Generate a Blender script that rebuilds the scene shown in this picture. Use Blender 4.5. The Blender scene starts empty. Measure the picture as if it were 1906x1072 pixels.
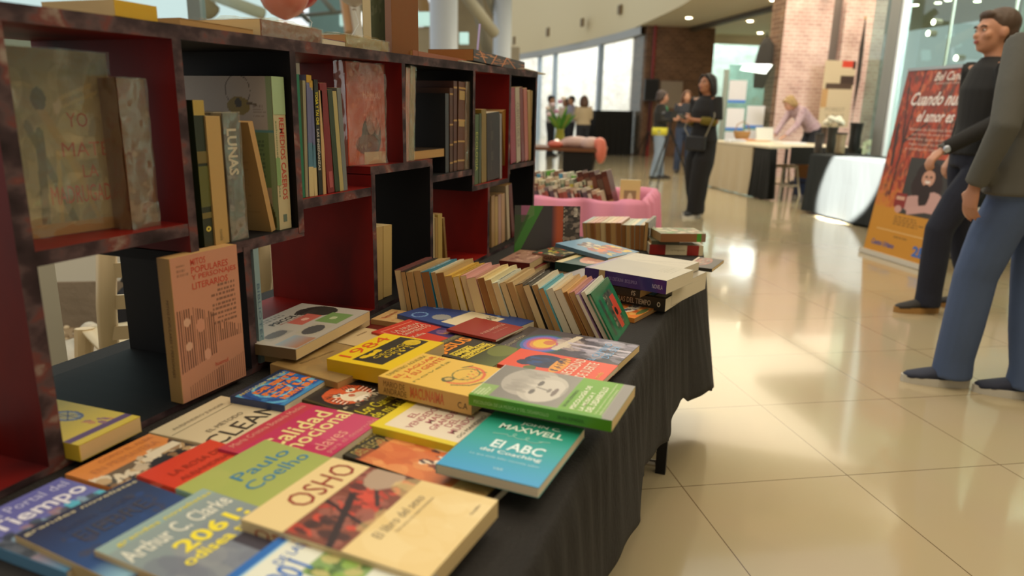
import bpy, math, random
import numpy as np
from mathutils import Vector, Matrix
random.seed(7)
rng = np.random.default_rng(5)
S = bpy.context.scene
COL = S.collection

# ------------------------------------------------------------------ camera
FPX = 1320.0
YAW = 0.167280468 - math.radians(29); PITCH = 0.245832781; ROLL = 0.0207255171
CAM = np.array([0.2108612, -2.28950354, 1.19642])
_cy, _sy, _cp, _sp = math.cos(YAW), math.sin(YAW), math.cos(PITCH), math.sin(PITCH)
CF = np.array([_sy*_cp, _cy*_cp, -_sp]); _r = np.array([_cy, -_sy, 0]); _u = np.cross(_r, CF)
CR = math.cos(ROLL)*_r + math.sin(ROLL)*_u; CU = -math.sin(ROLL)*_r + math.cos(ROLL)*_u
cd = bpy.data.cameras.new('camera'); cam = bpy.data.objects.new('camera', cd); COL.objects.link(cam)
cam.matrix_world = Matrix(((CR[0], CU[0], -CF[0], CAM[0]), (CR[1], CU[1], -CF[1], CAM[1]), (CR[2], CU[2], -CF[2], CAM[2]), (0, 0, 0, 1)))
cd.sensor_width = 36; cd.lens = FPX/1906*36; cd.clip_start = 0.05; cd.clip_end = 300
cd.dof.use_dof = True; cd.dof.focus_distance = 1.62; cd.dof.aperture_fstop = 2.8
S.camera = cam
S.view_settings.view_transform = 'Standard'; S.view_settings.look = 'None'
S.view_settings.gamma = 1; S.view_settings.use_curve_mapping = False; S.view_settings.exposure = 0.0

def ray(px, py): return CF + CR*(px-953)/FPX - CU*(py-536)/FPX
def at(px, py, x=None, y=None, z=None, d=None):
    """the point of the place seen at pixel (px,py) of the 1906x1072 photograph, on a given plane or at a depth"""
    r = ray(px, py)
    if z is not None: t = (z-CAM[2])/r[2]
    elif y is not None: t = (y-CAM[1])/r[1]
    elif x is not None: t = (x-CAM[0])/r[0]
    else: t = d
    return Vector(CAM + r*t)
# building axes: the floor tiles, far walls and stalls follow these
BI = Vector((math.cos(math.radians(29)), math.sin(math.radians(29)), 0)); BJ = Vector((-BI.y, BI.x, 0))
def W(u, v, z=0.0): return BI*u + BJ*v + Vector((0, 0, z))
def uv_of(p): return p.dot(BI), p.dot(BJ)

# ------------------------------------------------------------------ light
def lin(c):
    c = c/255.0
    return c/12.92 if c <= 0.04045 else ((c+0.055)/1.055)**2.4
def C(h):
    if not isinstance(h, str): return tuple(h)[:3]
    h = h.lstrip('#'); return tuple(lin(int(h[k:k+2], 16)) for k in (0, 2, 4))

w = bpy.data.worlds.new('world'); S.world = w; w.use_nodes = True
nt = w.node_tree; nt.nodes.clear()
tc = nt.nodes.new('ShaderNodeTexCoord'); vm = nt.nodes.new('ShaderNodeVectorMath'); vm.operation = 'DOT_PRODUCT'
vm.inputs[1].default_value = (-0.85, 0.5, 0.15)
mr = nt.nodes.new('ShaderNodeMapRange'); mr.inputs[1].default_value = -0.1; mr.inputs[2].default_value = 0.75
rp = nt.nodes.new('ShaderNodeValToRGB')
rp.color_ramp.elements[0].color = (0.60, 0.48, 0.33, 1); rp.color_ramp.elements[1].color = (1.6, 1.72, 1.74, 1)
bg = nt.nodes.new('ShaderNodeBackground'); bg.inputs[1].default_value = 0.62
wo = nt.nodes.new('ShaderNodeOutputWorld')
nt.links.new(tc.outputs['Generated'], vm.inputs[0]); nt.links.new(vm.outputs['Value'], mr.inputs[0])
nt.links.new(mr.outputs[0], rp.inputs[0]); nt.links.new(rp.outputs[0], bg.inputs[0]); nt.links.new(bg.outputs[0], wo.inputs[0])

def lamp(kind, name, loc, energy, color, target=None, **kw):
    d = bpy.data.lights.new(name, kind); d.energy = energy; d.color = color
    for k, v_ in kw.items(): setattr(d, k, v_)
    o = bpy.data.objects.new(name, d); COL.objects.link(o); o.location = loc
    if target is not None:
        o.rotation_euler = (Vector(target)-Vector(loc)).to_track_quat('-Z', 'Y').to_euler()
    return o
lamp('AREA', 'hall_ceiling_light', (0.6, -0.9, 6.0), 190, (1.0, 0.80, 0.54), target=(-0.1, -0.6, 0), size=7.0)
for k_, (x_, y_) in enumerate(((-1.4, -2.4), (-1.4, 0.2), (0.9, -1.6), (0.9, 0.9), (3.2, -0.6), (3.2, 2.2))):
    lamp('AREA', 'overhead_glint_light', (x_, y_, 4.6), 11, (1.0, 0.84, 0.6), target=(x_, y_, 0), size=0.13, shape='DISK')  # unseen small lamps added overhead to give glints on the plastic wrap
lamp('AREA', 'far_hall_ceiling_light', tuple(W(5.2, 9.6, 3.42)), 400, (1.0, 0.86, 0.62), target=tuple(W(5.2, 9.6, 0)), size=6.6)
lamp('AREA', 'near_right_ceiling_light', tuple(W(3.0, 2.6, 5.6)), 170, (1.0, 0.85, 0.62), target=tuple(W(3.0, 2.6, 0)), size=7.5)
lamp('SPOT', 'sun_patch_light', tuple(W(-1.0, 1.0, 6.5)), 190000, (1.0, 0.96, 0.86), target=tuple(W(4.26, 5.35, .52)), spot_size=math.radians(6.0), spot_blend=0.25, shadow_soft_size=0.03)  # unseen spotlight added to stand in for the sunbeam on the counter

# ------------------------------------------------------------------ materials
MATS = {}
def mat(color, rough=0.5, metal=0.0, bump=0.0, bscale=60.0, var=0.0, vscale=6.0, emit=None, estr=0.0, alpha=None, trans=0.0, spec=None, coat=0.0, stretch=None, key=None):
    c = C(color)
    k = (c, rough, metal, bump, bscale, var, vscale, emit, estr, alpha, trans, spec, coat, stretch, key)
    if k in MATS: return MATS[k]
    m = bpy.data.materials.new('mat_%03d' % len(MATS)); m.use_nodes = True
    n = m.node_tree; b = n.nodes['Principled BSDF']
    b.inputs['Base Color'].default_value = (*c, 1); b.inputs['Roughness'].default_value = rough; b.inputs['Metallic'].default_value = metal
    if spec is not None: b.inputs['Specular IOR Level'].default_value = spec
    if coat: b.inputs['Coat Weight'].default_value = coat; b.inputs['Coat Roughness'].default_value = 0.12
    if trans: b.inputs['Transmission Weight'].default_value = trans; b.inputs['IOR'].default_value = 1.1
    if alpha is not None: b.inputs['Alpha'].default_value = alpha
    if emit is not None:
        b.inputs['Emission Color'].default_value = (*C(emit), 1); b.inputs['Emission Strength'].default_value = estr
    if bump or var:
        t = n.nodes.new('ShaderNodeTexCoord'); mp = n.nodes.new('ShaderNodeMapping')
        n.links.new(t.outputs['Object'], mp.inputs[0])
        if stretch: mp.inputs['Scale'].default_value = stretch
        if bump:
            nz = n.nodes.new('ShaderNodeTexNoise'); nz.inputs['Scale'].default_value = bscale; nz.inputs['Detail'].default_value = 3
            bp = n.nodes.new('ShaderNodeBump'); bp.inputs['Strength'].default_value = bump; bp.inputs['Distance'].default_value = 0.01
            n.links.new(mp.outputs[0], nz.inputs['Vector']); n.links.new(nz.outputs['Fac'], bp.inputs['Height']); n.links.new(bp.outputs[0], b.inputs['Normal'])
        if var:
            nv = n.nodes.new('ShaderNodeTexNoise'); nv.inputs['Scale'].default_value = vscale; nv.inputs['Detail'].default_value = 4
            hs = n.nodes.new('ShaderNodeMix'); hs.data_type = 'RGBA'
            hs.inputs[6].default_value = (*[x*(1-var) for x in c], 1); hs.inputs[7].default_value = (*[min(1, x*(1+var)) for x in c], 1)
            n.links.new(mp.outputs[0], nv.inputs['Vector']); n.links.new(nv.outputs['Fac'], hs.inputs[0]); n.links.new(hs.outputs[2], b.inputs['Base Color'])
    MATS[k] = m; return m
def ramp_mat(name, stops, scale=6.0, rough=0.5, detail=4.0, stretch=None, kind='noise', bump=0.0, distort=0.0, coat=0.0):
    m = bpy.data.materials.new(name); m.use_nodes = True; n = m.node_tree; b = n.nodes['Principled BSDF']
    b.inputs['Roughness'].default_value = rough
    if coat: b.inputs['Coat Weight'].default_value = coat
    t = n.nodes.new('ShaderNodeTexCoord'); mp = n.nodes.new('ShaderNodeMapping'); n.links.new(t.outputs['Object'], mp.inputs[0])
    if stretch: mp.inputs['Scale'].default_value = stretch
    if kind == 'noise':
        z = n.nodes.new('ShaderNodeTexNoise'); z.inputs['Detail'].default_value = detail; out = z.outputs['Fac']; z.inputs['Distortion'].default_value = distort
    elif kind == 'voronoi':
        z = n.nodes.new('ShaderNodeTexVoronoi'); out = z.outputs['Color']
    else:
        z = n.nodes.new('ShaderNodeTexWave'); z.inputs['Distortion'].default_value = distort; out = z.outputs['Fac']
    z.inputs['Scale'].default_value = scale; n.links.new(mp.outputs[0], z.inputs['Vector'])
    r = n.nodes.new('ShaderNodeValToRGB'); e = r.color_ramp.elements
    while len(e) < len(stops): e.new(0.5)
    for el, (p_, c_) in zip(e, stops): el.position = p_; el.color = (*C(c_), 1)
    n.links.new(out, r.inputs[0]); n.links.new(r.outputs[0], b.inputs['Base Color'])
    if bump:
        bp = n.nodes.new('ShaderNodeBump'); bp.inputs['Strength'].default_value = bump; bp.inputs['Distance'].default_value = 0.01
        n.links.new(out, bp.inputs['Height']); n.links.new(bp.outputs[0], b.inputs['Normal'])
    return m
def vcol_mat(name, rough=0.35, coat=0.0, bump=0.0):
    m = bpy.data.materials.new(name); m.use_nodes = True; n = m.node_tree; b = n.nodes['Principled BSDF']
    a = n.nodes.new('ShaderNodeAttribute'); a.attribute_name = 'ink'; n.links.new(a.outputs['Color'], b.inputs['Base Color'])
    b.inputs['Roughness'].default_value = rough
    if coat: b.inputs['Coat Weight'].default_value = coat; b.inputs['Coat Roughness'].default_value = 0.1
    if bump:
        t = n.nodes.new('ShaderNodeTexCoord'); nz = n.nodes.new('ShaderNodeTexNoise'); nz.inputs['Scale'].default_value = 22; nz.inputs['Detail'].default_value = 2
        bp = n.nodes.new('ShaderNodeBump'); bp.inputs['Strength'].default_value = bump; bp.inputs['Distance'].default_value = 0.01
        n.links.new(t.outputs['Object'], nz.inputs['Vector']); n.links.new(nz.outputs['Fac'], bp.inputs['Height']); n.links.new(bp.outputs[0], b.inputs['Normal'])
    return m
INK = vcol_mat('printed_ink', 0.42); INK_GLOSS = vcol_mat('glossy_printed_ink', 0.25, 0.3, 0.02)
def glassy(name, tint, fac, rough, bump=0.0, bscale=30.0, gloss='ffffff', haze=None):
    m = bpy.data.materials.new(name); m.use_nodes = True; n = m.node_tree; n.nodes.clear()
    o = n.nodes.new('ShaderNodeOutputMaterial'); mx = n.nodes.new('ShaderNodeMixShader'); tr = n.nodes.new('ShaderNodeBsdfTransparent'); gl = n.nodes.new('ShaderNodeBsdfGlossy')
    tr.inputs[0].default_value = (*C(tint), 1); gl.inputs[0].default_value = (*C(gloss), 1); gl.inputs['Roughness'].default_value = rough
    mx.inputs[0].default_value = fac
    n.links.new(tr.outputs[0], mx.inputs[1]); n.links.new(gl.outputs[0], mx.inputs[2]); n.links.new(mx.outputs[0], o.inputs[0])
    if haze is not None:
        m2 = n.nodes.new('ShaderNodeMixShader'); m2.inputs[0].default_value = haze; df = n.nodes.new('ShaderNodeBsdfDiffuse'); df.inputs[0].default_value = (*C('e8dcc4'), 1)
        n.links.new(mx.outputs[0], m2.inputs[1]); n.links.new(df.outputs[0], m2.inputs[2]); n.links.new(m2.outputs[0], o.inputs[0])
    if bump:
        t = n.nodes.new('ShaderNodeTexCoord'); nz = n.nodes.new('ShaderNodeTexNoise'); nz.inputs['Scale'].default_value = bscale; nz.inputs['Detail'].default_value = 1.5
        bp = n.nodes.new('ShaderNodeBump'); bp.inputs['Strength'].default_value = bump; bp.inputs['Distance'].default_value = 0.01
        n.links.new(t.outputs['Object'], nz.inputs['Vector']); n.links.new(nz.outputs['Fac'], bp.inputs['Height']); n.links.new(bp.outputs[0], gl.inputs['Normal'])
    return m
PLASTIC = glassy('crinkled_plastic_wrap', 'fffaf0', .16, .11, .9, 20, haze=.06)

# ------------------------------------------------------------------ mesh helpers
class MB:
    def __init__(s): s.v = []; s.f = []; s.m = []
    def add(s, vs, fs, mi=0, M=None):
        o = len(s.v)
        for p in vs:
            p = Vector(p); s.v.append(tuple(M @ p) if M else tuple(p))
        for k, f in enumerate(fs): s.f.append(tuple(i+o for i in f)); s.m.append(mi[k] if isinstance(mi, (list, tuple)) else mi)
        return s
    def box(s, a, b, mi=0, M=None):
        x0, y0, z0 = a; x1, y1, z1 = b
        vs = [(x0, y0, z0), (x1, y0, z0), (x1, y1, z0), (x0, y1, z0), (x0, y0, z1), (x1, y0, z1), (x1, y1, z1), (x0, y1, z1)]
        # faces: bottom top -y +x +y -x
        return s.add(vs, [(0, 3, 2, 1), (4, 5, 6, 7), (0, 1, 5, 4), (1, 2, 6, 5), (2, 3, 7, 6), (3, 0, 4, 7)], mi, M)
    def tube(s, pts, r, n=12, mi=0, cap=True, M=None):
        pts = [Vector(p) for p in pts]; rs = r if isinstance(r, (list, tuple)) else [r]*len(pts)
        vs = []; fs = []; prev = None
        for k, p in enumerate(pts):
            t = (pts[min(k+1, len(pts)-1)]-pts[max(k-1, 0)]).normalized()
            ref = prev if prev is not None else (Vector((0, 0, 1)) if abs(t.z) < 0.9 else Vector((1, 0, 0)))
            a = (ref - t*ref.dot(t))
            if a.length < 1e-6: a = t.orthogonal()
            a.normalize(); b = t.cross(a); prev = a
            rr = rs[k]; ra, rb = rr if isinstance(rr, (list, tuple)) else (rr, rr)
            for q in range(n):
                th = 2*math.pi*q/n; vs.append(p + a*math.cos(th)*ra + b*math.sin(th)*rb)
        for k in range(len(pts)-1):
            for q in range(n): fs.append((k*n+q, k*n+(q+1) % n, (k+1)*n+(q+1) % n, (k+1)*n+q))
        if cap:
            fs.append(tuple(reversed(range(n)))); fs.append(tuple((len(pts)-1)*n+q for q in range(n)))
        return s.add(vs, fs, mi, M)
    def ell(s, c, r, n=16, m=10, mi=0, M=None):
        c = Vector(c); vs = []; fs = []
        for i_ in range(1, m):
            ph = math.pi*i_/m
            for q in range(n):
                th = 2*math.pi*q/n; vs.append((c.x+r[0]*math.sin(ph)*math.cos(th), c.y+r[1]*math.sin(ph)*math.sin(th), c.z+r[2]*math.cos(ph)))
        vs.append((c.x, c.y, c.z+r[2])); vs.append((c.x, c.y, c.z-r[2])); T = len(vs)-2
        for i_ in range(m-2):
            for q in range(n): fs.append((i_*n+q, (i_+1)*n+q, (i_+1)*n+(q+1) % n, i_*n+(q+1) % n))
        for q in range(n): fs.append((T, q, (q+1) % n)); fs.append((T+1, (m-2)*n+(q+1) % n, (m-2)*n+q))
        return s.add(vs, fs, mi, M)
    def lathe(s, prof, n=20, c=(0, 0, 0), mi=0, M=None):
        vs = []; fs = []
        for r_, z_ in prof:
            for q in range(n):
                th = 2*math.pi*q/n; vs.append((c[0]+r_*math.cos(th), c[1]+r_*math.sin(th), c[2]+z_))
        for k in range(len(prof)-1):
            for q in range(n): fs.append((k*n+q, k*n+(q+1) % n, (k+1)*n+(q+1) % n, (k+1)*n+q))
        fs.append(tuple(reversed(range(n)))); fs.append(tuple((len(prof)-1)*n+q for q in range(n)))
        return s.add(vs, fs, mi, M)
    def build(s, name, mats, parent=None, smooth=False, M=None, remesh=None, subsurf=0):
        me = bpy.data.meshes.new(name); me.from_pydata(s.v, [], s.f)
        mats = mats if isinstance(mats, (list, tuple)) else [mats]
        for x in mats: me.materials.append(x)
        if any(s.m): me.polygons.foreach_set('material_index', s.m)
        if smooth: me.polygons.foreach_set('use_smooth', [True]*len(s.f))
        me.update()
        o = bpy.data.objects.new(name, me); COL.objects.link(o)
        if parent: o.parent = parent
        if M is not None: o.matrix_local = M
        if remesh:
            md = o.modifiers.new('remesh', 'REMESH'); md.mode = 'VOXEL'; md.voxel_size = remesh; md.use_smooth_shade = True
            sm = o.modifiers.new('smooth', 'SMOOTH'); sm.iterations = 3; sm.factor = 0.5
        if subsurf:
            md = o.modifiers.new('sub', 'SUBSURF'); md.levels = md.render_levels = subsurf
        return o
def tag(o, label=None, cat=None, group=None, kind=None):
    if label: o['label'] = label
    if cat: o['category'] = cat
    if group: o['group'] = group
    if kind: o['kind'] = kind
    return o
def struct(o): o['kind'] = 'structure'; return o
def empty(name, loc=(0, 0, 0), rz=0.0, M=None):
    o = bpy.data.objects.new(name, None); COL.objects.link(o); o.empty_display_size = 0.05
    if M is not None: o.matrix_world = M
    else: o.location = loc; o.rotation_euler = (0, 0, rz)
    return o
def frame(o, xd, yd=None, zd=None):
    x = Vector(xd).normalized()
    if yd is not None:
        y = Vector(yd); y = (y - x*y.dot(x)).normalized(); z = x.cross(y)
    else:
        z = Vector(zd); z = (z - x*z.dot(x)).normalized(); y = z.cross(x)
    return Matrix(((x[0], y[0], z[0], o[0]), (x[1], y[1], z[1], o[1]), (x[2], y[2], z[2], o[2]), (0, 0, 0, 1)))

# ------------------------------------------------------------------ printed pictures
class Ink:
    """a small printed picture: colour per point of a fine grid, u to the right and v downwards"""
    def __init__(s, nx, ny, bg='ffffff'):
        s.nx, s.ny = nx, ny; s.a = np.zeros((ny, nx, 3)); s.a[:] = C(bg)
        s.U, s.V = np.meshgrid(np.linspace(0, 1, nx), np.linspace(0, 1, ny))
    def put(s, mask, c, k=1.0):
        mk = np.clip(mask.astype(float), 0, 1)[..., None]*k
        s.a = s.a*(1-mk) + np.array(C(c))*mk; return s
    def rect(s, u0, v0, u1, v1, c, k=1.0): return s.put((s.U >= u0) & (s.U <= u1) & (s.V >= v0) & (s.V <= v1), c, k)
    def ell(s, cu, cv, ru, rv, c, k=1.0, rot=0.0, soft=0.0):
        x = s.U-cu; y = s.V-cv; cc, ss = math.cos(rot), math.sin(rot); X = (x*cc+y*ss)/ru; Y = (-x*ss+y*cc)/rv
        d = np.sqrt(X*X+Y*Y)
        return s.put(np.clip((1-d)/soft, 0, 1) if soft else d < 1, c, k)
    def ring(s, cu, cv, ru, rv, wd, c, k=1.0):
        d = np.sqrt(((s.U-cu)/ru)**2+((s.V-cv)/rv)**2); return s.put(np.abs(d-1) < wd, c, k)
    def line(s, u0, v0, u1, v1, wd, c, k=1.0):
        dx, dy = u1-u0, v1-v0; L = dx*dx+dy*dy+1e-12
        t = np.clip(((s.U-u0)*dx+(s.V-v0)*dy)/L, 0, 1)
        return s.put(np.hypot(s.U-u0-t*dx, s.V-v0-t*dy) < wd, c, k)
    def grad(s, c0, c1, ax='v', u0=0, v0=0, u1=1, v1=1):
        t = ((s.V-v0)/(v1-v0) if ax == 'v' else (s.U-u0)/(u1-u0)); t = np.clip(t, 0, 1)[..., None]
        mk = ((s.U >= u0) & (s.U <= u1) & (s.V >= v0) & (s.V <= v1))[..., None]
        s.a = np.where(mk, np.array(C(c0))*(1-t)+np.array(C(c1))*t, s.a); return s
    def blobs(s, u0, v0, u1, v1, cols, n, r, seed=1, k=0.9, asp=1.0):
        g = np.random.default_rng(seed)
        for _ in range(n):
            s.ell(g.uniform(u0, u1), g.uniform(v0, v1), r*g.uniform(.4, 1.4)*asp, r*g.uniform(.4, 1.4), cols[g.integers(len(cols))], k, g.uniform(0, 3.1))
        # keep inside
        return s
    def micro(s, u0, v0, u1, v1, rows, c, k=0.8, seed=3, align='l'):
        g = np.random.default_rng(seed); h = (v1-v0)/rows
        for r_ in range(rows):
            L = (u1-u0)*g.uniform(.6, 1.0); a = u0 if align == 'l' else (u1-L if align == 'r' else (u0+u1-L)/2)
            x = a
            while x < a+L:
                wl = g.uniform(.05, .14)*(u1-u0); s.rect(x, v0+h*r_+h*.2, min(x+wl, a+L), v0+h*r_+h*.7, c, k); x += wl+0.03*(u1-u0)
        return s
    def build(s, name, parent, w_, h_, M, mt=None, curve=0.0):
        nx, ny = s.nx, s.ny
        X = s.U*w_; Y = (1-s.V)*h_; Z = np.zeros_like(X)
        if curve: Z = curve*np.sin(np.pi*s.U)
        me = bpy.data.meshes.new(name)
        idx = np.arange(nx*ny).reshape(ny, nx)
        q = np.stack([idx[1:, :-1], idx[1:, 1:], idx[:-1, 1:], idx[:-1, :-1]], -1).reshape(-1, 4)
        me.vertices.add(nx*ny); me.vertices.foreach_set('co', np.stack([X, Y, Z], -1).reshape(-1).astype(np.float32))
        me.loops.add(q.size); me.loops.foreach_set('vertex_index', q.reshape(-1).astype(np.int32))
        me.polygons.add(len(q)); me.polygons.foreach_set('loop_start', np.arange(0, q.size, 4, dtype=np.int32))
        try: me.polygons.foreach_set('loop_total', np.full(len(q), 4, np.int32))
        except Exception: pass
        me.update(calc_edges=True); me.validate()
        at_ = me.color_attributes.new('ink', 'FLOAT_COLOR', 'POINT')
        rgba = np.ones((nx*ny, 4), np.float32); rgba[:, :3] = s.a.reshape(-1, 3); at_.data.foreach_set('color', rgba.reshape(-1))
        me.materials.append(mt or INK)
        o = bpy.data.objects.new(name, me); COL.objects.link(o); o.parent = parent; o.matrix_local = M
        return o

# ------------------------------------------------------------------ lettering
TEXTS = []
def text(parent, s_, M, x0, y0, x1, y1, color, name='title', bold=0.0, shear=0.0, rough=0.4, emit=None, keep=False):
    """lettering filling the box x0..x1, y0..y1 of frame M (x right, y up) of its parent"""
    c = bpy.data.curves.new(name, 'FONT'); c.body = s_; c.align_x = 'CENTER'; c.align_y = 'CENTER'; c.resolution_u = 2
    c.offset = bold; c.shear = shear; c.fill_mode = 'FRONT'
    c.materials.append(mat(color, rough)); o = bpy.data.objects.new(name, c); COL.objects.link(o); o.parent = parent
    TEXTS.append((o, M, x0, y0, x1, y1, keep)); return o
def fit_texts():
    bpy.context.view_layer.update()
    dg = bpy.context.evaluated_depsgraph_get(); done = []
    for o, M, x0, y0, x1, y1, keep in TEXTS:
        bb = [Vector(b) for b in o.bound_box]
        a0 = min(b.x for b in bb); a1 = max(b.x for b in bb); b0 = min(b.y for b in bb); b1 = max(b.y for b in bb)
        sx = (x1-x0)/max(a1-a0, 1e-4); sy = (y1-y0)/max(b1-b0, 1e-4)
        if keep: sx = sy = min(sx, sy)
        cx, cy = (a0+a1)/2*sx, (b0+b1)/2*sy
        me = bpy.data.meshes.new_from_object(o.evaluated_get(dg)); done.append((o, me, M @ Matrix.Translation(((x0+x1)/2-cx, (y0+y1)/2-cy, 0)) @ Matrix.Diagonal((sx, sy, 1, 1))))
    for o, me, ML in done:     # plain mesh lettering
        nm, par, cv = o.name.split('.')[0], o.parent, o.data
        bpy.data.objects.remove(o); bpy.data.curves.remove(cv)
        n = bpy.data.objects.new(nm, me); COL.objects.link(n); n.parent = par; n.matrix_local = ML

# ------------------------------------------------------------------ books
PAGE = {'tan': mat('b08a55', 0.85, var=.18, vscale=9, stretch=(1, 1, 220)), 'cream': mat('cdb585', 0.85, var=.12, vscale=9, stretch=(1, 1, 220)),
        'white': mat('d2c8b0', 0.85, var=.10, vscale=9, stretch=(1, 1, 220)), 'brown': mat('8a5a28', 0.85, var=.2, vscale=9, stretch=(1, 1, 220))}
def book(label, w_, h_, t_, M, cover, page='cream', spine=None, name='paperback_book', group=None, cat='book', hard=False, rough=0.38, back=None):
    """local frame: spine along x=0, cover facing +z, head of the book at y=h"""
    cm = mat(cover, rough, coat=0.15); sm = mat(spine, rough) if spine else cm; bm = mat(back, rough) if back else cm
    tb = 0.0025 if hard else 0.0007; ov = 0.003 if hard else 0.0
    b = MB()
    b.box((0, 0, t_-tb), (w_, h_, t_), 0); b.box((0, 0, 0), (w_, h_, tb), 2); b.box((-0.0006, 0, 0), (tb, h_, t_), 1)
    o = b.build(name, [cm, sm, bm]); o.matrix_world = M
    tag(o, label, cat, group)
    MB().box((tb, ov, tb), (w_-ov-0.0006, h_-ov, t_-tb)).build('page_block', PAGE[page], o)
    o['dim'] = (w_, h_, t_)
    return o
def face(o): w_, h_, t_ = o['dim']; return Matrix.Translation((0, 0, t_+0.0004))
def ftext(o, s_, u0, v0, u1, v1, color, **k):
    w_, h_, t_ = o['dim']; lift = k.pop('lift', 0.0004)
    return text(o, s_, Matrix.Translation((0, 0, t_+0.0004+lift)), u0*w_, (1-v1)*h_, u1*w_, (1-v0)*h_, color, **k)
def fart(o, ink, u0=0, v0=0, u1=1, v1=1, name='cover_picture', mt=None):
    w_, h_, t_ = o['dim']
    return ink.build(name, o, (u1-u0)*w_, (v1-v0)*h_, Matrix.Translation((u0*w_, (1-v1)*h_, t_+0.0004)), mt)
def stext(o, s_, a0, a1, b0, b1, color, up=False, name='spine_title', **k):
    """lettering along the spine: a along the height from the head (0) to the tail (1), b across"""
    w_, h_, t_ = o['dim']
    # spine face seen from -x : x axis of lettering runs head->tail (down), y axis towards the front board
    if not up: M = frame((-0.001, h_, 0), (0, -1, 0), (0, 0, 1))
    else: M = frame((-0.001, 0, t_), (0, 1, 0), (0, 0, -1))
    if up: a0, a1 = 1-a1, 1-a0
    return text(o, s_, M, a0*h_, b0*t_, a1*h_, b1*t_, color, name=name, **k)
def spatch(o, a0, a1, c, name='spine_label', b0=0.0, b1=1.0, rough=.4):
    w_, h_, t_ = o['dim']
    return MB().box((-0.0012, (1-a1)*h_, b0*t_), (-0.0005, (1-a0)*h_, b1*t_)).build(name, mat(c, rough), o)
def flat(label, px, z, t_, cover, **k):
    """a book lying on its back: px = the corners of its cover TL,TR,BR,BL as read; z = height of the cover"""
    zt = k.pop('tilt', 0.0)
    P = [at(*q, z=z) for q in px]
    xd = (P[1]-P[0]+P[2]-P[3])/2; yd = (P[0]-P[3]+P[1]-P[2])/2
    sk_ = math.sqrt(max(.3, abs(xd.normalized().cross(yd.normalized()).z))); w_, h_ = xd.length*sk_, yd.length*sk_; c = sum(P, Vector())/4
    # nearest rectangle
    xn, yn = xd.normalized(), yd.normalized()
    a = math.atan2(xn.y, xn.x); b = math.atan2(-yn.x, yn.y)
    d = (b-a+math.pi) % (2*math.pi)-math.pi; lim = math.radians(7)   # worn paperbacks may lie a little askew
    e_ = math.copysign(max(0, abs(d)-lim), d); a += e_*.5; b -= e_*.5
    X = Vector((math.cos(a), math.sin(a), 0)); Y = Vector((-math.sin(b), math.cos(b), 0))
    o = c - X*w_/2 - Y*h_/2; o.z = z-t_
    M = Matrix(((X.x, Y.x, 0, o.x), (X.y, Y.y, 0, o.y), (0, 0, 1, o.z), (0, 0, 0, 1)))
    if zt:
        M = Matrix.Translation(c) @ Matrix.Rotation(zt, 4, k.pop('taxis', X)) @ Matrix.Translation(-c) @ M
    return book(label, w_, h_, t_, M, cover, **k)

# ------------------------------------------------------------------ floor
def floor_mat():
    m = bpy.data.materials.new('polished_porcelain_tiles'); m.use_nodes = True; n = m.node_tree; b = n.nodes['Principled BSDF']
    t = n.nodes.new('ShaderNodeTexCoord'); br = n.nodes.new('ShaderNodeTexBrick')
    br.offset = 0; br.squash = 1; br.inputs['Scale'].default_value = 1; br.inputs['Brick Width'].default_value = .6; br.inputs['Row Height'].default_value = .6
    br.inputs['Mortar Size'].default_value = .0022; br.inputs['Mortar Smooth'].default_value = .3; br.inputs['Bias'].default_value = 0
    br.inputs['Color1'].default_value = (*C('b2a382'), 1); br.inputs['Color2'].default_value = (*C('b5a686'), 1); br.inputs['Mortar'].default_value = (*C('6e5c42'), 1)
    nz = n.nodes.new('ShaderNodeTexNoise'); nz.inputs['Scale'].default_value = 2.5; nz.inputs['Detail'].default_value = 5
    mx = n.nodes.new('ShaderNodeMix'); mx.data_type = 'RGBA'; mx.blend_type = 'MULTIPLY'; mx.inputs[0].default_value = .12
    n.links.new(t.outputs['Object'], br.inputs['Vector']); n.links.new(t.outputs['Object'], nz.inputs['Vector'])
    n.links.new(br.outputs['Color'], mx.inputs[6]); n.links.new(nz.outputs['Color'], mx.inputs[7]); n.links.new(mx.outputs[2], b.inputs['Base Color'])
    b.inputs['Roughness'].default_value = .13; b.inputs['Specular IOR Level'].default_value = .6; b.inputs['Coat Weight'].default_value = .35; b.inputs['Coat Roughness'].default_value = .05
    return m
fl = MB().box((-7, -7, -.1), (15, 34, 0)).build('floor', floor_mat()); fl.matrix_world = Matrix.Translation((.05, -.1, 0)) @ Matrix.Rotation(math.radians(29), 4, 'Z'); struct(fl)

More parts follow.
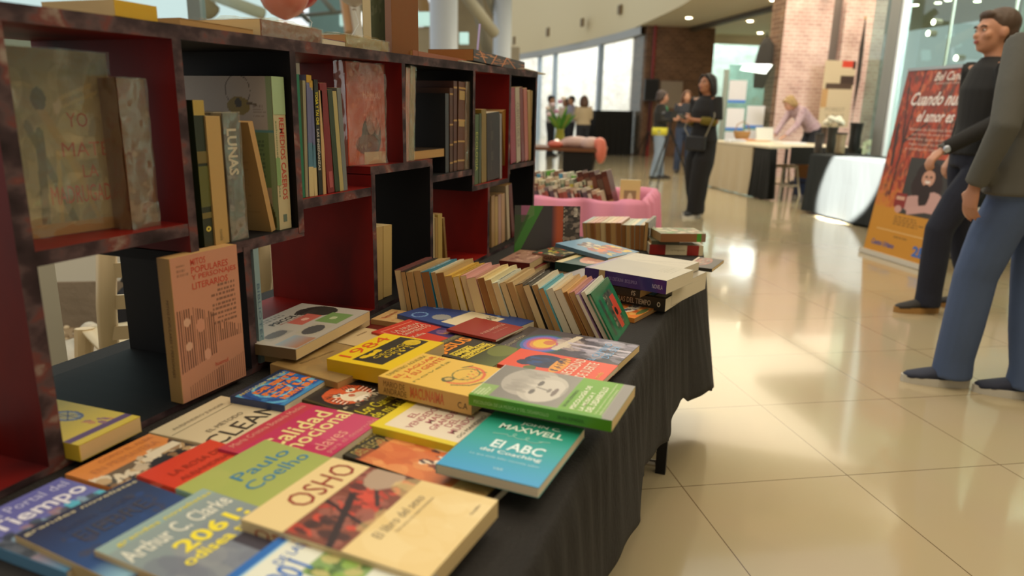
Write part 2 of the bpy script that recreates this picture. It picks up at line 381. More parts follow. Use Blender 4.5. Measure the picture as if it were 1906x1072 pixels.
# ------------------------------------------------------------------ bookcase of staggered boxes
RED = ramp_mat('red_painted_wood', [(.25, '2c080a'), (.45, '640c04'), (.7, '840f02'), (1, '4a0a06')], 5, .5, stretch=(1, 1, .5), bump=.03)
BLK = ramp_mat('black_painted_wood', [(.3, '070606'), (.7, '0e0b0c')], 8, .62, stretch=(1, 8, 1), bump=.03)
EDGE = ramp_mat('scuffed_purple_edge', [(.30, '20161a'), (.47, '3a2c30'), (.57, '584648'), (.63, '6c3c38'), (.74, '94887e')], 46, .6, detail=8, stretch=(1, .35, .5))
case = empty('bookcase', (-.67, -.6, .7)); tag(case, 'long staggered-box bookcase painted black and red on the black table', 'bookcase')
inv = case.matrix_basis.inverted() if False else Matrix.Translation((.67, .6, -.7))
def board(name, y0, y1, z0, z1, bot=BLK, top=BLK, left=BLK, right=BLK, z1b=None, x0=-.97, x1=-.67):
    b = MB(); mats = [bot, top, left, EDGE, right, BLK]
    b.box((x0, y0, z0), (x1, y1, z1), [0, 1, 2, 3, 4, 5])
    if z1b is not None:   # the board climbs slightly towards +y
        b.v = [(x, y, z + (z1b-z1 if y > (y0+y1)/2 else 0)) for x, y, z in b.v]
    return b.build(name, mats, case, M=inv)
def ztop(y): return 1.288+(y+1.65)*.0155
def up(y, z0, z1, l, r, th=.018, full=False):
    z1 = ztop(y) if z1 is None else z1
    return board('side_panel', y-th/2, y+th/2, z0, z1, left=l, right=r, bot=EDGE)
up(-1.66, .712, None, RED, RED, .024)
up(-1.376, .955, None, RED, BLK); up(-1.086, .945, None, BLK, RED); up(-.640, 1.06, None, RED, BLK)
up(-.181, .957, None, BLK, RED); up(.148, .957, None, RED, BLK); up(.449, .712, None, BLK, RED)
up(-1.252, .712, .99 if False else .945, BLK, RED); up(-.800, .712, 1.042, RED, BLK); up(-.486, .712, 1.042, BLK, RED); up(-.046, .712, .942, RED, BLK)
for m_ in (RED, BLK, EDGE): m_.node_tree.nodes['Principled BSDF'].inputs['Specular IOR Level'].default_value = .22
# shelf boards
for y0, y1, c in ((-2.35, -1.672, RED), (-1.672, -1.376, RED), (-1.376, -1.086, BLK), (-1.086, -.64, RED), (-.64, -.181, BLK), (-.181, .148, RED), (.148, .460, BLK)):
    board('top_board', y0, y1, ztop(y0), ztop(y0)+.022, bot=c, top=EDGE, z1b=ztop(y1)+.022)
board('shelf_board', -1.648, -1.385, .986, 1.006, BLK, RED, x1=-.671)
board('shelf_board', -1.385, -1.077, .937, .957, BLK, BLK, x1=-.671)
board('shelf_board', -1.077, -.809, .992, 1.012, RED, RED, x1=-.671)
board('shelf_board', -.809, -.477, 1.040, 1.060, BLK, RED, left=RED, x1=-.671)
board('shelf_board', -.477, -.172, .994, 1.012, RED, BLK, x1=-.671)
board('shelf_board', -.190, .157, .941, .957, BLK, RED, x1=-.671)
board('shelf_board', .157, .440, .986, 1.002, BLK, BLK, x1=-.671)
for y0, y1, c in ((-2.35, -1.672, RED), (-1.672, -1.252, BLK), (-1.252, -.8, RED), (-.8, -.486, BLK), (-.486, -.046, RED), (-.046, .458, BLK)):
    board('bottom_board', y0, y1, .701, .712, c, c)

# ------------------------------------------------------------------ book table with black cloth
tbl = empty('folding_table', (-.5, -1.1, 0)); tag(tbl, 'long folding table on black steel legs under the black cloth', 'table')
ti = Matrix.Translation((.5, 1.1, 0)); STEEL = mat('1c1c1e', .35, .6); CHROME = mat('b8b4aa', .25, .9)
MB().box((-1.04, -2.68, .66), (-.012, .49, .692)).build('table_top', mat('5a5048', .6), tbl, M=ti)
for x, y in ((-.02, -.03), (-.98, -.03), (-.02, -2.4), (-.98, -2.4)):
    MB().box((x-.028, y-.014, .0), (x+.006, y+.014, .66)).build('leg', STEEL, tbl, M=ti)
for y in (-.03, -2.4):
    MB().tube([(-.96, y, .03), (-.05, y, .03)], .012, 8).build('foot_rail', CHROME, tbl, M=ti)
def cloth_front():
    ny, ns = 260, 20; b = MB(); vs = []; fs = []
    hy = [-2.72, -1.6, -1.15, -.98, -.94, -.73, -.49, -.2, -.1, .1, .51]; hz = [.40, .44, .44, .385, .46, .41, .36, .35, .31, .27, .13]
    def fold(y): return .42*math.sin(y*17+1.4*math.sin(y*3.1))+.16*math.sin(y*43+2)+.42*math.sin(y*9.7)
    top = 8
    for i_ in range(ny):
        y = -2.72+3.23*i_/(ny-1); hem = float(np.interp(y, hy, hz))
        for k in range(top): vs.append((-1.05+1.05*k/top, y, .700+.0012*math.sin(y*40+k)*(k > 5)))
        for k in range(ns+1):
            s_ = k/ns; z = .700-.003*0-(.700-hem)*s_
            q_ = min(1, max(0, (y+.30)/.45)); fl_ = .066*s_*q_*q_*(3-2*q_)
            x = .003+.006*min(1, s_*6)+s_*(.022+.013*fold(y))+.004*math.sin(y*90)*min(1, s_*4)*(1-s_)+fl_
            if k == 0: x = 0.0; z = .700
            vs.append((x, y+.02*s_*math.sin(y*17), z))
    n = top+ns+1
    for i_ in range(ny-1):
        for k in range(n-1): fs.append((i_*n+k, i_*n+k+1, (i_+1)*n+k+1, (i_+1)*n+k))
    b.add(vs, fs)
    # hanging end
    vs = []; fs = []; m = 60
    last = [Vector(b.v[(ny-1)*n+top+k]) for k in range(ns+1)]
    for q in range(m):
        t = q/(m-1)
        for k in range(ns+1):
            s_ = k/ns; p = last[k]
            x = p.x*(1-t)+(-1.05)*t; vs.append((x, .51+(.03*math.sin(t*26)+.01)*s_*(1 if q else 0)+ (p.y-.51)*(1-t), p.z*(1-t)+(.70-.45*s_)*t))
    for q in range(m-1):
        for k in range(ns): fs.append((q*(ns+1)+k, q*(ns+1)+k+1, (q+1)*(ns+1)+k+1, (q+1)*(ns+1)+k))
    b.add(vs, fs)
    return b
CLOTH = mat('1a1715', .85, bump=.35, bscale=260, var=.15, vscale=30, stretch=(1, 1, .15))
cl = cloth_front().build('tablecloth', CLOTH, smooth=True); md = cl.modifiers.new('thick', 'SOLIDIFY'); md.thickness = .0016; md.offset = -1
tag(cl, 'black cloth draped over the long book table in the foreground', 'tablecloth')

# ------------------------------------------------------------------ books lying on the black cloth
GF = 'paperbacks lying face up on the black cloth'
WH = 'e6ddc8'
# tall art paperback, blue border (bottom edge of the picture)
b = flat('white paperback with blue border and a small green plant picture at the front edge', [(400,1097),(532,985),(850,1087),(720,1215)], .738, .020, 'd5d8cc', page='white', group=GF, spine='2f62b0')
I = Ink(60, 80, 'd8dccf').rect(0,0,1,.055,'2466b4').rect(0,0,.07,1,'2466b4').rect(.93,0,1,1,'2466b4').rect(.07,.055,.93,.075,'8ec0dc').rect(.07,.055,.095,1,'8ec0dc').rect(.90,.055,.93,1,'8ec0dc').rect(.5,.3,.88,.6,'7a9a5a').blobs(.55,.35,.85,.58,['4c6a30','86a84c','b8b070'],24,.05,2)
fart(b, I); ftext(b, '2001', .12,.17,.62,.33, '2a6ac0', bold=.01); ftext(b, 'DE LAS', .5,.12,.86,.18, '2a6ac0', name='subtitle'); ftext(b, 'EN EL ESPACIO', .14,.36,.48,.41, '2a6ac0', name='subtitle')
# Osho
b = flat('cream paperback OSHO with a dark red picture band, largest book at the front', [(467,957),(622,837),(911,931),(798,1078)], .745, .022, 'dcc48e', page='cream', group=GF, spine='c8b48a')
I = Ink(80, 110, 'dcc690').blobs(0,0,1,1,['d8bc7c','e4d09c','d8c088'],30,.16,3,.5).rect(0,.24,1,.56,'7a4230')
I.blobs(.02,.27,.98,.53,['c84832','b03a28','6a3024','94584a','3c2420'],110,.04,9,.85).line(0,.5,.6,.33,.02,'2e1c1a').line(.3,.55,.45,.25,.015,'2e1c1a').line(.55,.5,.95,.3,.012,'3a2420').ell(.92,.38,.2,.1,'a8907a').rect(0,0,1,.24,'dcc690').rect(0,.56,1,1,'dcc48a').blobs(0,.6,1,1,['d8bc7c','e4d09c'],14,.14,5,.4).rect(0,.56,1,.565,'ece0c0')
fart(b, I); ftext(b, 'OSHO', .30,.06,.94,.205, '8e3224'); ftext(b, 'El libro del sexo', .22,.615,.80,.67, '8a7c60', shear=.1); ftext(b, 'Del sexo a la superconciencia', .34,.69,.82,.715, '9a8c6c', name='subtitle'); ftext(b, 'Grijalbo', .74,.93,.88,.95,'6a5c48', name='publisher_mark')
stext(b, 'OSHO', .08, .42, .25, .8, '9a4a34')
# Arthur C. Clarke
b = flat('grey-blue paperback with yellow 2061 lettering in the foreground', [(169,1037),(371,910),(640,1000),(440,1128)], .731, .022, '7c8794', page='cream', group=GF, spine='c8b084')
I = Ink(80, 100, '7f8a92').grad('8a9c9c','6c7080').blobs(0,.35,1,1,['6a7080','7a8290','8a8f94'],30,.12,8,.5).rect(0,0,1,.10,'8fb0ac',.5).ell(.95,.62,.25,.12,'3a3a48').rect(.55,.55,.86,.8,'3c3844').blobs(.8,.5,1,.8,['b8a898','8a7880','c4b8b0'],20,.03,4)
fart(b, I); ftext(b, 'grandes novelistas', .10,.05,.98,.10,'d8cc4a', name='series_title', bold=.01); ftext(b, 'Arthur C. Clarke', .02,.14,.97,.27,'d6d8cc', name='author', bold=.015); ftext(b, '2061:', .28,.31,.92,.44,'e6d83c', bold=.03); ftext(b, 'odisea tres', .18,.46,.93,.545,'e6d83c', bold=.02, name='subtitle')
# dark blue
b = flat('dark blue paperback fading to light blue with a dotted title line', [(25,1003),(246,888),(440,965),(225,1083)], .724, .022, '25324e', page='cream', group=GF, spine='c0a878')
I = Ink(70, 90, '2a3350').grad('2c3048','2a4a80',v1=.7).grad('2a4a80','88b4cc',v0=.7,v1=.95).grad('88b4cc','4a6080',v0=.95).blobs(.1,.2,.9,.7,['3c3c50','2c4880','44424e'],40,.03,6,.6)
fart(b, I); ftext(b, 'grandes novelistas', .02,.035,.98,.085,'c8c0a0', name='series_title', bold=.01); ftext(b, 'Robin Cook', .2,.16,.8,.24,'3a3e58', name='author'); ftext(b, 'FIEBRE', .2,.30,.8,.44,'40404e'); b.name='paperback_book'
# tempo
b = flat('lavender-blue paperback reading El Portal del Tiempo at the left edge', [(-66,980),(119,876),(305,950),(120,1062)], .716, .015, '5a5f9a', page='white', group=GF, spine='5a8ab0')
I = Ink(70, 80, '6a70a8').grad('5c60b4','8088b0').rect(0,.38,1,1,'58606e').blobs(0,.35,1,.7,['8aa8c0','46505e','58c0dc','a08088','3a4250'],60,.05,7,.8).rect(0,.0,1,.34,'6a6cb0',.8).grad('8a7c8c','4c88b0',v0=.7,v1=1)
fart(b, I); ftext(b, 'El Portal del', .22,.05,.95,.14,'c6c8ee', name='title'); ftext(b, 'Tiempo', .10,.16,.97,.36,'e4e4f2', bold=.02, name='title')
# Paulo Coelho
b = flat('olive-green paperback with blue Paulo Coelho lettering', [(337,911),(492,811),(775,900),(622,1005)], .727, .024, '9aa65a', page='white', group=GF, spine='86b0a4')
fart(b, Ink(40, 50, '9ca85c').grad('98a65c','a4aa58').blobs(0,0,1,1,['9aa858','a8ae62'],10,.2,2,.4))
ftext(b, 'Paulo', .32,.15,.92,.235,'3c7ca0', name='author', bold=.005); ftext(b, 'Coelho', .26,.27,.94,.36,'3c7ca0', name='author', bold=.005); ftext(b, 'Veronika decide morir', .28,.50,.96,.53,'5a8a80', name='subtitle')
# red 'la rosa'
b = flat('plain red paperback with faint dark title between the green and orange books', [(250,890),(383,822),(620,885),(480,965)], .718, .016, 'c83c26', page='white', group=GF)
ftext(b, 'LA ROSA DE', .18,.14,.88,.20,'9c3222'); ftext(b, 'ALEJANDRIA', .16,.25,.82,.31,'9c3222')
# orange header with people
b = flat('orange-topped paperback with a dark group photograph below the title', [(131,879),(277,803),(412,841),(268,926)], .712, .011, 'd88a48', page='white', group=GF)
I = Ink(70, 60, 'd88a48').rect(0,.34,1,1,'3a3430').rect(0,.34,.9,.5,'6a5a48').blobs(0,.36,1,1,['e0d4bc','2a2a30','b89a70','8a6a48','1e2024','c8b8a0'],90,.07,3).rect(.6,.34,.98,.46,'dcd2bc').ell(.25,.75,.14,.12,'20242c').ell(.6,.6,.12,.1,'28282e')
fart(b, I); ftext(b, 'COMO EL ALBA', .3,.05,.95,.12,'c07848'); ftext(b, 'EN PRIMAVERA', .12,.17,.9,.27,'c47c4c')
# yellow book inside the bookcase end
b = book('thick yellow paperback with a violet stripe and wheel emblem, beside the nearest bookcase panel', .103, .212, .024, frame((-.642, -1.6465, .7128), (0, 1, 0), (-1, 0, 0)), 'd0b83a', page='cream', group=GF)
I = Ink(70, 90, 'd2bc38').put(np.zeros((90,70)),'ffffff')
I.put((I.U < .5) & (I.V < .55) & (I.U+I.V*.6 < .62),'c08058',.8).ell(.62,.52,.15,.12,'8a96a8').ell(.62,.52,.11,.085,'b0a878').ring(.62,.52,.15,.12,.1,'58648c').line(.5,.45,.76,.6,.006,'3c4a70').line(.5,.6,.76,.45,.006,'3c4a70').line(.62,.4,.62,.64,.006,'3c4a70').rect(0,.86,1,.93,'5a3a70').blobs(.55,.72,.8,.85,['c88a50','8a5a78'],8,.04,2)
fart(b, I)
b = book('white-covered brown-edged book lying at the left frame edge in the nearest shelf corner', .14, .20, .028, frame((-.94, -1.90, .7128), (1, 0, 0), (0, 1, 0)), 'c8c0b4', page='brown', group=GF)
# CLEAN
b = flat('white paperback with thin black CLEAN lettering', [(279,803),(415,731),(545,764),(440,836)], .712, .011, 'cfc2a2', page='white', group=GF)
ftext(b, 'CLEAN', .02,.60,.97,.82,'38342e'); ftext(b, 'EL MÉTODO', .22,.46,.72,.54,'7a7262', name='subtitle'); ftext(b, 'ALEJANDRO JUNGER', .12,.15,.84,.21,'8e8672', name='author')
w_, h_, t_ = b['dim']; MB().box((.02*w_, .735*h_, t_+.0005), (.98*w_, .742*h_, t_+.001)).build('title_rule', mat('a49c86'), b)
# magenta
b = flat('magenta paperback with large cream Calidad emocional lettering', [(424,831),(553,739),(697,781),(578,880)], .722, .021, 'b03056', page='white', group=GF)
I = Ink(50, 60, 'b42c58').rect(0,0,1,.2,'b43448').ell(.75,.75,.4,.38,'c04a6c',.45).ell(.75,.78,.28,.25,'c8587a',.35)
fart(b, I); ftext(b, 'María Cristina Bonavía Medina', .06,.05,.95,.12,'dc9a8a', name='author'); ftext(b, 'Calidad', .14,.27,.92,.48,'dfcc8c', bold=.015); ftext(b, 'emocional', .05,.47,1.0,.66,'dfcc8c', bold=.015); ftext(b, '50 claves', .1,.72,.66,.87,'e0a090', name='subtitle'); ftext(b, 'para el desarrollo', .3,.89,.98,.97,'d88a8a', name='subtitle')
# blue orange letters
b = flat('blue swirl paperback with orange block letters beside the bookcase foot', [(431,733),(522,686),(607,700),(532,757)], .724, .022, '24386a', page='white', group=GF)
I = Ink(80, 80, '2456a0').ring(.35,.45,.22,.3,.08,'7ac0d8').ring(.35,.45,.32,.45,.06,'1e3c7a').ring(.35,.45,.4,.55,.07,'58a4cc').blobs(0,0,1,1,['1e4688','3a8cc0','88c8d8'],30,.05,3,.6).rect(0,0,1,.08,'1c2a44').rect(0,.92,1,1,'3a80b8')
fart(b, I); ftext(b, 'ANTOLOGIA POETICA', .04,.10,.96,.17,'d0c060', name='series_title', bold=.01)
for k, s_ in enumerate(('DE SIETE','POETAS','DE LA','NUEVA ERA')): ftext(b, s_, .16,.24+.17*k,.84 if k % 2 else .95,.36+.17*k,'e07a30', bold=.06, name='title')
# tiger
b = flat('dark olive paperback with an orange tiger face picture', [(549,736),(625,693),(800,742),(697,786)], .716, .015, '3e3412', page='white', group=GF)
I = Ink(110, 130, '3e3414').rect(0,.0,1,.12,'4a3c14').rect(.05,.13,.95,.66,'241c18')
I.ell(.48,.40,.36,.20,'c4552a').ell(.30,.28,.10,.05,'c4552a').ell(.68,.28,.09,.05,'b84a26').ell(.44,.46,.14,.09,'d8cdb4').ell(.58,.5,.12,.08,'cbbfa8').ell(.36,.35,.08,.035,'e0d8c4').ell(.62,.35,.08,.035,'e0d8c4').ell(.37,.36,.025,.018,'20180e').ell(.61,.36,.025,.018,'20180e').ell(.49,.44,.05,.03,'b06048').ell(.5,.55,.16,.04,'e0d8c8')
for k in range(9):
    I.line(.14+.03*k,.28+.02*(k%3),.2+.03*k,.33+.02*(k%2),.006,'241a14').line(.6+.035*k,.26+.02*(k%3),.56+.04*k,.33,.006,'241a14').line(.16+.02*(k%2),.38+.02*k,.28,.37+.02*k,.005,'e8e0d0' if k%2 else '241a14').line(.7,.38+.02*k,.84,.36+.022*k,.005,'e8e0d0' if k%2 else '241a14')
I.blobs(.1,.55,.9,.66,['3a3020','6a6450','a89c84'],30,.02,4)
fart(b, I); ftext(b, 'Horacio Quiroga', .1,.035,.9,.09,'8a4a24', name='author'); ftext(b, 'Los Cuentos', .1,.68,.9,.80,'cfc22e', bold=.015); ftext(b, 'de mi selva', .1,.82,.85,.93,'cfc22e', bold=.01, name='subtitle')
# vendedor
b = flat('white paperback with a yellow border and pink title El vendedor mas grande del mundo', [(687,795),(772,737),(920,774),(845,827)], .724, .023, 'd8c22c', page='white', group=GF, spine='d8c22c')
I = Ink(60, 70, 'd8c42a').rect(.09,.13,1,1,'ddd2bc')
fart(b, I)
for s_, x0, x1, v in (('EL',.42,.58,.22),('VENDEDOR',.16,.9,.34),('MAS',.38,.66,.46),('GRANDE',.24,.82,.57),('DEL',.40,.64,.68),('MUNDO',.26,.80,.79)): ftext(b, s_, x0,v,x1,v+.085,'b06470', bold=.004)
ftext(b, 'OG MANDINO', .2,.92,.9,.965,'3a342c', name='author')
# orange/black jungle book
b = flat('black-headed paperback with an orange action picture under the teal book', [(612,841),(740,756),(1018,846),(905,927)], .712, .011, '2a2418', page='white', group=GF)
I = Ink(90, 120, '2c2a1c').rect(0,.22,1,1,'c8703c').blobs(0,.22,1,.55,['d8844a','c46030','b85a30','e0a060'],60,.08,4,.5).blobs(.25,.5,1,.78,['1c1c28','3a2c34','ecd8bc','242038','7a3a2a','d8c0a0'],110,.035,5).rect(0,.78,1,.96,'d0b070').blobs(0,.8,1,.94,['c8a460','d8bc84','a07840'],30,.05,6,.6).rect(0,.96,1,1,'2a2018')
fart(b, I); ftext(b, 'LA GUERRA', .08,.04,.5,.11,'a89858'); ftext(b, 'DEL FUEGO', .06,.13,.42,.2,'a89858'); ftext(b, 'J.H. ROSNY', .56,.06,.95,.1,'8a8058', name='author')
# teal Maxwell
b = flat('green-to-blue paperback JOHN C. MAXWELL El ABC del Coaching', [(921,766),(1083,797),(1004,912),(810,861)], .742, .014, '2c9aa0', page='white', group=GF, rough=.3)
I = Ink(50, 90, '2c9aa0').grad('1e8a5c','2a9a98',v1=.5).grad('2a9a98','3c98cc',v0=.5)
xs = np.linspace(0, 1, 60)
for k in range(3):
    I.ell(.56+.07*k,.375,.035,.045,'9cd0c4',.0)
fart(b, I)
mbx = MB(); pts = [((.2+.6*s+.045*math.sin(s*26)*(s > .25)*(s < .8)), (.37+.012*math.cos(s*9)+.032*math.cos(s*26)*(s > .25)*(s < .8))) for s in np.linspace(0, 1, 110)]
w_, h_, t_ = b['dim']; mbx.tube([(p[0]*w_, (1-p[1])*h_, t_+.0008) for p in pts], .0005, 5).build('ornamental_flourish', mat('a8d8cc'), b)
ftext(b, 'JOHN C.', .38,.10,.80,.165,'d6e8dc', name='author', bold=.012); ftext(b, 'MAXWELL', .20,.19,.88,.28,'d6e8dc', name='author', bold=.018)
ftext(b, 'El ABC', .29,.47,.82,.60,'dcecec', bold=.02); ftext(b, 'del Coaching', .23,.625,.85,.69,'dcecec', bold=.015, name='title'); ftext(b, 'Lo que todo líder necesita saber', .18,.73,.88,.765,'b4dce4', name='subtitle'); ftext(b, 'V&R', .50,.87,.60,.90,'b4dce4', name='publisher_mark')
# chunky old tan book
b = flat('worn tan cardboard-covered book with faded title under the yellow 1984', [(522,674),(614,629),(725,664),(625,716)], .728, .026, '9c7c46', page='tan', group=GF, hard=False, rough=.7)
fart(b, Ink(50, 60, '94784a').blobs(0,0,1,1,['8a6c3e','a08450','7c6a48'],40,.12,3,.4)); ftext(b, 'REGLAS DE LA MATERIA', .2,.25,.75,.29,'6a5634'); ftext(b, 'ORATORIA', .4,.55,.8,.60,'5a4a30', name='subtitle')
b = flat('thin cream paperback lying beside the tan cardboard book', [(627,632),(673,606),(748,622),(700,655)], .724, .012, 'c4ae86', page='cream', group=GF)
ftext(b, 'ensayo', .5,.2,.8,.26,'7a5c44')
b = flat('dark red thin book underneath the cream paperback', [(640,615),(672,590),(745,606),(705,640)], .711, .010, '5c140e', page='cream', group=GF)
# 1984
b = flat('yellow paperback 1984 with a black picture and curled corner', [(633,664),(707,608),(800,640),(735,700)], .752, .028, 'd6b412', page='cream', group=GF, spine='c8a60e', tilt=math.radians(-1.5))
I = Ink(70, 90, 'd8b814').rect(.10,.31,.97,.78,'2c281e').blobs(.2,.36,.45,.48,['d8b814'],4,.05,3).ell(.32,.41,.1,.035,'d8b814').ell(.85,.6,.1,.12,'c8aa20').blobs(.2,.62,.9,.74,['d8b814'],10,.02,4)
fart(b, I); ftext(b, '1984', .12,.06,.86,.255,'c8501c', bold=.0); ftext(b, 'GEORGE', .22,.50,.82,.575,'ccb020', name='author'); ftext(b, 'ORWELL', .3,.60,.9,.675,'ccb020', name='author')
# bear book
b = flat('thick yellow paperback with red title and a striped cat drawing', [(724,694),(786,648),(930,690),(882,748)], .760, .030, 'd8b04a', page='cream', group=GF, spine='c49a52')
I = Ink(100, 110, 'd9b24c').ell(.55,.72,.36,.17,'d2aa44',.2)
I.ring(.56,.66,.30,.20,.07,'d0643c').rect(.2,.42,.95,.6,'d9b24c').ring(.60,.68,.20,.12,.06,'6a6c3c').ell(.34,.6,.09,.06,'5a5c34').ell(.35,.6,.05,.035,'c8a85a').blobs(.4,.68,.85,.82,['5a5c34','d0643c'],18,.015,3).line(.2,.7,.3,.85,.012,'4a4c30').line(.3,.85,.5,.93,.01,'4a4c30').line(.78,.56,.9,.62,.012,'5a5c34')
fart(b, I); ftext(b, 'DEMETRIO AGUILERA', .08,.04,.92,.09,'8a8040', name='author'); ftext(b, 'EL JAGUAR', .06,.13,.96,.20,'cc5c30', bold=.01); ftext(b, 'Y SU GENTE', .10,.22,.95,.29,'cc5c30', bold=.01); ftext(b, 'novela', .05,.34,.9,.38,'8a8040', name='subtitle')
stext(b, 'MARIO DE', .06,.3,.52,.86,'7a5a2c', name='author'); stext(b, 'ANDRADE', .06,.32,.12,.46,'7a5a2c', name='author'); stext(b, 'MACUNAIMA', .36,.72,.2,.85,'c06438', bold=.02); stext(b, 'C.A', .86,.96,.25,.6,'3a2c1c', name='publisher_mark')
# red 'la gran...'
b = flat('red paperback with a white line frame and purple picture corner', [(712,612),(764,588),(845,615),(797,655)], .728, .016, 'b83222', page='white', group=GF)
I = Ink(60, 70, 'b83424').rect(.1,.1,.9,.115,'d88a70').rect(.1,.1,.115,.9,'d88a70').rect(.55,.62,1,1,'3a2860').ell(.75,.78,.12,.1,'c08030').blobs(.58,.65,.98,.98,['5a3a80','2c2050'],12,.06,4,.6)
fart(b, I); ftext(b, 'LA NUEVA', .2,.2,.9,.28,'dcbca4'); ftext(b, 'CRIANZA', .2,.3,.9,.38,'dcbca4'); ftext(b, 'SARMIENTO', .2,.4,.9,.48,'dcbca4', name='author'); ftext(b, 'Kafka', .2,.56,.5,.64,'dcbca4', name='subtitle')
# blue
b = flat('blue paperback with a white panel and swirls next to the leaning row', [(773,580),(828,548),(968,600),(912,640)], .732, .020, '24407a', page='white', group=GF)
I = Ink(70, 80, '26407c').ring(.2,.15,.12,.06,.12,'6a90c0').ring(.75,.12,.15,.05,.12,'6a90c0').ring(.85,.5,.1,.2,.08,'5a80b4').ring(.12,.8,.1,.1,.1,'5a80b4').rect(.12,.42,.82,.78,'d0c4a4').ell(.3,.34,.14,.08,'8a8c8c').line(.3,.3,.35,.42,.02,'8a8c8c')
fart(b, I); ftext(b, 'POEMAS', .3,.64,.78,.72,'6a6450')
# brick red
b = flat('brick-red paperback with small white FUNDAMENTOS title', [(842,612),(884,584),(962,610),(925,634)], .738, .005, '8c2a20', page='white', group=GF)
ftext(b, 'FUNDAMENTOS', .14,.60,.92,.68,'cc9a86'); ftext(b, 'DE LA MORAL', .3,.76,.8,.80,'b87868', name='subtitle')
# JESUS
b = flat('olive paperback with JESUS in orange letters and yellow subtitle', [(799,648),(849,615),(957,652),(919,690)], .731, .018, '322c18', page='cream', group=GF)
I = Ink(60, 90, '362e1a').rect(0,0,1,.10,'5a5438',.8).grad('3a3a18','5c6424',v0=.62,v1=1).ell(.75,.8,.3,.16,'7a8030',.6)
fart(b, I); ftext(b, 'ANDREAS FABER-KAISER', .05,.02,.95,.08,'a09468', name='author'); ftext(b, 'JESUS', .06,.12,.96,.34,'dc8420', bold=.035)
for s_, x0, x1, v in (('VIVIO Y',.1,.62,.37),('MURIO',.1,.9,.46),('EN CACHEMIRA',.08,.92,.55)):
    w_, h_, t_ = b['dim']; MB().box((x0*w_-.001, (1-v-.075)*h_-.001, t_+.0005), (x1*w_+.001, (1-v)*h_+.001, t_+.0009)).build('title_panel', mat('ccb428'), b); ftext(b, s_, x0,v+.012,x1,v+.065,'2c2814', bold=.01, lift=.0008)
# rainbow
b = flat('long grey paperback with a rainbow halo around a robed figure', [(931,638),(982,605),(1178,638),(1144,694)], .728, .014, '4a4448', page='cream', group=GF)
I = Ink(110, 160, '4c464a').rect(0,.0,1,.1,'443c38')
for k, c in enumerate(('3c5c50','4a6cb0','8c68b0','c05a68','d89048')): I.ell(.42,.30,.40-.05*k,.20-.025*k,c,.85)
I.ell(.44,.31,.17,.09,'dcb444').ell(.5,.34,.09,.05,'c87850').blobs(.35,.4,.8,.62,['a89890','c8bca8','7a6c78','b0a098'],50,.05,3,.7).blobs(.2,.6,.95,1,['8a8494','b4aebc','5a5460','3c363c'],60,.07,4,.5).line(.3,.44,.9,.5,.03,'c8bca8').line(.62,.5,.66,.98,.03,'b8b0bc').line(.5,.55,.44,.98,.02,'b0a8b4')
fart(b, I); ftext(b, 'Doreen Virtue', .12,.05,.6,.09,'a89c80', name='author'); ftext(b, 'EL CAMINO', .1,.75,.85,.81,'6aa0cc'); ftext(b, 'DEL SER', .3,.83,.8,.89,'6aa0cc')
# orange red cap
b = flat('orange-red paperback with a dark blue turban portrait', [(938,672),(966,643),(1143,680),(1116,718)], .735, .010, 'd84c2c', page='white', group=GF)
I = Ink(90, 150, 'd8502e').ell(.55,.36,.34,.20,'2c3248').ell(.62,.30,.14,.1,'344a70').ell(.35,.2,.14,.08,'30344a').blobs(.3,.22,.8,.5,['2a4a80','3c2c3c','242a40'],24,.06,3,.6).ell(.5,.52,.42,.07,'d89030').blobs(.2,.48,.85,.57,['e0a030','6a3820','3a3040'],34,.025,4).ell(.12,.3,.12,.06,'5c6a34')
fart(b, I); ftext(b, 'NECESIDAD', .02,.60,.98,.70,'e4ccb4', bold=.01); ftext(b, 'DE SUERTE', .1,.74,.9,.84,'e4ccb4', bold=.01); ftext(b, 'novela', .2,.90,.5,.95,'e0b040', name='subtitle')
# green psychology
b = flat('bright green paperback with a grey portrait photograph and white title block', [(885,727),(936,671),(1169,719),(1142,787)], .774, .017, '6a9a2c', page='cream', group=GF, spine='4c8a1c', rough=.3)
I = Ink(130, 190, '8a857c').grad('7c7870','948f86').ell(.62,.30,.42,.20,'a8a298').ell(.5,.42,.40,.17,'b8b2a6').ell(.45,.45,.33,.13,'c2bcb0').blobs(.3,.2,.95,.34,['8c867c','a09a90'],16,.06,3,.5).ell(.62,.38,.08,.02,'6a645c').ell(.36,.37,.07,.02,'6a645c').line(.5,.38,.46,.46,.015,'8c867c').ell(.46,.475,.06,.015,'847c72').ell(.44,.52,.12,.018,'7a6e66').ell(.5,.62,.5,.05,'8e897e',.6)
I.rect(0,0,.36,.13,'86a45c').rect(0,.62,1,.92,'6ea032').rect(0,0,1,.0,'ffffff').rect(0,.0,.06,1,'5c962a').rect(0,.93,1,1,'8a8680')
I.micro(.04,.02,.32,.11,4,'c8d4a8')
fart(b, I); ftext(b, 'SILVIA ESPAÑOL', .12,.635,.62,.665,'3a5420', name='author'); ftext(b, 'PSICOLOGÍA DE', .1,.685,.78,.73,'e6e8cc', bold=.02); ftext(b, 'LA MÚSICA Y', .1,.745,.62,.785,'e6e8cc', bold=.02); ftext(b, 'DEL DESARROLLO', .1,.80,.82,.845,'e6e8cc', bold=.02)
ftext(b, 'Una exploración interdisciplinaria', .08,.868,.96,.885,'dce0bc', name='subtitle'); ftext(b, 'sobre la musicalidad humana', .08,.895,.8,.912,'dce0bc', name='subtitle')
stext(b, 'PSICOLOGÍA DE LA MÚSICA Y DEL DESARROLLO', .04,.58,.3,.7,'a8c884'); stext(b, 'SILVIA ESPAÑOL', .64,.82,.3,.7,'2c4c14', name='author')
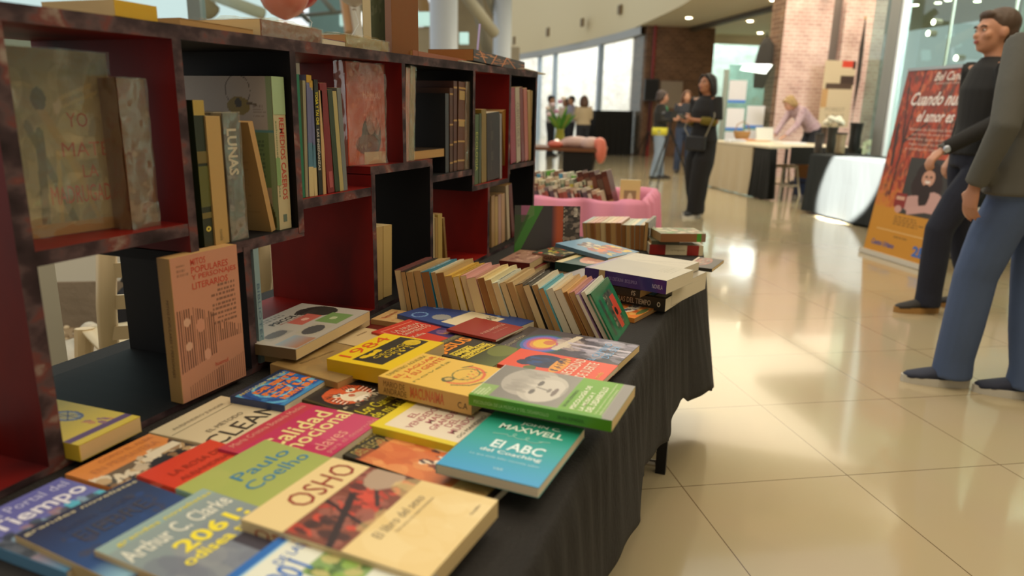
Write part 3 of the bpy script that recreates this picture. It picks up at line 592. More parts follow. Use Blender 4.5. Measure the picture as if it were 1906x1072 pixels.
# psicologia magazine stack
b = flat('thick old cream magazine lowest beside the blue-edged upright book', [(409,643),(553,574),(700,589),(548,660)], .735, .022, 'b49c70', page='cream', group=GF)
b = flat('large worn PSICOLOGIA magazine with red, green and portrait squares', [(411,632),(557,563),(692,580),(545,649)], .757, .021, 'a8a094', page='cream', group=GF, spine='6a5a40')
I = Ink(110, 90, 'aaa49a').ell(.86,.42,.13,.22,'2c2a24').ell(.80,.28,.1,.12,'34302a').rect(.48,.34,.76,.56,'b05a4c').ell(.62,.45,.04,.04,'d0a090').rect(.60,.60,.86,.9,'6c8a50').ell(.73,.74,.04,.04,'b0b890').rect(.08,.42,.34,.6,'9a968c').ell(.22,.5,.11,.08,'5c5c5c').rect(.30,.66,.56,.92,'a8a292').ell(.42,.78,.12,.1,'4c4c4c').grad('8ca0ac','a07050',u0=.02,v0=.7,u1=.26,v1=.98).micro(.35,.04,.8,.16,2,'5a5650')
fart(b, I); ftext(b, 'PSICOLOGIA', .38,.20,.92,.29,'2a2624', bold=.02); ftext(b, 'de la vida cotidiana', .42,.305,.7,.335,'a04438', name='subtitle')
# small cream
b = flat('small cream and orange paperback at the foot of the cream upright books', [(693,592),(727,575),(776,581),(744,603)], .722, .012, 'b08c5c', page='tan', group=GF)
I = Ink(50, 60, 'c09c68').blobs(.1,.1,.9,.9,['c8784c','b85c40','d0b07c'],16,.07,3,.5); fart(b, I); ftext(b, 'fantasmas', .2,.2,.8,.36,'a04830')
flat('thin dark book under the small cream and orange paperback', [(700,604),(735,584),(792,592),(760,615)], .710, .009, '3a1c16', page='tan', group=GF)

# ---- pile at the far corner
GP = 'books piled at the far corner of the table'
b = flat('orange comic-style paperback half hidden under the black spine book', [(1092,572),(1125,540),(1213,565),(1190,598)], .712, .011, 'c8742c', page='tan', group=GP)
I = Ink(60, 90, 'd08034').blobs(0,.3,1,1,['d88a3c','c05a28','e0b060','d87030'],40,.08,3,.7).ell(.5,.72,.3,.09,'e0d4b8').ell(.6,.7,.16,.05,'2a2c34').blobs(.3,.6,.95,.85,['2a3040','e4dcc4','3a3a70'],24,.04,4).ell(.4,.93,.2,.05,'5c7040')
fart(b, I)
b = flat('black-spined thick paperback with white title GUERRAS DEL TIEMPO', [(1065,528),(1108,500),(1262,536),(1246,556)], .742, .034, '282826', page='white', group=GP, spine='22201e')
I = Ink(60, 120, '2c2c2a').rect(.1,.2,.9,.5,'6a6c5c').micro(.1,.2,.9,.5,5,'b8b8a0').rect(.1,.55,.9,.86,'3c84b4').micro(.1,.55,.9,.86,4,'88b8cc').rect(.1,.88,.9,.98,'8a8a80'); fart(b, I)
stext(b, 'GUERRAS DEL TIEMPO', .42,.86,.3,.72,'c8beaa', bold=.01); stext(b, 'O', .92,.955,.3,.7,'d0c8b8', name='publisher_mark', bold=.04)
b = flat('slim black paperback sandwiched between the black and purple spines', [(1058,512),(1095,487),(1225,518),(1197,545)], .764, .020, '3a1a14', page='tan', group=GP, spine='1c1a18')
stext(b, 'fS', .9,.95,.2,.8,'b0a898', name='publisher_mark')
b = flat('white paperback with a purple spine on top of the corner pile', [(1110,494),(1140,474),(1270,502),(1247,530)], .800, .034, 'aaa494', page='white', group=GP, spine='3a2c6c', rough=.15)
I = Ink(60, 120, 'a8a498').grad('9a968e','b0aa98').ell(.4,.45,.3,.25,'a09c92',.7,soft=.5).rect(0,0,1,.05,'8a7c9a').micro(.5,.7,.95,.9,5,'9a9484'); fart(b, I)
spatch(b, .185,.26,'b09c70'); stext(b, 'LA CRISTALINA  BIOQUIMICA', .32,.66,.3,.62,'8a80b4'); stext(b, 'NOVELA', .84,.96,.3,.62,'c0b8d0', name='author')
b = flat('white paperback with a faint sketch behind the purple-spined one', [(1150,482),(1176,465),(1288,489),(1270,504)], .787, .023, 'b0a896', page='white', group=GP)
I = Ink(60, 110, 'b2ac9c').line(.3,.3,.5,.6,.02,'9c968a').line(.5,.6,.7,.9,.015,'9c968a').line(.35,.5,.4,.95,.012,'a8a294').micro(.6,.1,.95,.3,4,'a8a294').micro(.6,.8,.95,.95,3,'a8a294').rect(0,0,1,.06,'9c948c'); fart(b, I)
flat('grey-covered paperback supporting the two white books on the corner', [(1120,508),(1165,478),(1291,505),(1262,540)], .763, .050, '8c8678', page='white', group=GP)
b = flat('thin dark book with an oval picture jutting over the table corner', [(1278,494),(1293,477),(1341,483),(1326,501)], .745, .010, '2a2620', page='cream', group=GP, name='slim_book')
I = Ink(50, 70, '3a3028').ell(.6,.4,.4,.3,'8a4a3a').blobs(.3,.2,.9,.6,['a87860','4a5048','7c8070'],30,.06,3,.7).rect(0,.0,1,.08,'b8a890'); fart(b, I)
b = flat('dark green paperback with an oval pink picture and cream band', [(1050,487),(1080,463),(1150,478),(1119,502)], .768, .024, '24443c', page='cream', group=GP, spine='1c3c38')
I = Ink(80, 110, '28483c').rect(0,0,1,.16,'c0b07c').ell(.55,.58,.38,.30,'c08c74').blobs(.3,.4,.8,.75,['b87868','d0ac8c','9a7058'],30,.06,3,.6).rect(0,.92,1,1,'b0a47c'); fart(b, I)
b = flat('multicoloured paperback with letters along its edge behind the green one', [(1008,470),(1032,451),(1082,462),(1052,482)], .748, .020, '4a4630', page='cream', group=GP, spine='8a6858')
I = Ink(60, 70, '3a4030').blobs(0,0,1,1,['2a2c28','b0a83c','c8b890','5a6a34','c0502c'],60,.06,3); fart(b, I); stext(b, 'M.EL GARCIA', .1,.9,.2,.75,'4a3028', bold=.03)
b = flat('light blue paperback with a statue and flames resting tilted on the pile', [(1066,457),(1091,436),(1163,466),(1132,484)], .785, .012, '4c7088', page='cream', group=GP, tilt=math.radians(4))
I = Ink(70, 110, '5c84a0').grad('6088a4','4a7490').blobs(.3,.2,.7,.5,['4a2c24','8a6450','c0b49c'],28,.05,3).blobs(.2,.5,.9,.9,['d0b030','c86428','a04030','8a5c3c'],50,.06,4,.8); fart(b, I)
b = flat('brown patterned paperback lying behind the leaning row', [(934,483),(961,464),(1013,468),(988,492)], .742, .022, '7a5444', page='cream', group=GP, spine='5c1c18')
I = Ink(60, 60, '8a6452').blobs(.1,.1,.9,.9,['6a3c34','b08c78','94705c'],40,.06,3,.8); fart(b, I)
b = flat('dark red paperback with white letters below the brown patterned book', [(925,500),(952,478),(1010,486),(985,512)], .719, .018, '5c1410', page='cream', group=GP); ftext(b, 'JARA', .1,.6,.8,.8,'c8b0a0')
flat('spotted brown paperback below the dark green one', [(1035,512),(1075,482),(1150,500),(1112,528)], .742, .022, '6c5a40', page='tan', group=GP)
flat('pinkish paperback at the bottom of the pile behind the leaning row', [(1020,528),(1062,500),(1170,520),(1125,552)], .720, .019, 'a0705a', page='tan', group=GP)
# far right pile
GR = 'books stacked at the far end of the table'
b = flat('thick white paperback with red spine bands at the far table end', [(1195,458),(1240,430),(1322,440),(1321,457)], .762, .045, 'c8bda4', page='white', group=GR, spine='c8bda4')
def pile_book(lab, x0, x1, y0, y1, z0, z1, cover, front, rz=0, page='tan', name='paperback_book'):
    M = Matrix.Translation(((x0+x1)/2, (y0+y1)/2, z0)) @ Matrix.Rotation(rz, 4, 'Z') @ Matrix.Translation((-(x1-x0)/2, -(y1-y0)/2, 0))
    return M
bpy.data.objects.remove(b.children[0]); bpy.data.objects.remove(b)
p0 = at(1208, 473, z=.701); p1 = at(1308, 476, z=.701)
X = (p1-p0); L = X.length; Xn = X.normalized(); Yn = Vector((-Xn.y, Xn.x, 0))
# spine faces the camera: local -x must look at the camera -> local y (head) points left
M = frame(p1+Vector((0, 0, .0)), Yn, -Xn)
b = book('thick white paperback with two red spine bands at the far table end', .14, L, .036, M, 'c8bda4', page='white', spine='cbbf9f', group=GR)
spatch(b, 0, .30, '8a1812'); spatch(b, .70, .92, '8a1812'); stext(b, 'La Inmigracion', .40,.66,.35,.6,'8a7c64', up=False)
b = book('dark green small paperback lying on the red-banded one', .12, L*.52, .014, frame(p1-Xn*L*.45+Vector((0, 0, .036)), Yn, -Xn), '4a4a34', page='tan', group=GR)
b = book('brown-edged paperback with a bright green corner, topmost at the table end', .13, L*.86, .030, frame(p1+Xn*.005+Vector((0, 0, .0501)), (-Xn*.15+Yn), -Xn), '7a7850', page='tan', group=GR, spine='8c5c34')
spatch(b, .80, .90, '4a9a2c'); spatch(b, .90, 1.0, '8a6c58')
I = Ink(60, 70, '6a6c4c').blobs(0,0,1,1,['4a7a34','b8b090','8a5c48','c0a888'],40,.07,3); fart(b, I)

# ------------------------------------------------------------------ books standing in the bookcase
def hz(p, py):
    """height above p at which its vertical line reaches image row py"""
    lo, hi = -1.0, 8.0
    for _ in range(40):
        m_ = (lo+hi)/2; d = np.array([p[0], p[1], m_])-CAM; yy = 536-FPX*(d@CU)/(d@CF)
        if yy > py: lo = m_
        else: hi = m_
    return lo
def spine(label, top, bot, yt, yb, z0, cover, page='cream', xp=-.685, w_=.125, group=None, **k):
    """upright book, spine towards the room; top/bot = (left,right) columns of the spine at its head and foot"""
    yt0, yt1 = at(top[0], yt, x=xp).y, at(top[1], yt, x=xp).y
    yb0, yb1 = at(bot[0], yb, x=xp).y, at(bot[1], yb, x=xp).y
    z1 = at((top[0]+top[1])/2, yt, x=xp).z
    ph = math.atan2((yt0+yt1-yb0-yb1)/2, z1-z0)
    if abs(ph) < .035: ph = 0.0
    t_ = max(.004, ((yt1-yt0)+(yb1-yb0))/2*math.cos(ph))-.0006
    M = frame((xp, (yb0+yb1)/2-t_/2, z0+max(0, t_*math.sin(ph)*1.0)), (-1, 0, 0), (0, math.sin(ph), math.cos(ph)))
    return book(label, w_, (z1-z0)/max(.5, math.cos(ph)), t_, M, cover, page=page, group=group, **k)
def bback(o, ink, mt=None):
    w_, h_, t_ = o['dim']; return ink.build('cover_picture', o, w_, h_, frame((w_, 0, -.0006), (-1, 0, 0), (0, 1, 0)), mt)
def btext(o, s_, u0, v0, u1, v1, c, **k):
    w_, h_, t_ = o['dim']; return text(o, s_, frame((w_, 0, -.0011), (-1, 0, 0), (0, 1, 0)), u0*w_, (1-v1)*h_, u1*w_, (1-v0)*h_, c, **k)
def wrap(o, puff=.004, name='plastic_wrap'):
    w_, h_, t_ = o['dim']; b = MB(); n = 14; g = np.random.default_rng(int(h_*10000))
    def sheet(f, nu, nv):
        vs = [f(a/nu, c/nv) for a in range(nu+1) for c in range(nv+1)]
        b.add(vs, [(a*(nv+1)+c, (a+1)*(nv+1)+c, (a+1)*(nv+1)+c+1, a*(nv+1)+c+1) for a in range(nu) for c in range(nv)])
    ph = g.uniform(0, 6, 6)
    def rip(u, v): return puff*(.35+.35*math.sin(u*9+v*7+ph[0])+.3*math.sin(v*23-u*11+ph[1])+.2*math.sin((u+v)*31+ph[2]))
    sheet(lambda u, v: (-.002+u*(w_+.004), v*(h_+.004)-.002, t_+.0015+abs(rip(u, v))), n, n)
    sheet(lambda u, v: (-.002+u*(w_+.004), v*(h_+.004)-.002, -.0015-abs(rip(u, v))), n, n)
    sheet(lambda u, v: (-.0025-abs(rip(u, v))*.6, v*(h_+.004)-.002, -.0015+u*(t_+.003)), 5, n)
    return b.build(name, PLASTIC, o, smooth=True)
def standf(label, pl, pr, z0, ytop, t_, cover, lean=0.0, **k):
    """upright book whose cover faces the viewer; pl, pr = feet of the cover's left and right edges"""
    a = at(*pl, z=z0); b_ = at(*pr, z=z0); X = (b_-a); w_ = X.length; X.normalize()
    h_ = hz(a, ytop)-z0; N = Vector((X.y, -X.x, 0)); Y = Vector((0, 0, math.cos(lean)))-N*math.sin(lean)
    Z = X.cross(Y)
    return book(label, w_, h_/math.cos(lean), t_, frame(a-Z*t_+Vector((0, 0, .0003+t_*abs(math.sin(lean)))), X, Y), cover, **k)
def lying(label, xl, xr, t_, z0, depth, cover, page, side='pages', xp=-.69, ym=100, z_=None, rz=0.0, **k):
    """book lying on a shelf, long side along the bookcase; side = what it shows to the room"""
    y0, y1 = at(xl, ym, x=xp).y, at(xr, ym, x=xp).y; c = Vector(((xp-depth/2), (y0+y1)/2, z0))
    R_ = Matrix.Translation(c) @ Matrix.Rotation(rz, 4, 'Z')
    if side == 'spine': M = R_ @ frame((depth/2, -(y1-y0)/2, 0), (-1, 0, 0), (0, -1, 0)) ; M = R_ @ frame((depth/2, (y1-y0)/2, 0), (-1, 0, 0), (0, -1, 0))
    else: M = R_ @ frame((-depth/2, -(y1-y0)/2, 0), (1, 0, 0), (0, 1, 0))
    return book(label, depth, y1-y0, t_, M, cover, page=page, **k)

# cell A
A0 = at(62, 448, x=-.72); 
b = standf('large plastic-wrapped olive hardback with red lettering, leaning in the nearest shelf cell', (50, 447), (232, 421), 1.0065, 84, .030, '7c7050', page='tan', hard=True, spine='6a5c40', rough=.55)
I = Ink(90, 110, '98906c').blobs(0,0,1,1,['887e58','a29a72','80785a','aca480'],60,.09,3,.6).line(.15,.4,.5,.95,.03,'5c5a44',.8).line(.28,.3,.62,.7,.035,'a08c5c',.9).ell(.28,.26,.07,.06,'5a5644').line(.25,.45,.2,.95,.04,'5e5c48',.9).line(.45,.5,.75,.95,.02,'a4915e').line(.4,.55,.35,.95,.02,'a4915e').line(.5,.25,.8,.18,.012,'a89a6a').line(.5,.3,.85,.22,.01,'a89a6a').rect(0,.93,1,1,'a4824a')
fart(b, I); ftext(b, 'YO', .52,.33,.73,.41,'a04a38'); ftext(b, 'MATÉ', .44,.47,.92,.57,'a04a38'); ftext(b, 'LA', .62,.62,.78,.69,'a04a38'); ftext(b, 'MADRUGADA', .28,.73,.97,.83,'b04a38'); wrap(b, .005)
b = spine('brown plastic-wrapped thick book standing right of the red-lettered hardback', (225, 273), (243, 297), 147, 420, 1.0065, '5c3a22', page='brown', xp=-.70, w_=.06, spine='6a452c'); wrap(b, .004)
# cell B
GB = None
b = spine('dark green and yellow upright book, first from the left in the black upper cell', (352, 372), (380, 401), 186, 459, .9575, '28301c', page='tan', xp=-.683, spine='2c3020')
spatch(b, .0, .10, 'a89048'); spatch(b, .34,.42, '6a5c30'); spatch(b, .44,.72, '5a5a28'); spatch(b, .76,.80, '6c6030'); stext(b, 'ANATOMIA', .47,.70,.2,.8,'b8a848', bold=.02); stext(b, 'O', .855,.895,.25,.75,'c8b850', bold=.08, name='publisher_mark')
b = spine('plain cream book with yellowed edge, second in the black upper cell', (376, 405), (402, 427), 216, 459, .9575, 'b89a64', page='cream', xp=-.680, spine='b09058'); stext(b, 'novela', .88,.97,.35,.6,'7a6a44', name='author')
b = spine('silver shiny plastic-wrapped grey book, third in the black upper cell', (411, 443), (431, 459), 210, 452, .9575, '5c5448', page='white', xp=-.682, spine='565250', rough=.2); stext(b, 'LUNAS', .12,.48,.2,.8,'c8c0b0', bold=.03); wrap(b, .004)
b = spine('tan book leaning diagonally against the remedies book', (461, 470), (505, 514), 228, 438, .9575, '9c7a48', page='tan', xp=-.684, spine='b08c58', w_=.13)
bback(b, Ink(40, 60, 'a07e4a').micro(.1,.12,.9,.9,22,'8a6a3c',.6)) if b['dim'][2] > 0 else None
b = spine('big white and green book 1001 Remedios Caseros at the right of the black cell', (509, 531), (520, 543), 143, 426, .9575, 'b0a48a', page='white', xp=-.683, w_=.205, spine='b8ac88')
I = Ink(90, 120, 'a89c88').rect(0,.0,1,.36,'b0a49a').rect(0,.36,.94,.72,'6c8452').rect(0,.72,1,1,'a8957c').rect(.94,0,1,1,'8a9c74').ring(.62,.09,.14,.10,.03,'5c5040').ell(.62,.19,.13,.06,'8a7420').ell(.62,.17,.04,.03,'3c3010').line(.72,.17,.82,.18,.008,'5c4820').micro(.45,.40,.88,.66,9,'46583c',.8,align='r').micro(.78,.18,.95,.26,4,'8a7c70').ell(.72,.95,.25,.2,'4c4a20').ell(.75,.97,.14,.1,'6a6c30').rect(0,.34,1,.355,'5c8c8c').micro(.1,.27,.5,.33,2,'a04858')
bback(b, I); spatch(b, 0, .24, '9cb48c', b0=0, b1=1); stext(b, '1001', .03,.22,.16,.78,'2c7478', bold=.035); stext(b, 'REMEDIOS CASEROS', .26,.80,.42,.82,'b44838', bold=.02); stext(b, 'soluciones saludables', .28,.78,.12,.26,'5c7c54', name='author'); spatch(b, .90,.95,'5c6c60', name='publisher_mark', b0=.35, b1=.65)
spatch(b, .52,.70,'7c9c68', b0=0,b1=.34)
# cell C
GC = 'thin spines in the red upper cell'
rows = [('green glossy slim spine, first in the red upper cell', (550,560),(559,568),138,373,'1c6a4c','white',.14),
 ('slim grey-cream spine, second in the red upper cell', (562,568.5),(569,574),150,372,'8a8468','white',.12),
 ('blue-lavender spine with cream foot and gold top, third in the red upper cell', (568.5,579),(576,584),140,371,'6a6c90','tan',.13),
 ('pale yellow spine beside the blue-lavender one', (579,583),(584,592),150,370,'b8a868','tan',.13),
 ('black spine with yellow and white lettering in the red upper cell', (583,590),(593,601),148,365,'1e1c16','tan',.125),
 ('thin cream spine between the black and the crimson ones', (590,595),(601,608),168,364,'b89868','tan',.12),
 ('crimson spine, tallest right of the black-yellow one', (594,607),(610,623),155,362,'74161a','tan',.135),
 ('dark green spine with white specks right of the crimson one', (609,618),(624,633),167,360,'2c3820','tan',.12),
 ('beige-edged spine between dark green and silver ones', (618,625.5),(633,640),170,359,'a89a64','cream',.12),
 ('silver-grey shiny spine, last of the thin spines in the red cell', (626,634),(640,647),164,358,'6c7070','cream',.13)]
for lab, tp, bt, yt, yb, c_, pg, w_ in rows:
    b = spine(lab, tp, bt, yt, yb, 1.0125, c_, page=pg, w_=w_, xp=-.682, group=GC, name='slim_book')
    if 'blue-lav' in lab: spatch(b, 0,.06,'b08c2c'); spatch(b,.08,.55,'62648a'); spatch(b,.55,.75,'4c7488'); spatch(b,.75,1,'c0b080'); stext(b,'SALUD',.86,.95,.25,.75,'7a6c50',name='author')
    if lab.startswith('black'): stext(b,'YOGA Y TAI CHI',.1,.38,.15,.85,'d0c020',bold=.03); stext(b,'LAS ENSEÑANZAS',.42,.78,.15,.85,'c8c0b0',bold=.02)
    if lab.startswith('crim'): spatch(b,.80,.95,'a05050',b0=.3,b1=.8)
b = standf('orange-red plastic-wrapped book with a dark portrait above the thin spines', (649, 309), (718, 303), 1.0605, 114, .030, 'c04c2c', page='cream', spine='a83c14', rough=.3)
I = Ink(70, 110, 'b44a34').grad('bc5440','a83a24','u').ell(.62,.72,.26,.22,'4a1a1c').ell(.62,.58,.13,.12,'8a4a40').ell(.5,.8,.3,.1,'6a2420').rect(.42,.88,1,1,'c4a88c').micro(.4,.28,.9,.38,2,'d07c64').blobs(0,0,1,1,['c4665a','b85044'],20,.1,4,.4)
fart(b, I); ftext(b, 'HARUKI', .42,.27,.88,.34,'cc8068'); wrap(b, .006)
# cell E
b = spine('pink worn magazine spine, left of two in the middle black cell', (755,763),(753,760),127,303,1.0605,'a87c70',page='cream',xp=-.68,w_=.11,name='slim_book'); wrap(b,.002)
b = spine('beige shiny-wrapped magazine spine, right of two in the middle black cell', (763.5,773),(761,769),125,300,1.0605,'8a7c58',page='cream',xp=-.68,w_=.11,name='slim_book'); wrap(b,.003)
b = lying('small tan book lying flat beside the magazine spines', 771, 827, .024, 1.0605, .09, '3a2c1c', 'tan', side='pages', xp=-.685, ym=290)
b = spine('black ring binder with silver edge in the middle black cell', (830,836.5),(829,835),174,325,1.0125,'141314',page='white',xp=-.683,w_=.21,spine='3c4044', name='ring_binder', cat='binder')
for lab, tp, bt, yt, yb, c_ in (('small brown leather book with gold bands beside the binder',(838.5,845),(837,842.5),164,323,'4a2c1c'),
   ('thin brown spine with faint gold lettering between the leather books',(846,852.5),(844,850),151,321,'4c2c22'),
   ('thick brown leather book with gold bands in the middle black cell',(853.5,866.5),(851,863.5),153,318,'5c3824')):
    b = spine(lab, tp, bt, yt, yb, 1.0125, c_, page='tan', xp=-.683, w_=.14, group='brown leather volumes', name='leather_book', hard=True)
    for a_ in (.06, .42, .66, .88): spatch(b, a_, a_+.02, 'b08c50', name='gold_band')
    if 'thick' in lab: spatch(b,.10,.20,'a88c54',b0=.1,b1=.9); spatch(b,.44,.50,'a88c54',b0=.1,b1=.9); stext(b,'OBRAS',.12,.18,.3,.7,'4a2c18')
b = spine('silver plastic-wrapped brown volume at the right of the middle black cell', (867,877.5),(864.5,874.5),153,317,1.0125,'6a5c4c',page='tan',xp=-.683,w_=.14); wrap(b,.003)
# cell F
GFc = 'books in the narrow red cell'
for lab, tp, bt, yt, yb, c_, pg in (('green spine with yellow lettering, first in the narrow red cell',(883,889.5),(883,890),213,347,'3a5a30','tan'),
   ('dark green lettered spine, second in the narrow red cell',(890,895),(891,895),211,346,'34462c','tan'),
   ('olive tan spine, third in the narrow red cell',(895.5,904.5),(896,905.5),204,343,'7c6828','tan'),
   ('wide black spine with small white text in the narrow red cell',(905.5,929),(906.5,929.5),211,342,'16120e','white'),
   ('pale grey slim spine beside the black one with text',(930,933.5),(930,934),212,340,'8c8a8c','white'),
   ('brown-yellow scuffed spine leaning at the right of the narrow red cell',(934,943),(940,949.5),208,335,'8a6428','tan')):
    b = spine(lab, tp, bt, yt, yb, .9575, c_, page=pg, xp=-.683, w_=.13, group=GFc)
    if 'black' in lab and 'wide' in lab:
        for k_ in range(5): stext(b, 'historia universal', .12+.15*k_,.25+.15*k_,.3,.36+.2*(k_%2),'6a6458', name='spine_lines')
    if 'first' in lab: stext(b,'ECOLOGIA',.25,.8,.2,.8,'b8b850')
b = spine('tall tan book standing behind the olive spine', (893,915),(893,915),200,330,.9575,'8a7038',page='tan',xp=-.816,w_=.11)
# cell G
for lab, tp, bt, yt, yb, c_ in (('raspberry red spine, first in the last upper cell',(947.5,958),(951,960),165,304,'8c2c3c'),('white lettered spine, second in the last upper cell',(959,966),(961,969.5),164,303,'a89c84'),
   ('dark red spine, third in the last upper cell',(966.5,972.5),(970.5,976.5),164,302,'6c2018'),('salmon spine, fourth in the last upper cell',(973.5,980.5),(977.5,983.5),166,300,'a85c4c'),
   ('tan spine, fifth in the last upper cell',(981.5,987.5),(984.5,990),170,299,'a88c5c'),('cream spine at the right end of the last upper cell',(988,993),(991,994.5),170,297,'b4a078')):
    b = spine(lab, tp, bt, yt, yb, 1.0025, c_, page='cream', xp=-.683, w_=.13, group='spines in the last upper cell')
    if 'white' in lab: stext(b,'CUENTOS DEL SUR',.2,.8,.2,.8,'6a5c50')
# lower cells
b = standf('pink paperback MITOS POPULARES Y PERSONAJES LITERARIOS standing in the lower cell', (341, 752), (458, 699), .7125, 483, .026, 'c08468', page='tan', spine='a88a54', rough=.5)
I = Ink(120, 170, 'c08a70')
for k in range(30):
    u = .03+.032*k; top_ = .36+.30*max(0, (u-.25))**1.1 if u < .55 else .50+.2*(u-.55)
    if k % 7 == 6: top_ += .05
    I.rect(u, top_, u+.014, min(.80-.12*u, top_+.45 if u < .55 else .66), '4a3028', .85)
for k in range(26): I.rect(.12+.034*k, .90-.10*(k/26), .13+.034*k, .99, '5a3c30', .8)
I.ell(.16,.45,.05,.03,'d0a890').ell(.16,.62,.05,.03,'d0a890').ell(.35,.5,.06,.05,'c89078').ell(.42,.72,.05,.04,'d09c84').micro(.50,.24,.92,.54,9,'6a4c40',.8,align='r').rect(.0,.0,.0,1,'a88a54').micro(.08,.05,.26,.14,3,'8a6450')
fart(b, I)
for s_, x1, v in (('MITOS',.50,.03),('POPULARES',.84,.085),('Y PERSONAJES',.96,.14),('LITERARIOS',.82,.195)): ftext(b, s_, .28,v,x1,v+.045,'c04434', bold=.005)
ftext(b, 'huemul', .52,.80,.72,.83,'c04434', name='publisher_mark'); stext(b, 'MITOS POPULARES Y PERSONAJES', .28,.82,.35,.65,'6a5030')
b = spine('thin pale blue patterned spine standing between the lower cells', (472,482),(486,496),462,693,.7125,'7c98a0',page='white',xp=-.672,w_=.13,name='slim_book'); stext(b,'BIBLIOTECA',.3,.9,.25,.75,'4c6c84')
GD = 'cream-edged books in the lower black cell'
for lab, tp, bt, yt, yb, c_ in (('cream book with soft edges, left in the lower black cell',(699,712.5),(700,713),423,581,'b89c64'),('taller cream book beside it in the lower black cell',(713,729),(714,729.5),420,575,'c0a468')):
    b = spine(lab, tp, bt, yt, yb, .7125, c_, page='cream', xp=-.70, w_=.14, group=GD)
for lab, tp, bt, yt, yb, c_ in (('pale slim book, first in the lower red cell',(803,809),(803,809),399,478,'c0b088'),('tan slim book, second in the lower red cell',(810,814.5),(810,814.5),405,478,'a88850'),('yellowish slim book, third in the lower red cell',(815,823),(815,823),398,478,'b89c58'),('thin brown book leaning, fourth in the lower red cell',(823.5,827),(830,834),406,474,'8a6838')):
    b = spine(lab, tp, bt, yt, yb, .7125, c_, page='tan', xp=-.70, w_=.14, group='slim books in the lower red cell', name='slim_book')
for lab, tp, bt, yt, yb, c_ in (('tan spine, first in the lower right cell',(914.5,920.5),(914.5,920.5),364,476,'b08c5c'),('yellow-tan spine, second in the lower right cell',(921,926.5),(921,926.5),366,476,'b89858'),('pinkish spine, third in the lower right cell',(927,932.5),(927,932.5),362,474,'b08c80'),('orange-dotted cream spine, fourth in the lower right cell',(933,939),(933,939),361,473,'b89068'),('tall white spine, fifth in the lower right cell',(941,946),(944,949),346,470,'b8a888'),('dark red spine leaning at the right of the lower right cell',(947,952),(952,958),345,466,'5c1a18')):
    b = spine(lab, tp, bt, yt, yb, .7125, c_, page='tan', xp=-.70, w_=.14, group='spines in the lower right cell', name='slim_book')

# ---- on top of the bookcase
def zt(y): return ztop(y)+.0225
b = lying('yellow-covered book lying at the near end of the bookcase top', 212, 290, .022, zt(-1.43), .14, 'c8a018', 'cream', side='spine', ym=5, xp=-.675)
b = lying('tan curled old booklet lying on the bookcase top', 335, 470, .012, zt(-1.30), .15, 'b08c54', 'tan', side='pages', ym=35, xp=-.69, rough=.6, name='booklet', cat='booklet')
b = lying('brown plastic-wrapped book lying on the bookcase top', 485, 598, .030, zt(-1.08), .15, '7c5434', 'cream', side='spine', ym=55, xp=-.69, spine='7c4c30'); wrap(b, .006)
b = lying('purple and white thin book lying on the bookcase top', 600, 645, .012, zt(-.90), .14, '7c3a6c', 'white', side='pages', ym=65, xp=-.69)
b = lying('olive plastic-wrapped book lying on the bookcase top', 643, 722, .026, zt(-.79), .13, '8a7844', 'tan', side='spine', ym=75, xp=-.69, spine='94804c'); wrap(b, .005)
p_ = at(741, 88, x=-.74)
b = book('tall old book with green marbled cover standing on the bookcase top', .12, .34, .05, frame((-.72, at(768, 90, x=-.72).y-.0, zt(-.6)), (-.55, -.835, 0), (0, 0, 1)), '5c6450', page='cream', rough=.6, spine='5a6450')
bback(b, Ink(40, 90, '5f6a54').blobs(0,0,1,1,['6c7860','505c48','7c8470'],120,.04,4,.6)); b.data.materials[2] if False else None
b2 = book('tall brown wood-coloured album standing on the bookcase top left of the green one', .10, .34, .022, frame((-.735, at(718, 90, x=-.735).y, zt(-.68)), (.25, .968, 0), (0, 0, 1)), '7c4c20', page='cream', rough=.5)
b = lying('red-brown thin book lying on the bookcase top beyond the green book', 768, 868, .013, zt(-.42), .13, '8c4428', 'tan', side='spine', ym=98, xp=-.69, spine='94502c')
b = lying('thin white pamphlet under the black and orange book', 860, 905, .004, zt(-.2), .08, 'b8aca0', 'white', side='pages', ym=108, xp=-.676, name='pamphlet', cat='booklet')
b = lying('black and orange patterned thick book on the far bookcase top', 870, 984, .034, zt(.05)+.004, .15, '241c18', 'brown', side='spine', ym=110, xp=-.69, spine='241c18', rz=.06)
w_, h_, t_ = b['dim']
I = Ink(120, 30, '201c1c').blobs(0,0,1,1,['b06828','9c5c24','201c1c','c88848'],30,.06,8,.9,asp=.8).line(.1,0,.2,1,.01,'c87838').line(.3,1,.4,0,.01,'c87838').line(.6,0,.8,1,.015,'b87038').line(.5,1,.6,0,.01,'c87838')
I.build('spine_pattern', b, h_, t_, frame((-.0012, h_, 0), (0, -1, 0), (0, 0, 1)))
b = lying('thin white-covered booklet overhanging the far end of the bookcase', 968, 1024, .004, zt(.5), .14, 'b0a890', 'white', side='pages', ym=124, xp=-.69, name='booklet', cat='booklet', rz=.1)
b.matrix_world = b.matrix_world @ Matrix.Translation((0, 0, -.0005))

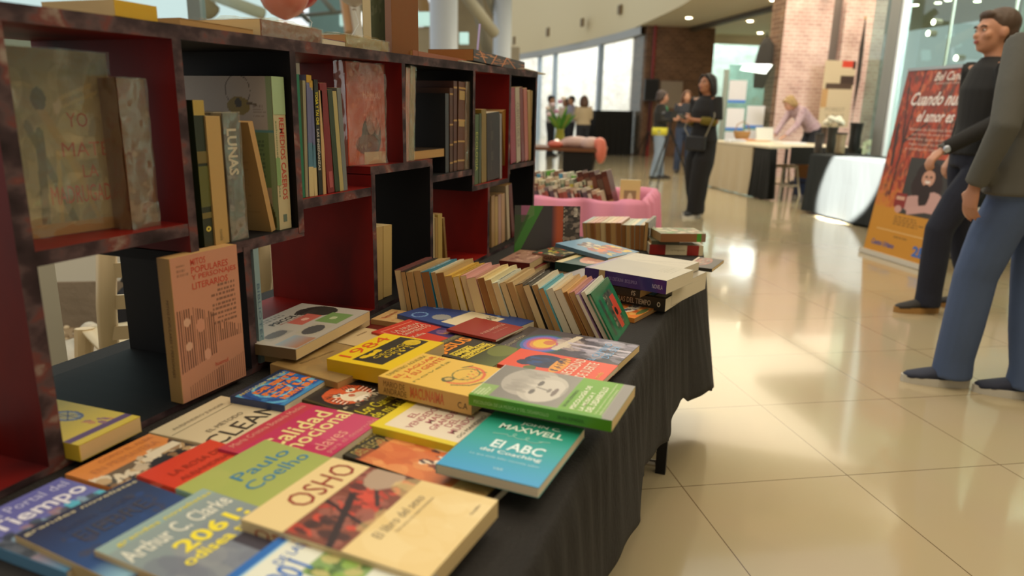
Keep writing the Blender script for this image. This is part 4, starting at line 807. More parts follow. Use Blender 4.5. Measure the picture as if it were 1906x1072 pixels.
# ------------------------------------------------------------------ leaning row of paperbacks, spines up
rowx = [734,747,757,770,784,801,811,827,842,855,868,888,903,917,930,943,957,974,989,1003,1015,1031,1048,1058,1072,1081,1091]
sp_c = ['70403c','201816','b09464','a8885a','1c6c84','c0b498','a88c58','b8902c','c09c40','c08c84','b07c70','c8b078','c4b88c','b4b8a8','a88c5c','b49868','5c4c38','2a2620','c8bca0','3c8c9c','c8c0a8','b49464','b88c4c','b07468','8c6c8c','d0ccbc']
pg_c = ['cream','tan','tan','tan','brown','tan','brown','tan','cream','cream','cream','brown','tan','cream','cream','tan','tan','cream','tan','tan','white','white','brown','tan','white','white']
names = ['maroon','black','cream-brown','beige','teal blue','silvery','tan','golden','yellow-gold','dusty pink','rose and green','pale yellow','ivory','white lettered','light brown','wheat','dark brown','black and white','bone','turquoise-edged','off-white','sand','amber','orange-pink','mauve','chalk white']
ordn = ['first','second','third','fourth','fifth','sixth','seventh','eighth','ninth','tenth','eleventh','twelfth','thirteenth','fourteenth','fifteenth','sixteenth','seventeenth','eighteenth','nineteenth','twentieth','twenty-first','twenty-second','twenty-third','twenty-fourth','twenty-fifth','twenty-sixth','twenty-seventh']
GL = 'paperbacks in the leaning row'
YR = -.80
g = np.random.default_rng(11)
for k in range(26):
    xa, xb = rowx[k], rowx[k+1]
    ya = 501+(xa-734)*47/354; yb_ = 501+(xb-734)*47/354
    A_ = at(xa, ya, y=YR); B_ = at(xb, yb_, y=YR)
    f_ = k/25; ph = math.radians(9+21*f_)
    t_ = max(.006, (B_.x-A_.x)*math.cos(ph)-.0012); zt_ = A_.z+g.uniform(-.004, .004)
    w_ = (zt_-.7015)/math.cos(ph)
    off = g.uniform(-.006, .006)
    M = frame((A_.x, YR+off, zt_), (math.sin(ph), 0, -math.cos(ph)), (0, 1, 0))
    b = book('%s spine-up paperback, %s from the left in the leaning row' % (names[k], ordn[k]), w_, .172+g.uniform(-.012, .008), t_, M, sp_c[k], page=pg_c[k], group=GL)
    if k in (13, 17, 4, 8): stext(b, {13:'BIENESTAR',17:'ESPEJO',4:'PATAGONIA',8:'CONTIGO'}[k], .1,.8,.2,.8,{13:'3c4450',17:'c8c0b0',4:'a8c8d0',8:'806020'}[k], up=True, bold=.02)
    if k in (16,): I_ = Ink(60, 14, '7c6848').blobs(0,0,1,1,['2c241c','b09c70','1c1814'],40,.05,3,asp=.5); I_.build('spine_pattern', b, b['dim'][1], t_, frame((-.001, 0, t_), (0, 1, 0), (0, 0, -1)))
ph = math.radians(30); A_ = at(1092, 549, y=YR)
M = frame((A_.x+.001, YR-.004, A_.z), (math.sin(ph), 0, -math.cos(ph)), (0, 1, 0))
b = book('green-covered slim book with a red and grey picture closing the leaning row', (A_.z-.7015)/math.cos(ph)+.008, .178, .010, M, '1c6c48', page='white', rough=.2, hard=True, group=GL)
I = Ink(80, 110, '1c7048').blobs(0,0,1,1,['1a6440','2a8058'],20,.1,3,.5).rect(.18,.20,.88,.62,'4c5444').blobs(.2,.22,.85,.6,['7c7c64','3a443c','5c6450','2c342c'],70,.035,4).rect(.30,.16,.70,.38,'c84c38').rect(.48,.3,.92,.46,'c84c38').ell(.6,.36,.08,.06,'2c2420').rect(.2,.76,.92,.86,'3a4c3c').micro(.22,.77,.9,.85,3,'1c2c24')
fart(b, I, mt=INK_GLOSS)

# ------------------------------------------------------------------ back row of upright paperbacks, spines up
bx = [1084,1091,1099,1107,1117,1127,1137,1147,1157,1166,1174,1182,1192,1200]
bc = ['90a098','b08c64','c08468','b0704c','b09c74','c0a474','c09468','b88c78','8c8c74','a0a888','c8bc98','7c98a0','b49c74']
bp = ['tan','tan','brown','tan','cream','brown','tan','brown','brown','tan','brown','brown','brown']
bn = ['pale blue-grey','light tan','salmon','orange-brown','khaki','straw','peach','dusky rose','sage','greenish','ivory white','sky blue','buff']
for k in range(13):
    y_ = .31+.02*(12-k)/12
    A_ = at(bx[k], 415+(k > 7)*4, y=y_); B_ = at(bx[k+1], 415+(k > 7)*4, y=y_)
    ph = math.radians(7-5*k/12); t_ = (B_.x-A_.x)*math.cos(ph)-.001
    M = frame((A_.x, y_+g.uniform(-.004, .004), A_.z), (math.sin(ph), 0, -math.cos(ph)), (0, 1, 0))
    book('%s spine-up paperback, %s from the left in the back row' % (bn[k], ordn[k]), (A_.z-.7015)/math.cos(ph), .18, t_, M, bc[k], page=bp[k], group='paperbacks in the back row')
A_ = at(1201, 414, y=.305)
b = book('glossy grey book with white portraits closing the back row', A_.z-.7015, .19, .012, frame((A_.x, .305, A_.z), (0, 0, -1), (0, 1, 0)), '4c463c', page='tan', rough=.2)
I = Ink(60, 60, '5c5a50').ell(.5,.35,.2,.28,'b8b4a0').ell(.75,.75,.12,.18,'b0a890').blobs(0,0,1,1,['6c6c60','3c4038'],20,.1,3,.4); fart(b, I, mt=INK_GLOSS)
# the big landscape magazine
b = standf('wide glossy magazine with purple, green and orange cover standing behind the pile', (957, 472), (1078, 474), .7125, 385, .012, '26222c', page='white', lean=.16, name='magazine', cat='magazine', rough=.25)
I = Ink(130, 80, '3c3640').grad('3a3c38','342c3c','u').rect(.62,0,.74,1,'b0502c').grad('302c3c','b0502c','u',u0=.56,u1=.66).rect(.74,0,1,1,'383432').blobs(.78,0,1,1,['5c5450','2c2a2c','8c8078'],50,.04,4)
I.put((I.V < .35) & (I.U < .30) & (I.V < .35-.6*(I.U-.05)*0) & (I.U > .1) & (I.V+.9*(I.U-.3) < .2),'9c5c80').put(np.abs(I.U-(.34-.34*I.V)) < .10*(1-.3*I.V),'3c8c2c',.8).put((I.U < .34-.34*I.V-.05) & (I.V > .2),'2c4c20',.8)
for k in range(13): I.ell(.755,.04+.075*k,.008,.015,'b0a898').ell(.745,.04+.075*k,.006,.012,'1c1818')
I.rect(.90,.05,.96,.22,'c8c0b4').micro(.905,.07,.955,.2,5,'2c2828')
fart(b, I, mt=INK_GLOSS)

# ------------------------------------------------------------------ hall shell
def atu(px, py, u):
    r = Vector(ray(px, py)); c = Vector(CAM); t = (u-c.dot(BI))/r.dot(BI); return c+r*t
def atv(px, py, v):
    r = Vector(ray(px, py)); c = Vector(CAM); t = (v-c.dot(BJ))/r.dot(BJ); return c+r*t
def ubox(b, u0, u1, v0, v1, z0, z1, mi=0):
    ps = [W(u0, v0), W(u1, v0), W(u1, v1), W(u0, v1)]
    vs = [(p.x, p.y, z0) for p in ps]+[(p.x, p.y, z1) for p in ps]
    return b.add(vs, [(0, 3, 2, 1), (4, 5, 6, 7), (0, 1, 5, 4), (1, 2, 6, 5), (2, 3, 7, 6), (3, 0, 4, 7)], mi)
def rel(e): return e.matrix_world.inverted() if False else Matrix.Translation(-e.location)
def brick(name, c1, c2, mo, sc=1.0, rot=True, bw=.26, rh=.085):
    m = bpy.data.materials.new(name); m.use_nodes = True; n = m.node_tree; b = n.nodes['Principled BSDF']
    t = n.nodes.new('ShaderNodeTexCoord'); sp = n.nodes.new('ShaderNodeSeparateXYZ'); cb = n.nodes.new('ShaderNodeCombineXYZ'); ad = n.nodes.new('ShaderNodeMath')
    n.links.new(t.outputs['Object'], sp.inputs[0]); n.links.new(sp.outputs[0], ad.inputs[0]); n.links.new(sp.outputs[1], ad.inputs[1]); n.links.new(ad.outputs[0], cb.inputs[0]); n.links.new(sp.outputs[2], cb.inputs[1])
    br = n.nodes.new('ShaderNodeTexBrick'); br.inputs['Scale'].default_value = 1; br.inputs['Brick Width'].default_value = bw; br.inputs['Row Height'].default_value = rh; br.inputs['Mortar Size'].default_value = .012; br.inputs['Mortar Smooth'].default_value = .3; br.inputs['Bias'].default_value = 0
    br.inputs['Color1'].default_value = (*C(c1), 1); br.inputs['Color2'].default_value = (*C(c2), 1); br.inputs['Mortar'].default_value = (*C(mo), 1)
    nz = n.nodes.new('ShaderNodeTexNoise'); nz.inputs['Scale'].default_value = 3; mx = n.nodes.new('ShaderNodeMix'); mx.data_type = 'RGBA'; mx.blend_type = 'OVERLAY'; mx.inputs[0].default_value = .5
    n.links.new(cb.outputs[0], br.inputs['Vector']); n.links.new(t.outputs['Object'], nz.inputs['Vector']); n.links.new(br.outputs['Color'], mx.inputs[6]); n.links.new(nz.outputs['Fac'], mx.inputs[7]); n.links.new(mx.outputs[2], b.inputs['Base Color'])
    b.inputs['Roughness'].default_value = .85; return m
BR_DARK = brick('brown_brick', '72543e', '5e4432', '7c6450'); BR_PINK = brick('pink_brick', 'ccaca4', 'ba9890', 'd4c0b8', bw=.22, rh=.07); BR_PALE = brick('pale_brick', 'd0ccc6', 'b8b2ae', 'dcd8d2')
PLASTER = mat('d8c8a0', .7); CEIL = mat('d0c8b0', .75); GREY = mat('8c9094', .45, .3); ALU = mat('b4bcc4', .35, .3); DARKTRIM = mat('4c4438', .6)
GLASS = glassy('clear_glass', 'f8fcfa', .06, .01); GLASS_T = glassy('tinted_glass', 'd8e8e4', .09, .01)

cur = [(2.0, 4.5), (3.4, 7.0), (4.5, 9.8), (5.27, 12.93), (5.66, 16.3), (5.84, 19.67), (5.46, 22.75), (4.83, 27.1), (3.9, 31)]
def spl(pts, n=6):
    out = []
    for k in range(len(pts)-1):
        p0 = pts[max(k-1, 0)]; p1 = pts[k]; p2 = pts[k+1]; p3 = pts[min(k+2, len(pts)-1)]
        for q in range(n):
            t = q/n; out.append(tuple(.5*((2*p1[i])+(-p0[i]+p2[i])*t+(2*p0[i]-5*p1[i]+4*p2[i]-p3[i])*t*t+(-p0[i]+3*p1[i]-3*p2[i]+p3[i])*t**3) for i in (0, 1)))
    out.append(pts[-1]); return out
cc = spl(cur)
b = MB(); n_ = len(cc)
vs = []
for u, v in cc: uo = 13 if v < 19.2 else u+.5; vs += [W(u, v, 3.5), W(uo, v, 3.5), W(uo, v, 3.7), W(u, v, 3.7)]
fs = []
for k in range(n_-1):
    a, c_ = 4*k, 4*k+4; fs += [(a, c_, c_+1, a+1), (a+3, a+2, c_+2, c_+3)]
b.add(vs, fs); struct(b.build('ceiling', CEIL))
b = MB(); vs = []
for u, v in cc: vs += [W(u, v, 3.5), W(u-.0, v, 8.5), W(u+.15, v, 8.5), W(u+.15, v, 3.5)]
fs = []
for k in range(n_-1):
    a, c_ = 4*k, 4*k+4; fs += [(a, a+1, c_+1, c_), (a+1, a+2, c_+2, c_+1)]
b.add(vs, fs); struct(b.build('wall_fascia', PLASTER, smooth=True))
for px, py, s_ in ((1154, 18, .26), (1084, 42, .26), (1020, 60, .28), (957, 76, .30)):
    uu = {1154: 5.45, 1084: 5.74, 1020: 5.7, 957: 5.1}[px]; p = atu(px, py, uu); q_ = min(cc, key=lambda c: abs(c[1]-uv_of(p)[1])); p = atu(px, py, q_[0]-.02)
    u, v = uv_of(p); b = MB(); ubox(b, u-.04, u+.03, v-s_/2, v+s_/2, p.z-s_/2, p.z+s_/2); o = b.build('air_vent', mat('8a7450', .6)); 
    b2 = MB()
    for k in range(5): ubox(b2, u-.05, u-.04, v-s_/2*.8, v+s_/2*.8, p.z-s_*.35+k*s_*.16, p.z-s_*.35+k*s_*.16+.02)
    b2.build('louvre', mat('6a5638', .6), o)
    tag(o, 'small square brown vent on the curved beige wall, %s' % {1154: 'nearest the ceiling lamps', 1084: 'second from the right', 1020: 'third from the right', 957: 'leftmost of the four'}[px], 'vent', 'vents on the curved wall')

# far left window wall with mullions
wl = [(5.95, 17.6), (5.9, 19.67), (5.62, 22.75), (5.05, 26.5), (4.3, 30)]
b = MB()
for k in range(len(wl)-1):
    (u0, v0), (u1, v1) = wl[k], wl[k+1]
    b.add([W(u0, v0, .05), W(u1, v1, .05), W(u1, v1, 3.3), W(u0, v0, 3.3)], [(0, 1, 2, 3)])
o = b.build('window_1', GLASS); md = o.modifiers.new('s', 'SOLIDIFY'); md.thickness = .012; struct(o)
def poleuv(u, v, z0, z1, r_, name, m, parent=None, n=4): return MB().tube([W(u, v, z0), W(u, v, z1)], r_, n).build(name, m, parent)
k_ = 0
for px in (1116, 1033, 1004):
    for t_ in np.linspace(0, 1, 400):
        x_ = t_*(len(wl)-1); i_ = min(int(x_), len(wl)-2); f_ = x_-i_; u = wl[i_][0]*(1-f_)+wl[i_+1][0]*f_; v = wl[i_][1]*(1-f_)+wl[i_+1][1]*f_
        p = W(u, v, 1.5); d = np.array(p)-CAM; xx = 953+FPX*(d@CR)/(d@CF)
        if xx < px: break
    o = MB(); ubox(o, u-.10, u+.05, v-.10, v+.10, 0, 3.32); k_ += 1; struct(o.build('trim_%d' % k_, mat('9aa8b8', .4, .3)))
b = MB()
for k in range(len(wl)-1):
    (u0, v0), (u1, v1) = wl[k], wl[k+1]
    vs = [W(u0-.12, v0, 3.28), W(u1-.12, v1, 3.28), W(u1-.12, v1, 3.5), W(u0-.12, v0, 3.5), W(u0+.1, v0, 3.28), W(u1+.1, v1, 3.28)]
    b.add(vs, [(0, 1, 2, 3), (0, 4, 5, 1)])
struct(b.build('trim_4', mat('9a9c9c', .5)))
# exterior courtyard walls
b = MB(); ubox(b, 10.2, 10.5, 23.8, 31.5, 0, 7.5); struct(b.build('wall_courtyard', BR_PALE))
b = MB(); ubox(b, 4.75, 14, 31.5, 31.8, 0, 8); struct(b.build('wall_courtyard_back', BR_PALE))
lamp('AREA', 'courtyard_daylight', tuple(W(8.2, 26.0, 6.3)), 850, (.98, .98, 1.0), target=tuple(W(7.6, 31.4, 1.5)), size=3.0)  # unseen area lamp standing in for daylight on the courtyard walls
lamp('AREA', 'terrace_daylight', tuple(W(10.5, 20.6, 5.8)), 900, (.95, 1.0, .98), target=tuple(W(10.5, 23.5, 1.5)), size=2.5)  # unseen area lamp standing in for daylight on the terrace wall

# brown brick column with red pipe
b = MB(); ubox(b, 5.98, 7.95, 17.5, 18.6, 0, 3.5); struct(b.build('column_1', BR_DARK))
p = atv(1217, 100, 17.42); u, v = uv_of(p); o = MB().tube([W(u, 17.42, 0), W(u, 17.42, 3.5)], .045, 10).build('red_pipe', mat('7c1a18', .4)); tag(o, 'thin red vertical pipe on the brown brick column', 'pipe')
# far window on the right of the column
b = MB(); ubox(b, 7.95, 13, 19.0, 19.02, 0, 3.25); struct(b.build('window_2', GLASS_T))
b = MB(); ubox(b, 7.95, 13, 18.9, 19.2, 3.25, 3.5); struct(b.build('trim_5', CEIL))
b = MB(); ubox(b, 7.95, 18, 23.5, 23.8, 0, 7); struct(b.build('wall_terrace_far', BR_PALE))
# glass partition line on the ceiling
b = MB(); ubox(b, 7.2, 7.36, 4.5, 17.5, 3.40, 3.502); struct(b.build('trim_6', DARKTRIM))
# near brick column group seen through the glass
c0 = at(1440, 230, d=14.0); u0, v0 = uv_of(c0)
e1 = atv(1526, 230, v0); u1 = uv_of(e1)[0]; bk = atu(1416, 230, u0); v1 = uv_of(bk)[1]
b = MB(); ubox(b, u0, u1, v0, v1, 0, 3.5, [0, 0, 1, 1, 1, 0]); struct(b.build('column_2', [BR_DARK, BR_PINK]))  # same brick throughout: brown face painted as shade, pink faces as sunlit
b = MB(); e2 = atv(1538, 230, v0+.25); ubox(b, u1, uv_of(e2)[0]+.03, v0+.25, v0+.6, 0, 3.5); struct(b.build('trim_7', mat('6c625c', .6)))
e3 = atv(1622, 230, v0+.1); b = MB(); ubox(b, uv_of(e2)[0]+.03, uv_of(e3)[0], v0+.1, v0+.5, 0, 3.5); struct(b.build('column_3', BR_PINK))
lamp('AREA', 'brick_fill_light', tuple(W(u1-1.6, v0-7.0, 3.4)), 330, (1, .96, .94), target=tuple(W(u1+.4, v0, 2.0)), size=1.8)  # unseen lamp added to brighten the pink brick as if sunlit
# glazed wall by the counter : post, glass, mullions
GU = 5.25
pp = atu(1664, 140, GU); gv = uv_of(pp)[1]
b = MB(); ubox(b, GU-.06, GU+.06, gv-.03, gv+.16, 0, 3.5); struct(b.build('trim_8', mat('8c8c88', .5, .2)))
b = MB(); ubox(b, GU-.05, GU+.05, gv-.075, gv-.035, 0, 3.5); struct(b.build('trim_9', mat('e8ecf0', .4)))
b = MB(); ubox(b, GU, GU+.012, gv+.16, gv+.55, 0, 3.5); struct(b.build('window_3', GLASS_T))
b = MB(); ubox(b, GU, GU+.012, -4, gv-.075, 0, 3.5); struct(b.build('window_4', GLASS_T))
for k, px in enumerate((1768, 1884)):
    q_ = atu(px, 60, GU+.02); v_ = uv_of(q_)[1]; b = MB(); ubox(b, GU+.01, GU+.03, v_-.012, v_+.012, 0, 3.5); struct(b.build('trim_%d' % (10+k), mat('c8c4b4', .4)))
b = MB(); ubox(b, 9.4, 9.6, -6, 8.9, 0, 3.5); struct(b.build('wall_reflected_hall', mat('9cacA4', .7)))  # room added behind the glass, standing in for the hall reflected in it
zo0 = atu(1740, 112, 9.35).z; zo1 = atu(1740, 80, 9.35).z
b = MB(); ubox(b, 9.25, 9.4, -6, 8.4, zo0, zo1); struct(b.build('trim_12', mat('c8703c', .6)))
zb = atu(1740, 128, 9.35).z; b = MB(); ubox(b, 9.3, 9.4, -6, 8.4, zb, zo0); struct(b.build('trim_13', mat('8a7454', .6)))
b = MB(); ubox(b, GU+.1, 9.6, -6, 8.9, 3.3, 3.45); struct(b.build('ceiling_reflected_hall', mat('8c9488', .7)))
lamp('AREA', 'reflection_fill_light', tuple(W(6.9, 3.0, 3.2)), 330, (1, .95, .85), target=tuple(W(9.4, 4.2, 1.2)), size=2)  # unseen lamp added to brighten the stand-in room behind the glass

# downlights
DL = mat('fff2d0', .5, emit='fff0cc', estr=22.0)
def downlight(p, label, r_=.07, z=3.5):
    o = MB().tube([(p.x, p.y, z-.012), (p.x, p.y, z-.002)], r_, 16).build('downlight', DL); tag(o, label, 'ceiling lamp', 'round recessed ceiling lamps')
    b = MB(); n = 20; vs = []
    for q in range(n):
        th = 2*math.pi*q/n
        for rr in (r_*1.02, r_*1.3): vs.append((p.x+rr*math.cos(th), p.y+rr*math.sin(th), z-.014))
    b.add(vs, [(2*q, 2*q+1, (2*q+3) % (2*n), (2*q+2) % (2*n)) for q in range(n)]); b.build('trim_ring', mat('c8c0b0', .4), o)
for px, py, lab in ((1282, 34, 'round ceiling lamp above the brown brick column, brightest in the middle'), (1396, 40, 'round ceiling lamp beyond the dark ceiling line'), (1440, 1, 'round ceiling lamp at the top edge by the second column'), (1415, 62, 'round ceiling lamp lowest beside the second column'), (1493, 51, 'round ceiling lamp in front of the pink brick')):
    downlight(at(px, py, z=3.488), lab)
for px, py, lab in ((1704, 10, 'first lamp reflection built behind the glass wall, from the left'), (1746, 6, 'small dim lamp reflection built behind the glass near the top edge'), (1765, 1, 'bright lamp reflection built behind the glass, cut by the top edge'), (1819, 3, 'lamp reflection built behind the glass above the man with dark hair'), (1737, 41, 'lamp reflection built behind the glass over the orange band'), (1727, 62, 'smaller lamp reflection built behind the glass just above the orange band'), (1779, 108, 'lamp reflection built behind the glass beside the chin of the smiling man')):  # lamp reflections in the glass, modelled as glowing discs behind it
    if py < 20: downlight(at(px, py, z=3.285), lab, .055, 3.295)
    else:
        q = atu(px, py, 9.24); o = MB().tube([q, q+BI*.02], .045, 16).build('reflected_lamp', DL); tag(o, lab, 'lamp reflection', 'lamp reflections built behind the glass'); MB().tube([q+BI*.005, q+BI*.16], .058, 16).build('reflected_lamp_housing', mat('b8b4a8', .4), o)

# ------------------------------------------------------------------ left : garden strip behind the bookcase
g2 = np.random.default_rng(4)
gp = [Vector((-1.75, -3.2, 0)), Vector((-1.75, 1.2, 0)), Vector((-2.3, 1.6, 0)), Vector((-4.6, .2, 0)), Vector((-4.6, -3.2, 0))]
b = MB(); b.add([p+Vector((0, 0, .02)) for p in gp], [(0, 1, 2, 3, 4)]); b.add([p+Vector((0, 0, .001)) for p in gp], [(4, 3, 2, 1, 0)])
pc = [(-2.2, -1.2)]
cnt = 0
while cnt < 1500:
    x, y = g2.uniform(-3.5, -1.9), g2.uniform(-1.6, .9)
    r_ = g2.uniform(.012, .028); mi = int(g2.integers(1, 5))
    M = Matrix.Translation((x, y, .02+r_*.4)) @ Matrix.Rotation(g2.uniform(0, 3), 4, 'Z') @ Matrix.Rotation(g2.uniform(-.5, .5), 4, 'X') @ Matrix.Diagonal((1, g2.uniform(.6, 1), .6, 1))
    b.ell((0, 0, 0), (r_, r_, r_), 6, 4, mi, M); cnt += 1
o = b.build('gravel', [mat('a09078', .9), mat('c8b490', .8), mat('8a7a64', .8), mat('b4a898', .8), mat('d8ccb4', .8)]); tag(o, 'beige gravel bed behind the bookcase near the white chair', 'gravel', kind='stuff')
VP = 1.85
b = MB(); ubox(b, -6.5, -1.5, VP, VP+.25, 0, .27); struct(b.build('baseboard_garden', mat('8a8074', .9, bump=.6, bscale=20, var=.35, vscale=5)))
b = MB(); ubox(b, -6.5, -1.5, VP+.02, VP+.2, .27, .42); struct(b.build('trim_14', mat('d8dcd8', .5)))
b = MB(); ubox(b, -6.5, -1.5, VP+.1, VP+.112, .42, 5); struct(b.build('window_5', glassy('facade_glass', 'e8f2f0', .05, .01)))
b = MB(); ubox(b, -6.5, -1.5, VP+.085, VP+.098, .42, 1.05); struct(b.build('trim_18', mat('5c8490', .15)))  # opaque teal panel painted in place of the reflection in the glass
for k, uu in enumerate((-4.9, -3.4, -1.9)):
    b = MB(); ubox(b, uu-.03, uu+.03, VP+.05, VP+.17, .42, 5); struct(b.build('trim_%d' % (15+k), mat('7c8c94', .4, .3)))
pa = at(72, 520, x=-1.5)
b = MB(); b.box((pa.x-.03, pa.y-.025, 0), (pa.x+.03, pa.y+.025, 1.15)); o = b.build('white_post', mat('c4c4b8', .5)); tag(o, 'slim off-white post behind the near end of the bookcase', 'post')
# blue building and white parapet far behind
b = MB(); ubox(b, -16, -2.4, 9, 9.3, 0, 2.3); struct(b.build('wall_garden_far', mat('c4ccc8', .8)))
b = MB(); ubox(b, -16, 2.2, 16, 16.3, 0, 2.7); struct(b.build('wall_garden_back', mat('a49c8c', .8, var=.3, vscale=1.2)))

# round columns, struts, timber frames seen over the bookcase
COLM = mat('b4bcc6', .35, .15)
for px, w_, d_, lab in ((826, 52, 10.2, 'thick round white steel column right of the green upright book'), (935, 34, 13.0, 'second round steel column beside the curved beige wall')):
    p = at(px, 60, d=d_); r_ = w_/2*d_/FPX
    o = MB().lathe([(r_*1.25, 0), (r_*1.25, .12), (r_, .14), (r_, 6.5)], 28, (p.x, p.y, 0)).build('round_column', COLM, smooth=True); tag(o, lab, 'column', 'round columns')
def strut(p0, p1, d0, d1, r_, m, lab, name='strut', cat='beam', n=10, grp=None):
    a, c_ = at(*p0, d=d0), at(*p1, d=d1); o = MB().tube([a, c_], r_, n).build(name, m, smooth=n > 4); tag(o, lab, cat, grp); return o
G_ = 'struts and beams of the glazed roof'
strut((858, -20), (920, 62), 11.5, 12.5, .10, mat('9c9888', .5), 'diagonal pale pipe between the two round columns', grp=G_)
strut((905, -20), (928, 40), 12.6, 13.4, .07, mat('8c8a7c', .5), 'grey pipe rising just left of the second round column', grp=G_)
strut((880, -30), (912, 110), 13.5, 13.5, .12, mat('8a8474', .6), 'thick grey strut behind the diagonal pale pipe', grp=G_)
WOOD = mat('9c6c3c', .6, var=.2, vscale=4); WD2 = mat('b89868', .6)
for a_, c_, w_, lab in (((655, -10), (668, 75), .22, 'white vertical frame bar beside the bright clerestory'),):
    strut(a_, c_, 12, 12, w_/2, mat('c8c4bc', .5), lab, n=4, grp=G_)
strut((690, 70), (742, -12), 12.5, 12.5, .09, WOOD, 'brown timber brace rising to the right of the bright panel', n=4, grp=G_)
strut((676, -12), (722, 84), 12.7, 12.7, .09, WOOD, 'brown timber brace crossing down to the right', n=4, grp=G_)
strut((640, -10), (650, 60), 12.0, 12.0, .09, mat('c49870', .6), 'tan timber post left of the bright panel', n=4, grp=G_)
strut((545, 30), (640, 22), 13, 13, .035, mat('68706c', .5), 'thin dark horizontal truss rod', grp=G_)
strut((520, -10), (575, 40), 13, 13, .04, mat('5c6464', .5), 'thin dark diagonal truss rod near the salmon balloon', grp=G_)
strut((590, -14), (624, 24), 13, 13, .05, mat('7c8480', .5), 'grey truss rod sloping beside the white balloon', grp=G_)
strut((395, -10), (490, 26), 12, 12, .10, mat('e8e4d4', .5), 'broad curved white roof beam above the near shelf', grp=G_)
strut((362, -12), (395, 24), 12.2, 12.2, .16, mat('c0a884', .6), 'beige roof beam above the near shelf', grp=G_)
strut((780, -10), (800, 45), 14, 14, .14, mat('9a7c50', .6), 'brownish roof beam left of the first round column', grp=G_)
LIT = mat('f4f8f4', .5, emit='f2f8f4', estr=1.5); LIT2 = mat('b8dcd8', .5, emit='b4dcd8', estr=.7)  # panes glow in place of the bright sky behind them
for x0, x1, y0, y1, m, lab in ((673, 716, 22, 46, LIT, 'bright white clerestory pane above the bookcase'), (632, 646, 23, 46, LIT2, 'narrow pale clerestory pane'), (767, 801, 22, 46, LIT2, 'pale teal clerestory pane left of the round column'), (855, 872, 60, 80, LIT2, 'small pale pane right of the first round column')):
    P4 = [at(x0, y0, d=13.2), at(x1, y0, d=13.2), at(x1, y1, d=13.2), at(x0, y1, d=13.2)]; dd = Vector(CF)*.08
    b = MB(); b.add([*P4, *[p+dd for p in P4]], [(0, 1, 2, 3), (7, 6, 5, 4), (0, 4, 5, 1), (1, 5, 6, 2), (2, 6, 7, 3), (3, 7, 4, 0)]); o = b.build('clerestory_pane', m); tag(o, lab, 'window pane', 'clerestory panes')
for x0, x1, y0, y1, d_, c_, lab in ((575, 640, -10, 62, 14.5, '7ca4ac', 'blue-green glazing behind the truss rods'), (640, 770, -12, 90, 14.8, 'a09884', 'grey-beige wall behind the timber braces'), (768, 802, 50, 100, 14.2, 'a89c84', 'pale stone surface below the teal pane'), (852, 918, -12, 100, 15, '8c8068', 'brown-grey garden wall between the columns')):
    P4 = [at(x0, y0, d=d_), at(x1, y0, d=d_), at(x1, y1, d=d_), at(x0, y1, d=d_)]; dd = Vector(CF)*.15
    b = MB(); b.add([*P4, *[p+dd for p in P4]], [(0, 1, 2, 3), (7, 6, 5, 4), (0, 4, 5, 1), (1, 5, 6, 2), (2, 6, 7, 3), (3, 7, 4, 0)]); o = b.build('wall_panel', mat(c_, .7, var=.25, vscale=1.5)); o.name = 'wall_panel'; o['kind'] = 'structure'

# balloons on strings above the bookcase
def balloon(px, py, r_, d_, c_, lab, sx):
    p = at(px, py, d=d_); e = empty('balloon', tuple(p)); tag(e, lab, 'balloon', 'balloons over the bookcase')
    b = MB(); b.lathe([(.001, r_*1.05), (r_*.45, r_*.95), (r_*.82, r_*.62), (r_, r_*.12), (r_*.97, -r_*.3), (r_*.82, -r_*.62), (r_*.55, -r_*.88), (r_*.25, -r_*1.03), (.008, -r_*1.1)], 24)
    b.build('skin', mat(c_, .25, trans=.0, alpha=.93, key='balloon'+c_), e, smooth=True)
    MB().tube([(0, 0, -r_*1.18), (0, 0, -r_*1.26)], [.006, .012], 8).build('knot', mat(c_, .4), e)
    q_ = Vector((-.8, at(sx, 90, x=-.8).y, 1.335))-p
    MB().tube([(0, 0, -r_*1.2), tuple((q_+Vector((0, 0, -r_*1.2)))*.5+Vector((.02, .02, 0))), tuple(q_)], .0012, 5).build('string', mat('8a8a84', .6), e)
balloon(528, -16, .104, 3.0, 'd88470', 'salmon pink balloon above the bookcase', 490)
balloon(560, -22, .085, 3.3, 'b83c34', 'red balloon half hidden by the salmon one', 572)
balloon(658, -27, .078, 3.0, 'c8c0b4', 'off-white balloon at the top edge', 640)
p = at(890, 60, d=4.2); o = MB().tube([at(893, 45, x=-.92), at(889, 90, x=-.92), Vector((-.92, at(888, 103, x=-.92).y, ztop(.2)+.022))], .0045, 6).build('ribbon', mat('b4a8dc', .5)); tag(o, 'lilac ribbon standing up behind the bookcase end', 'ribbon')

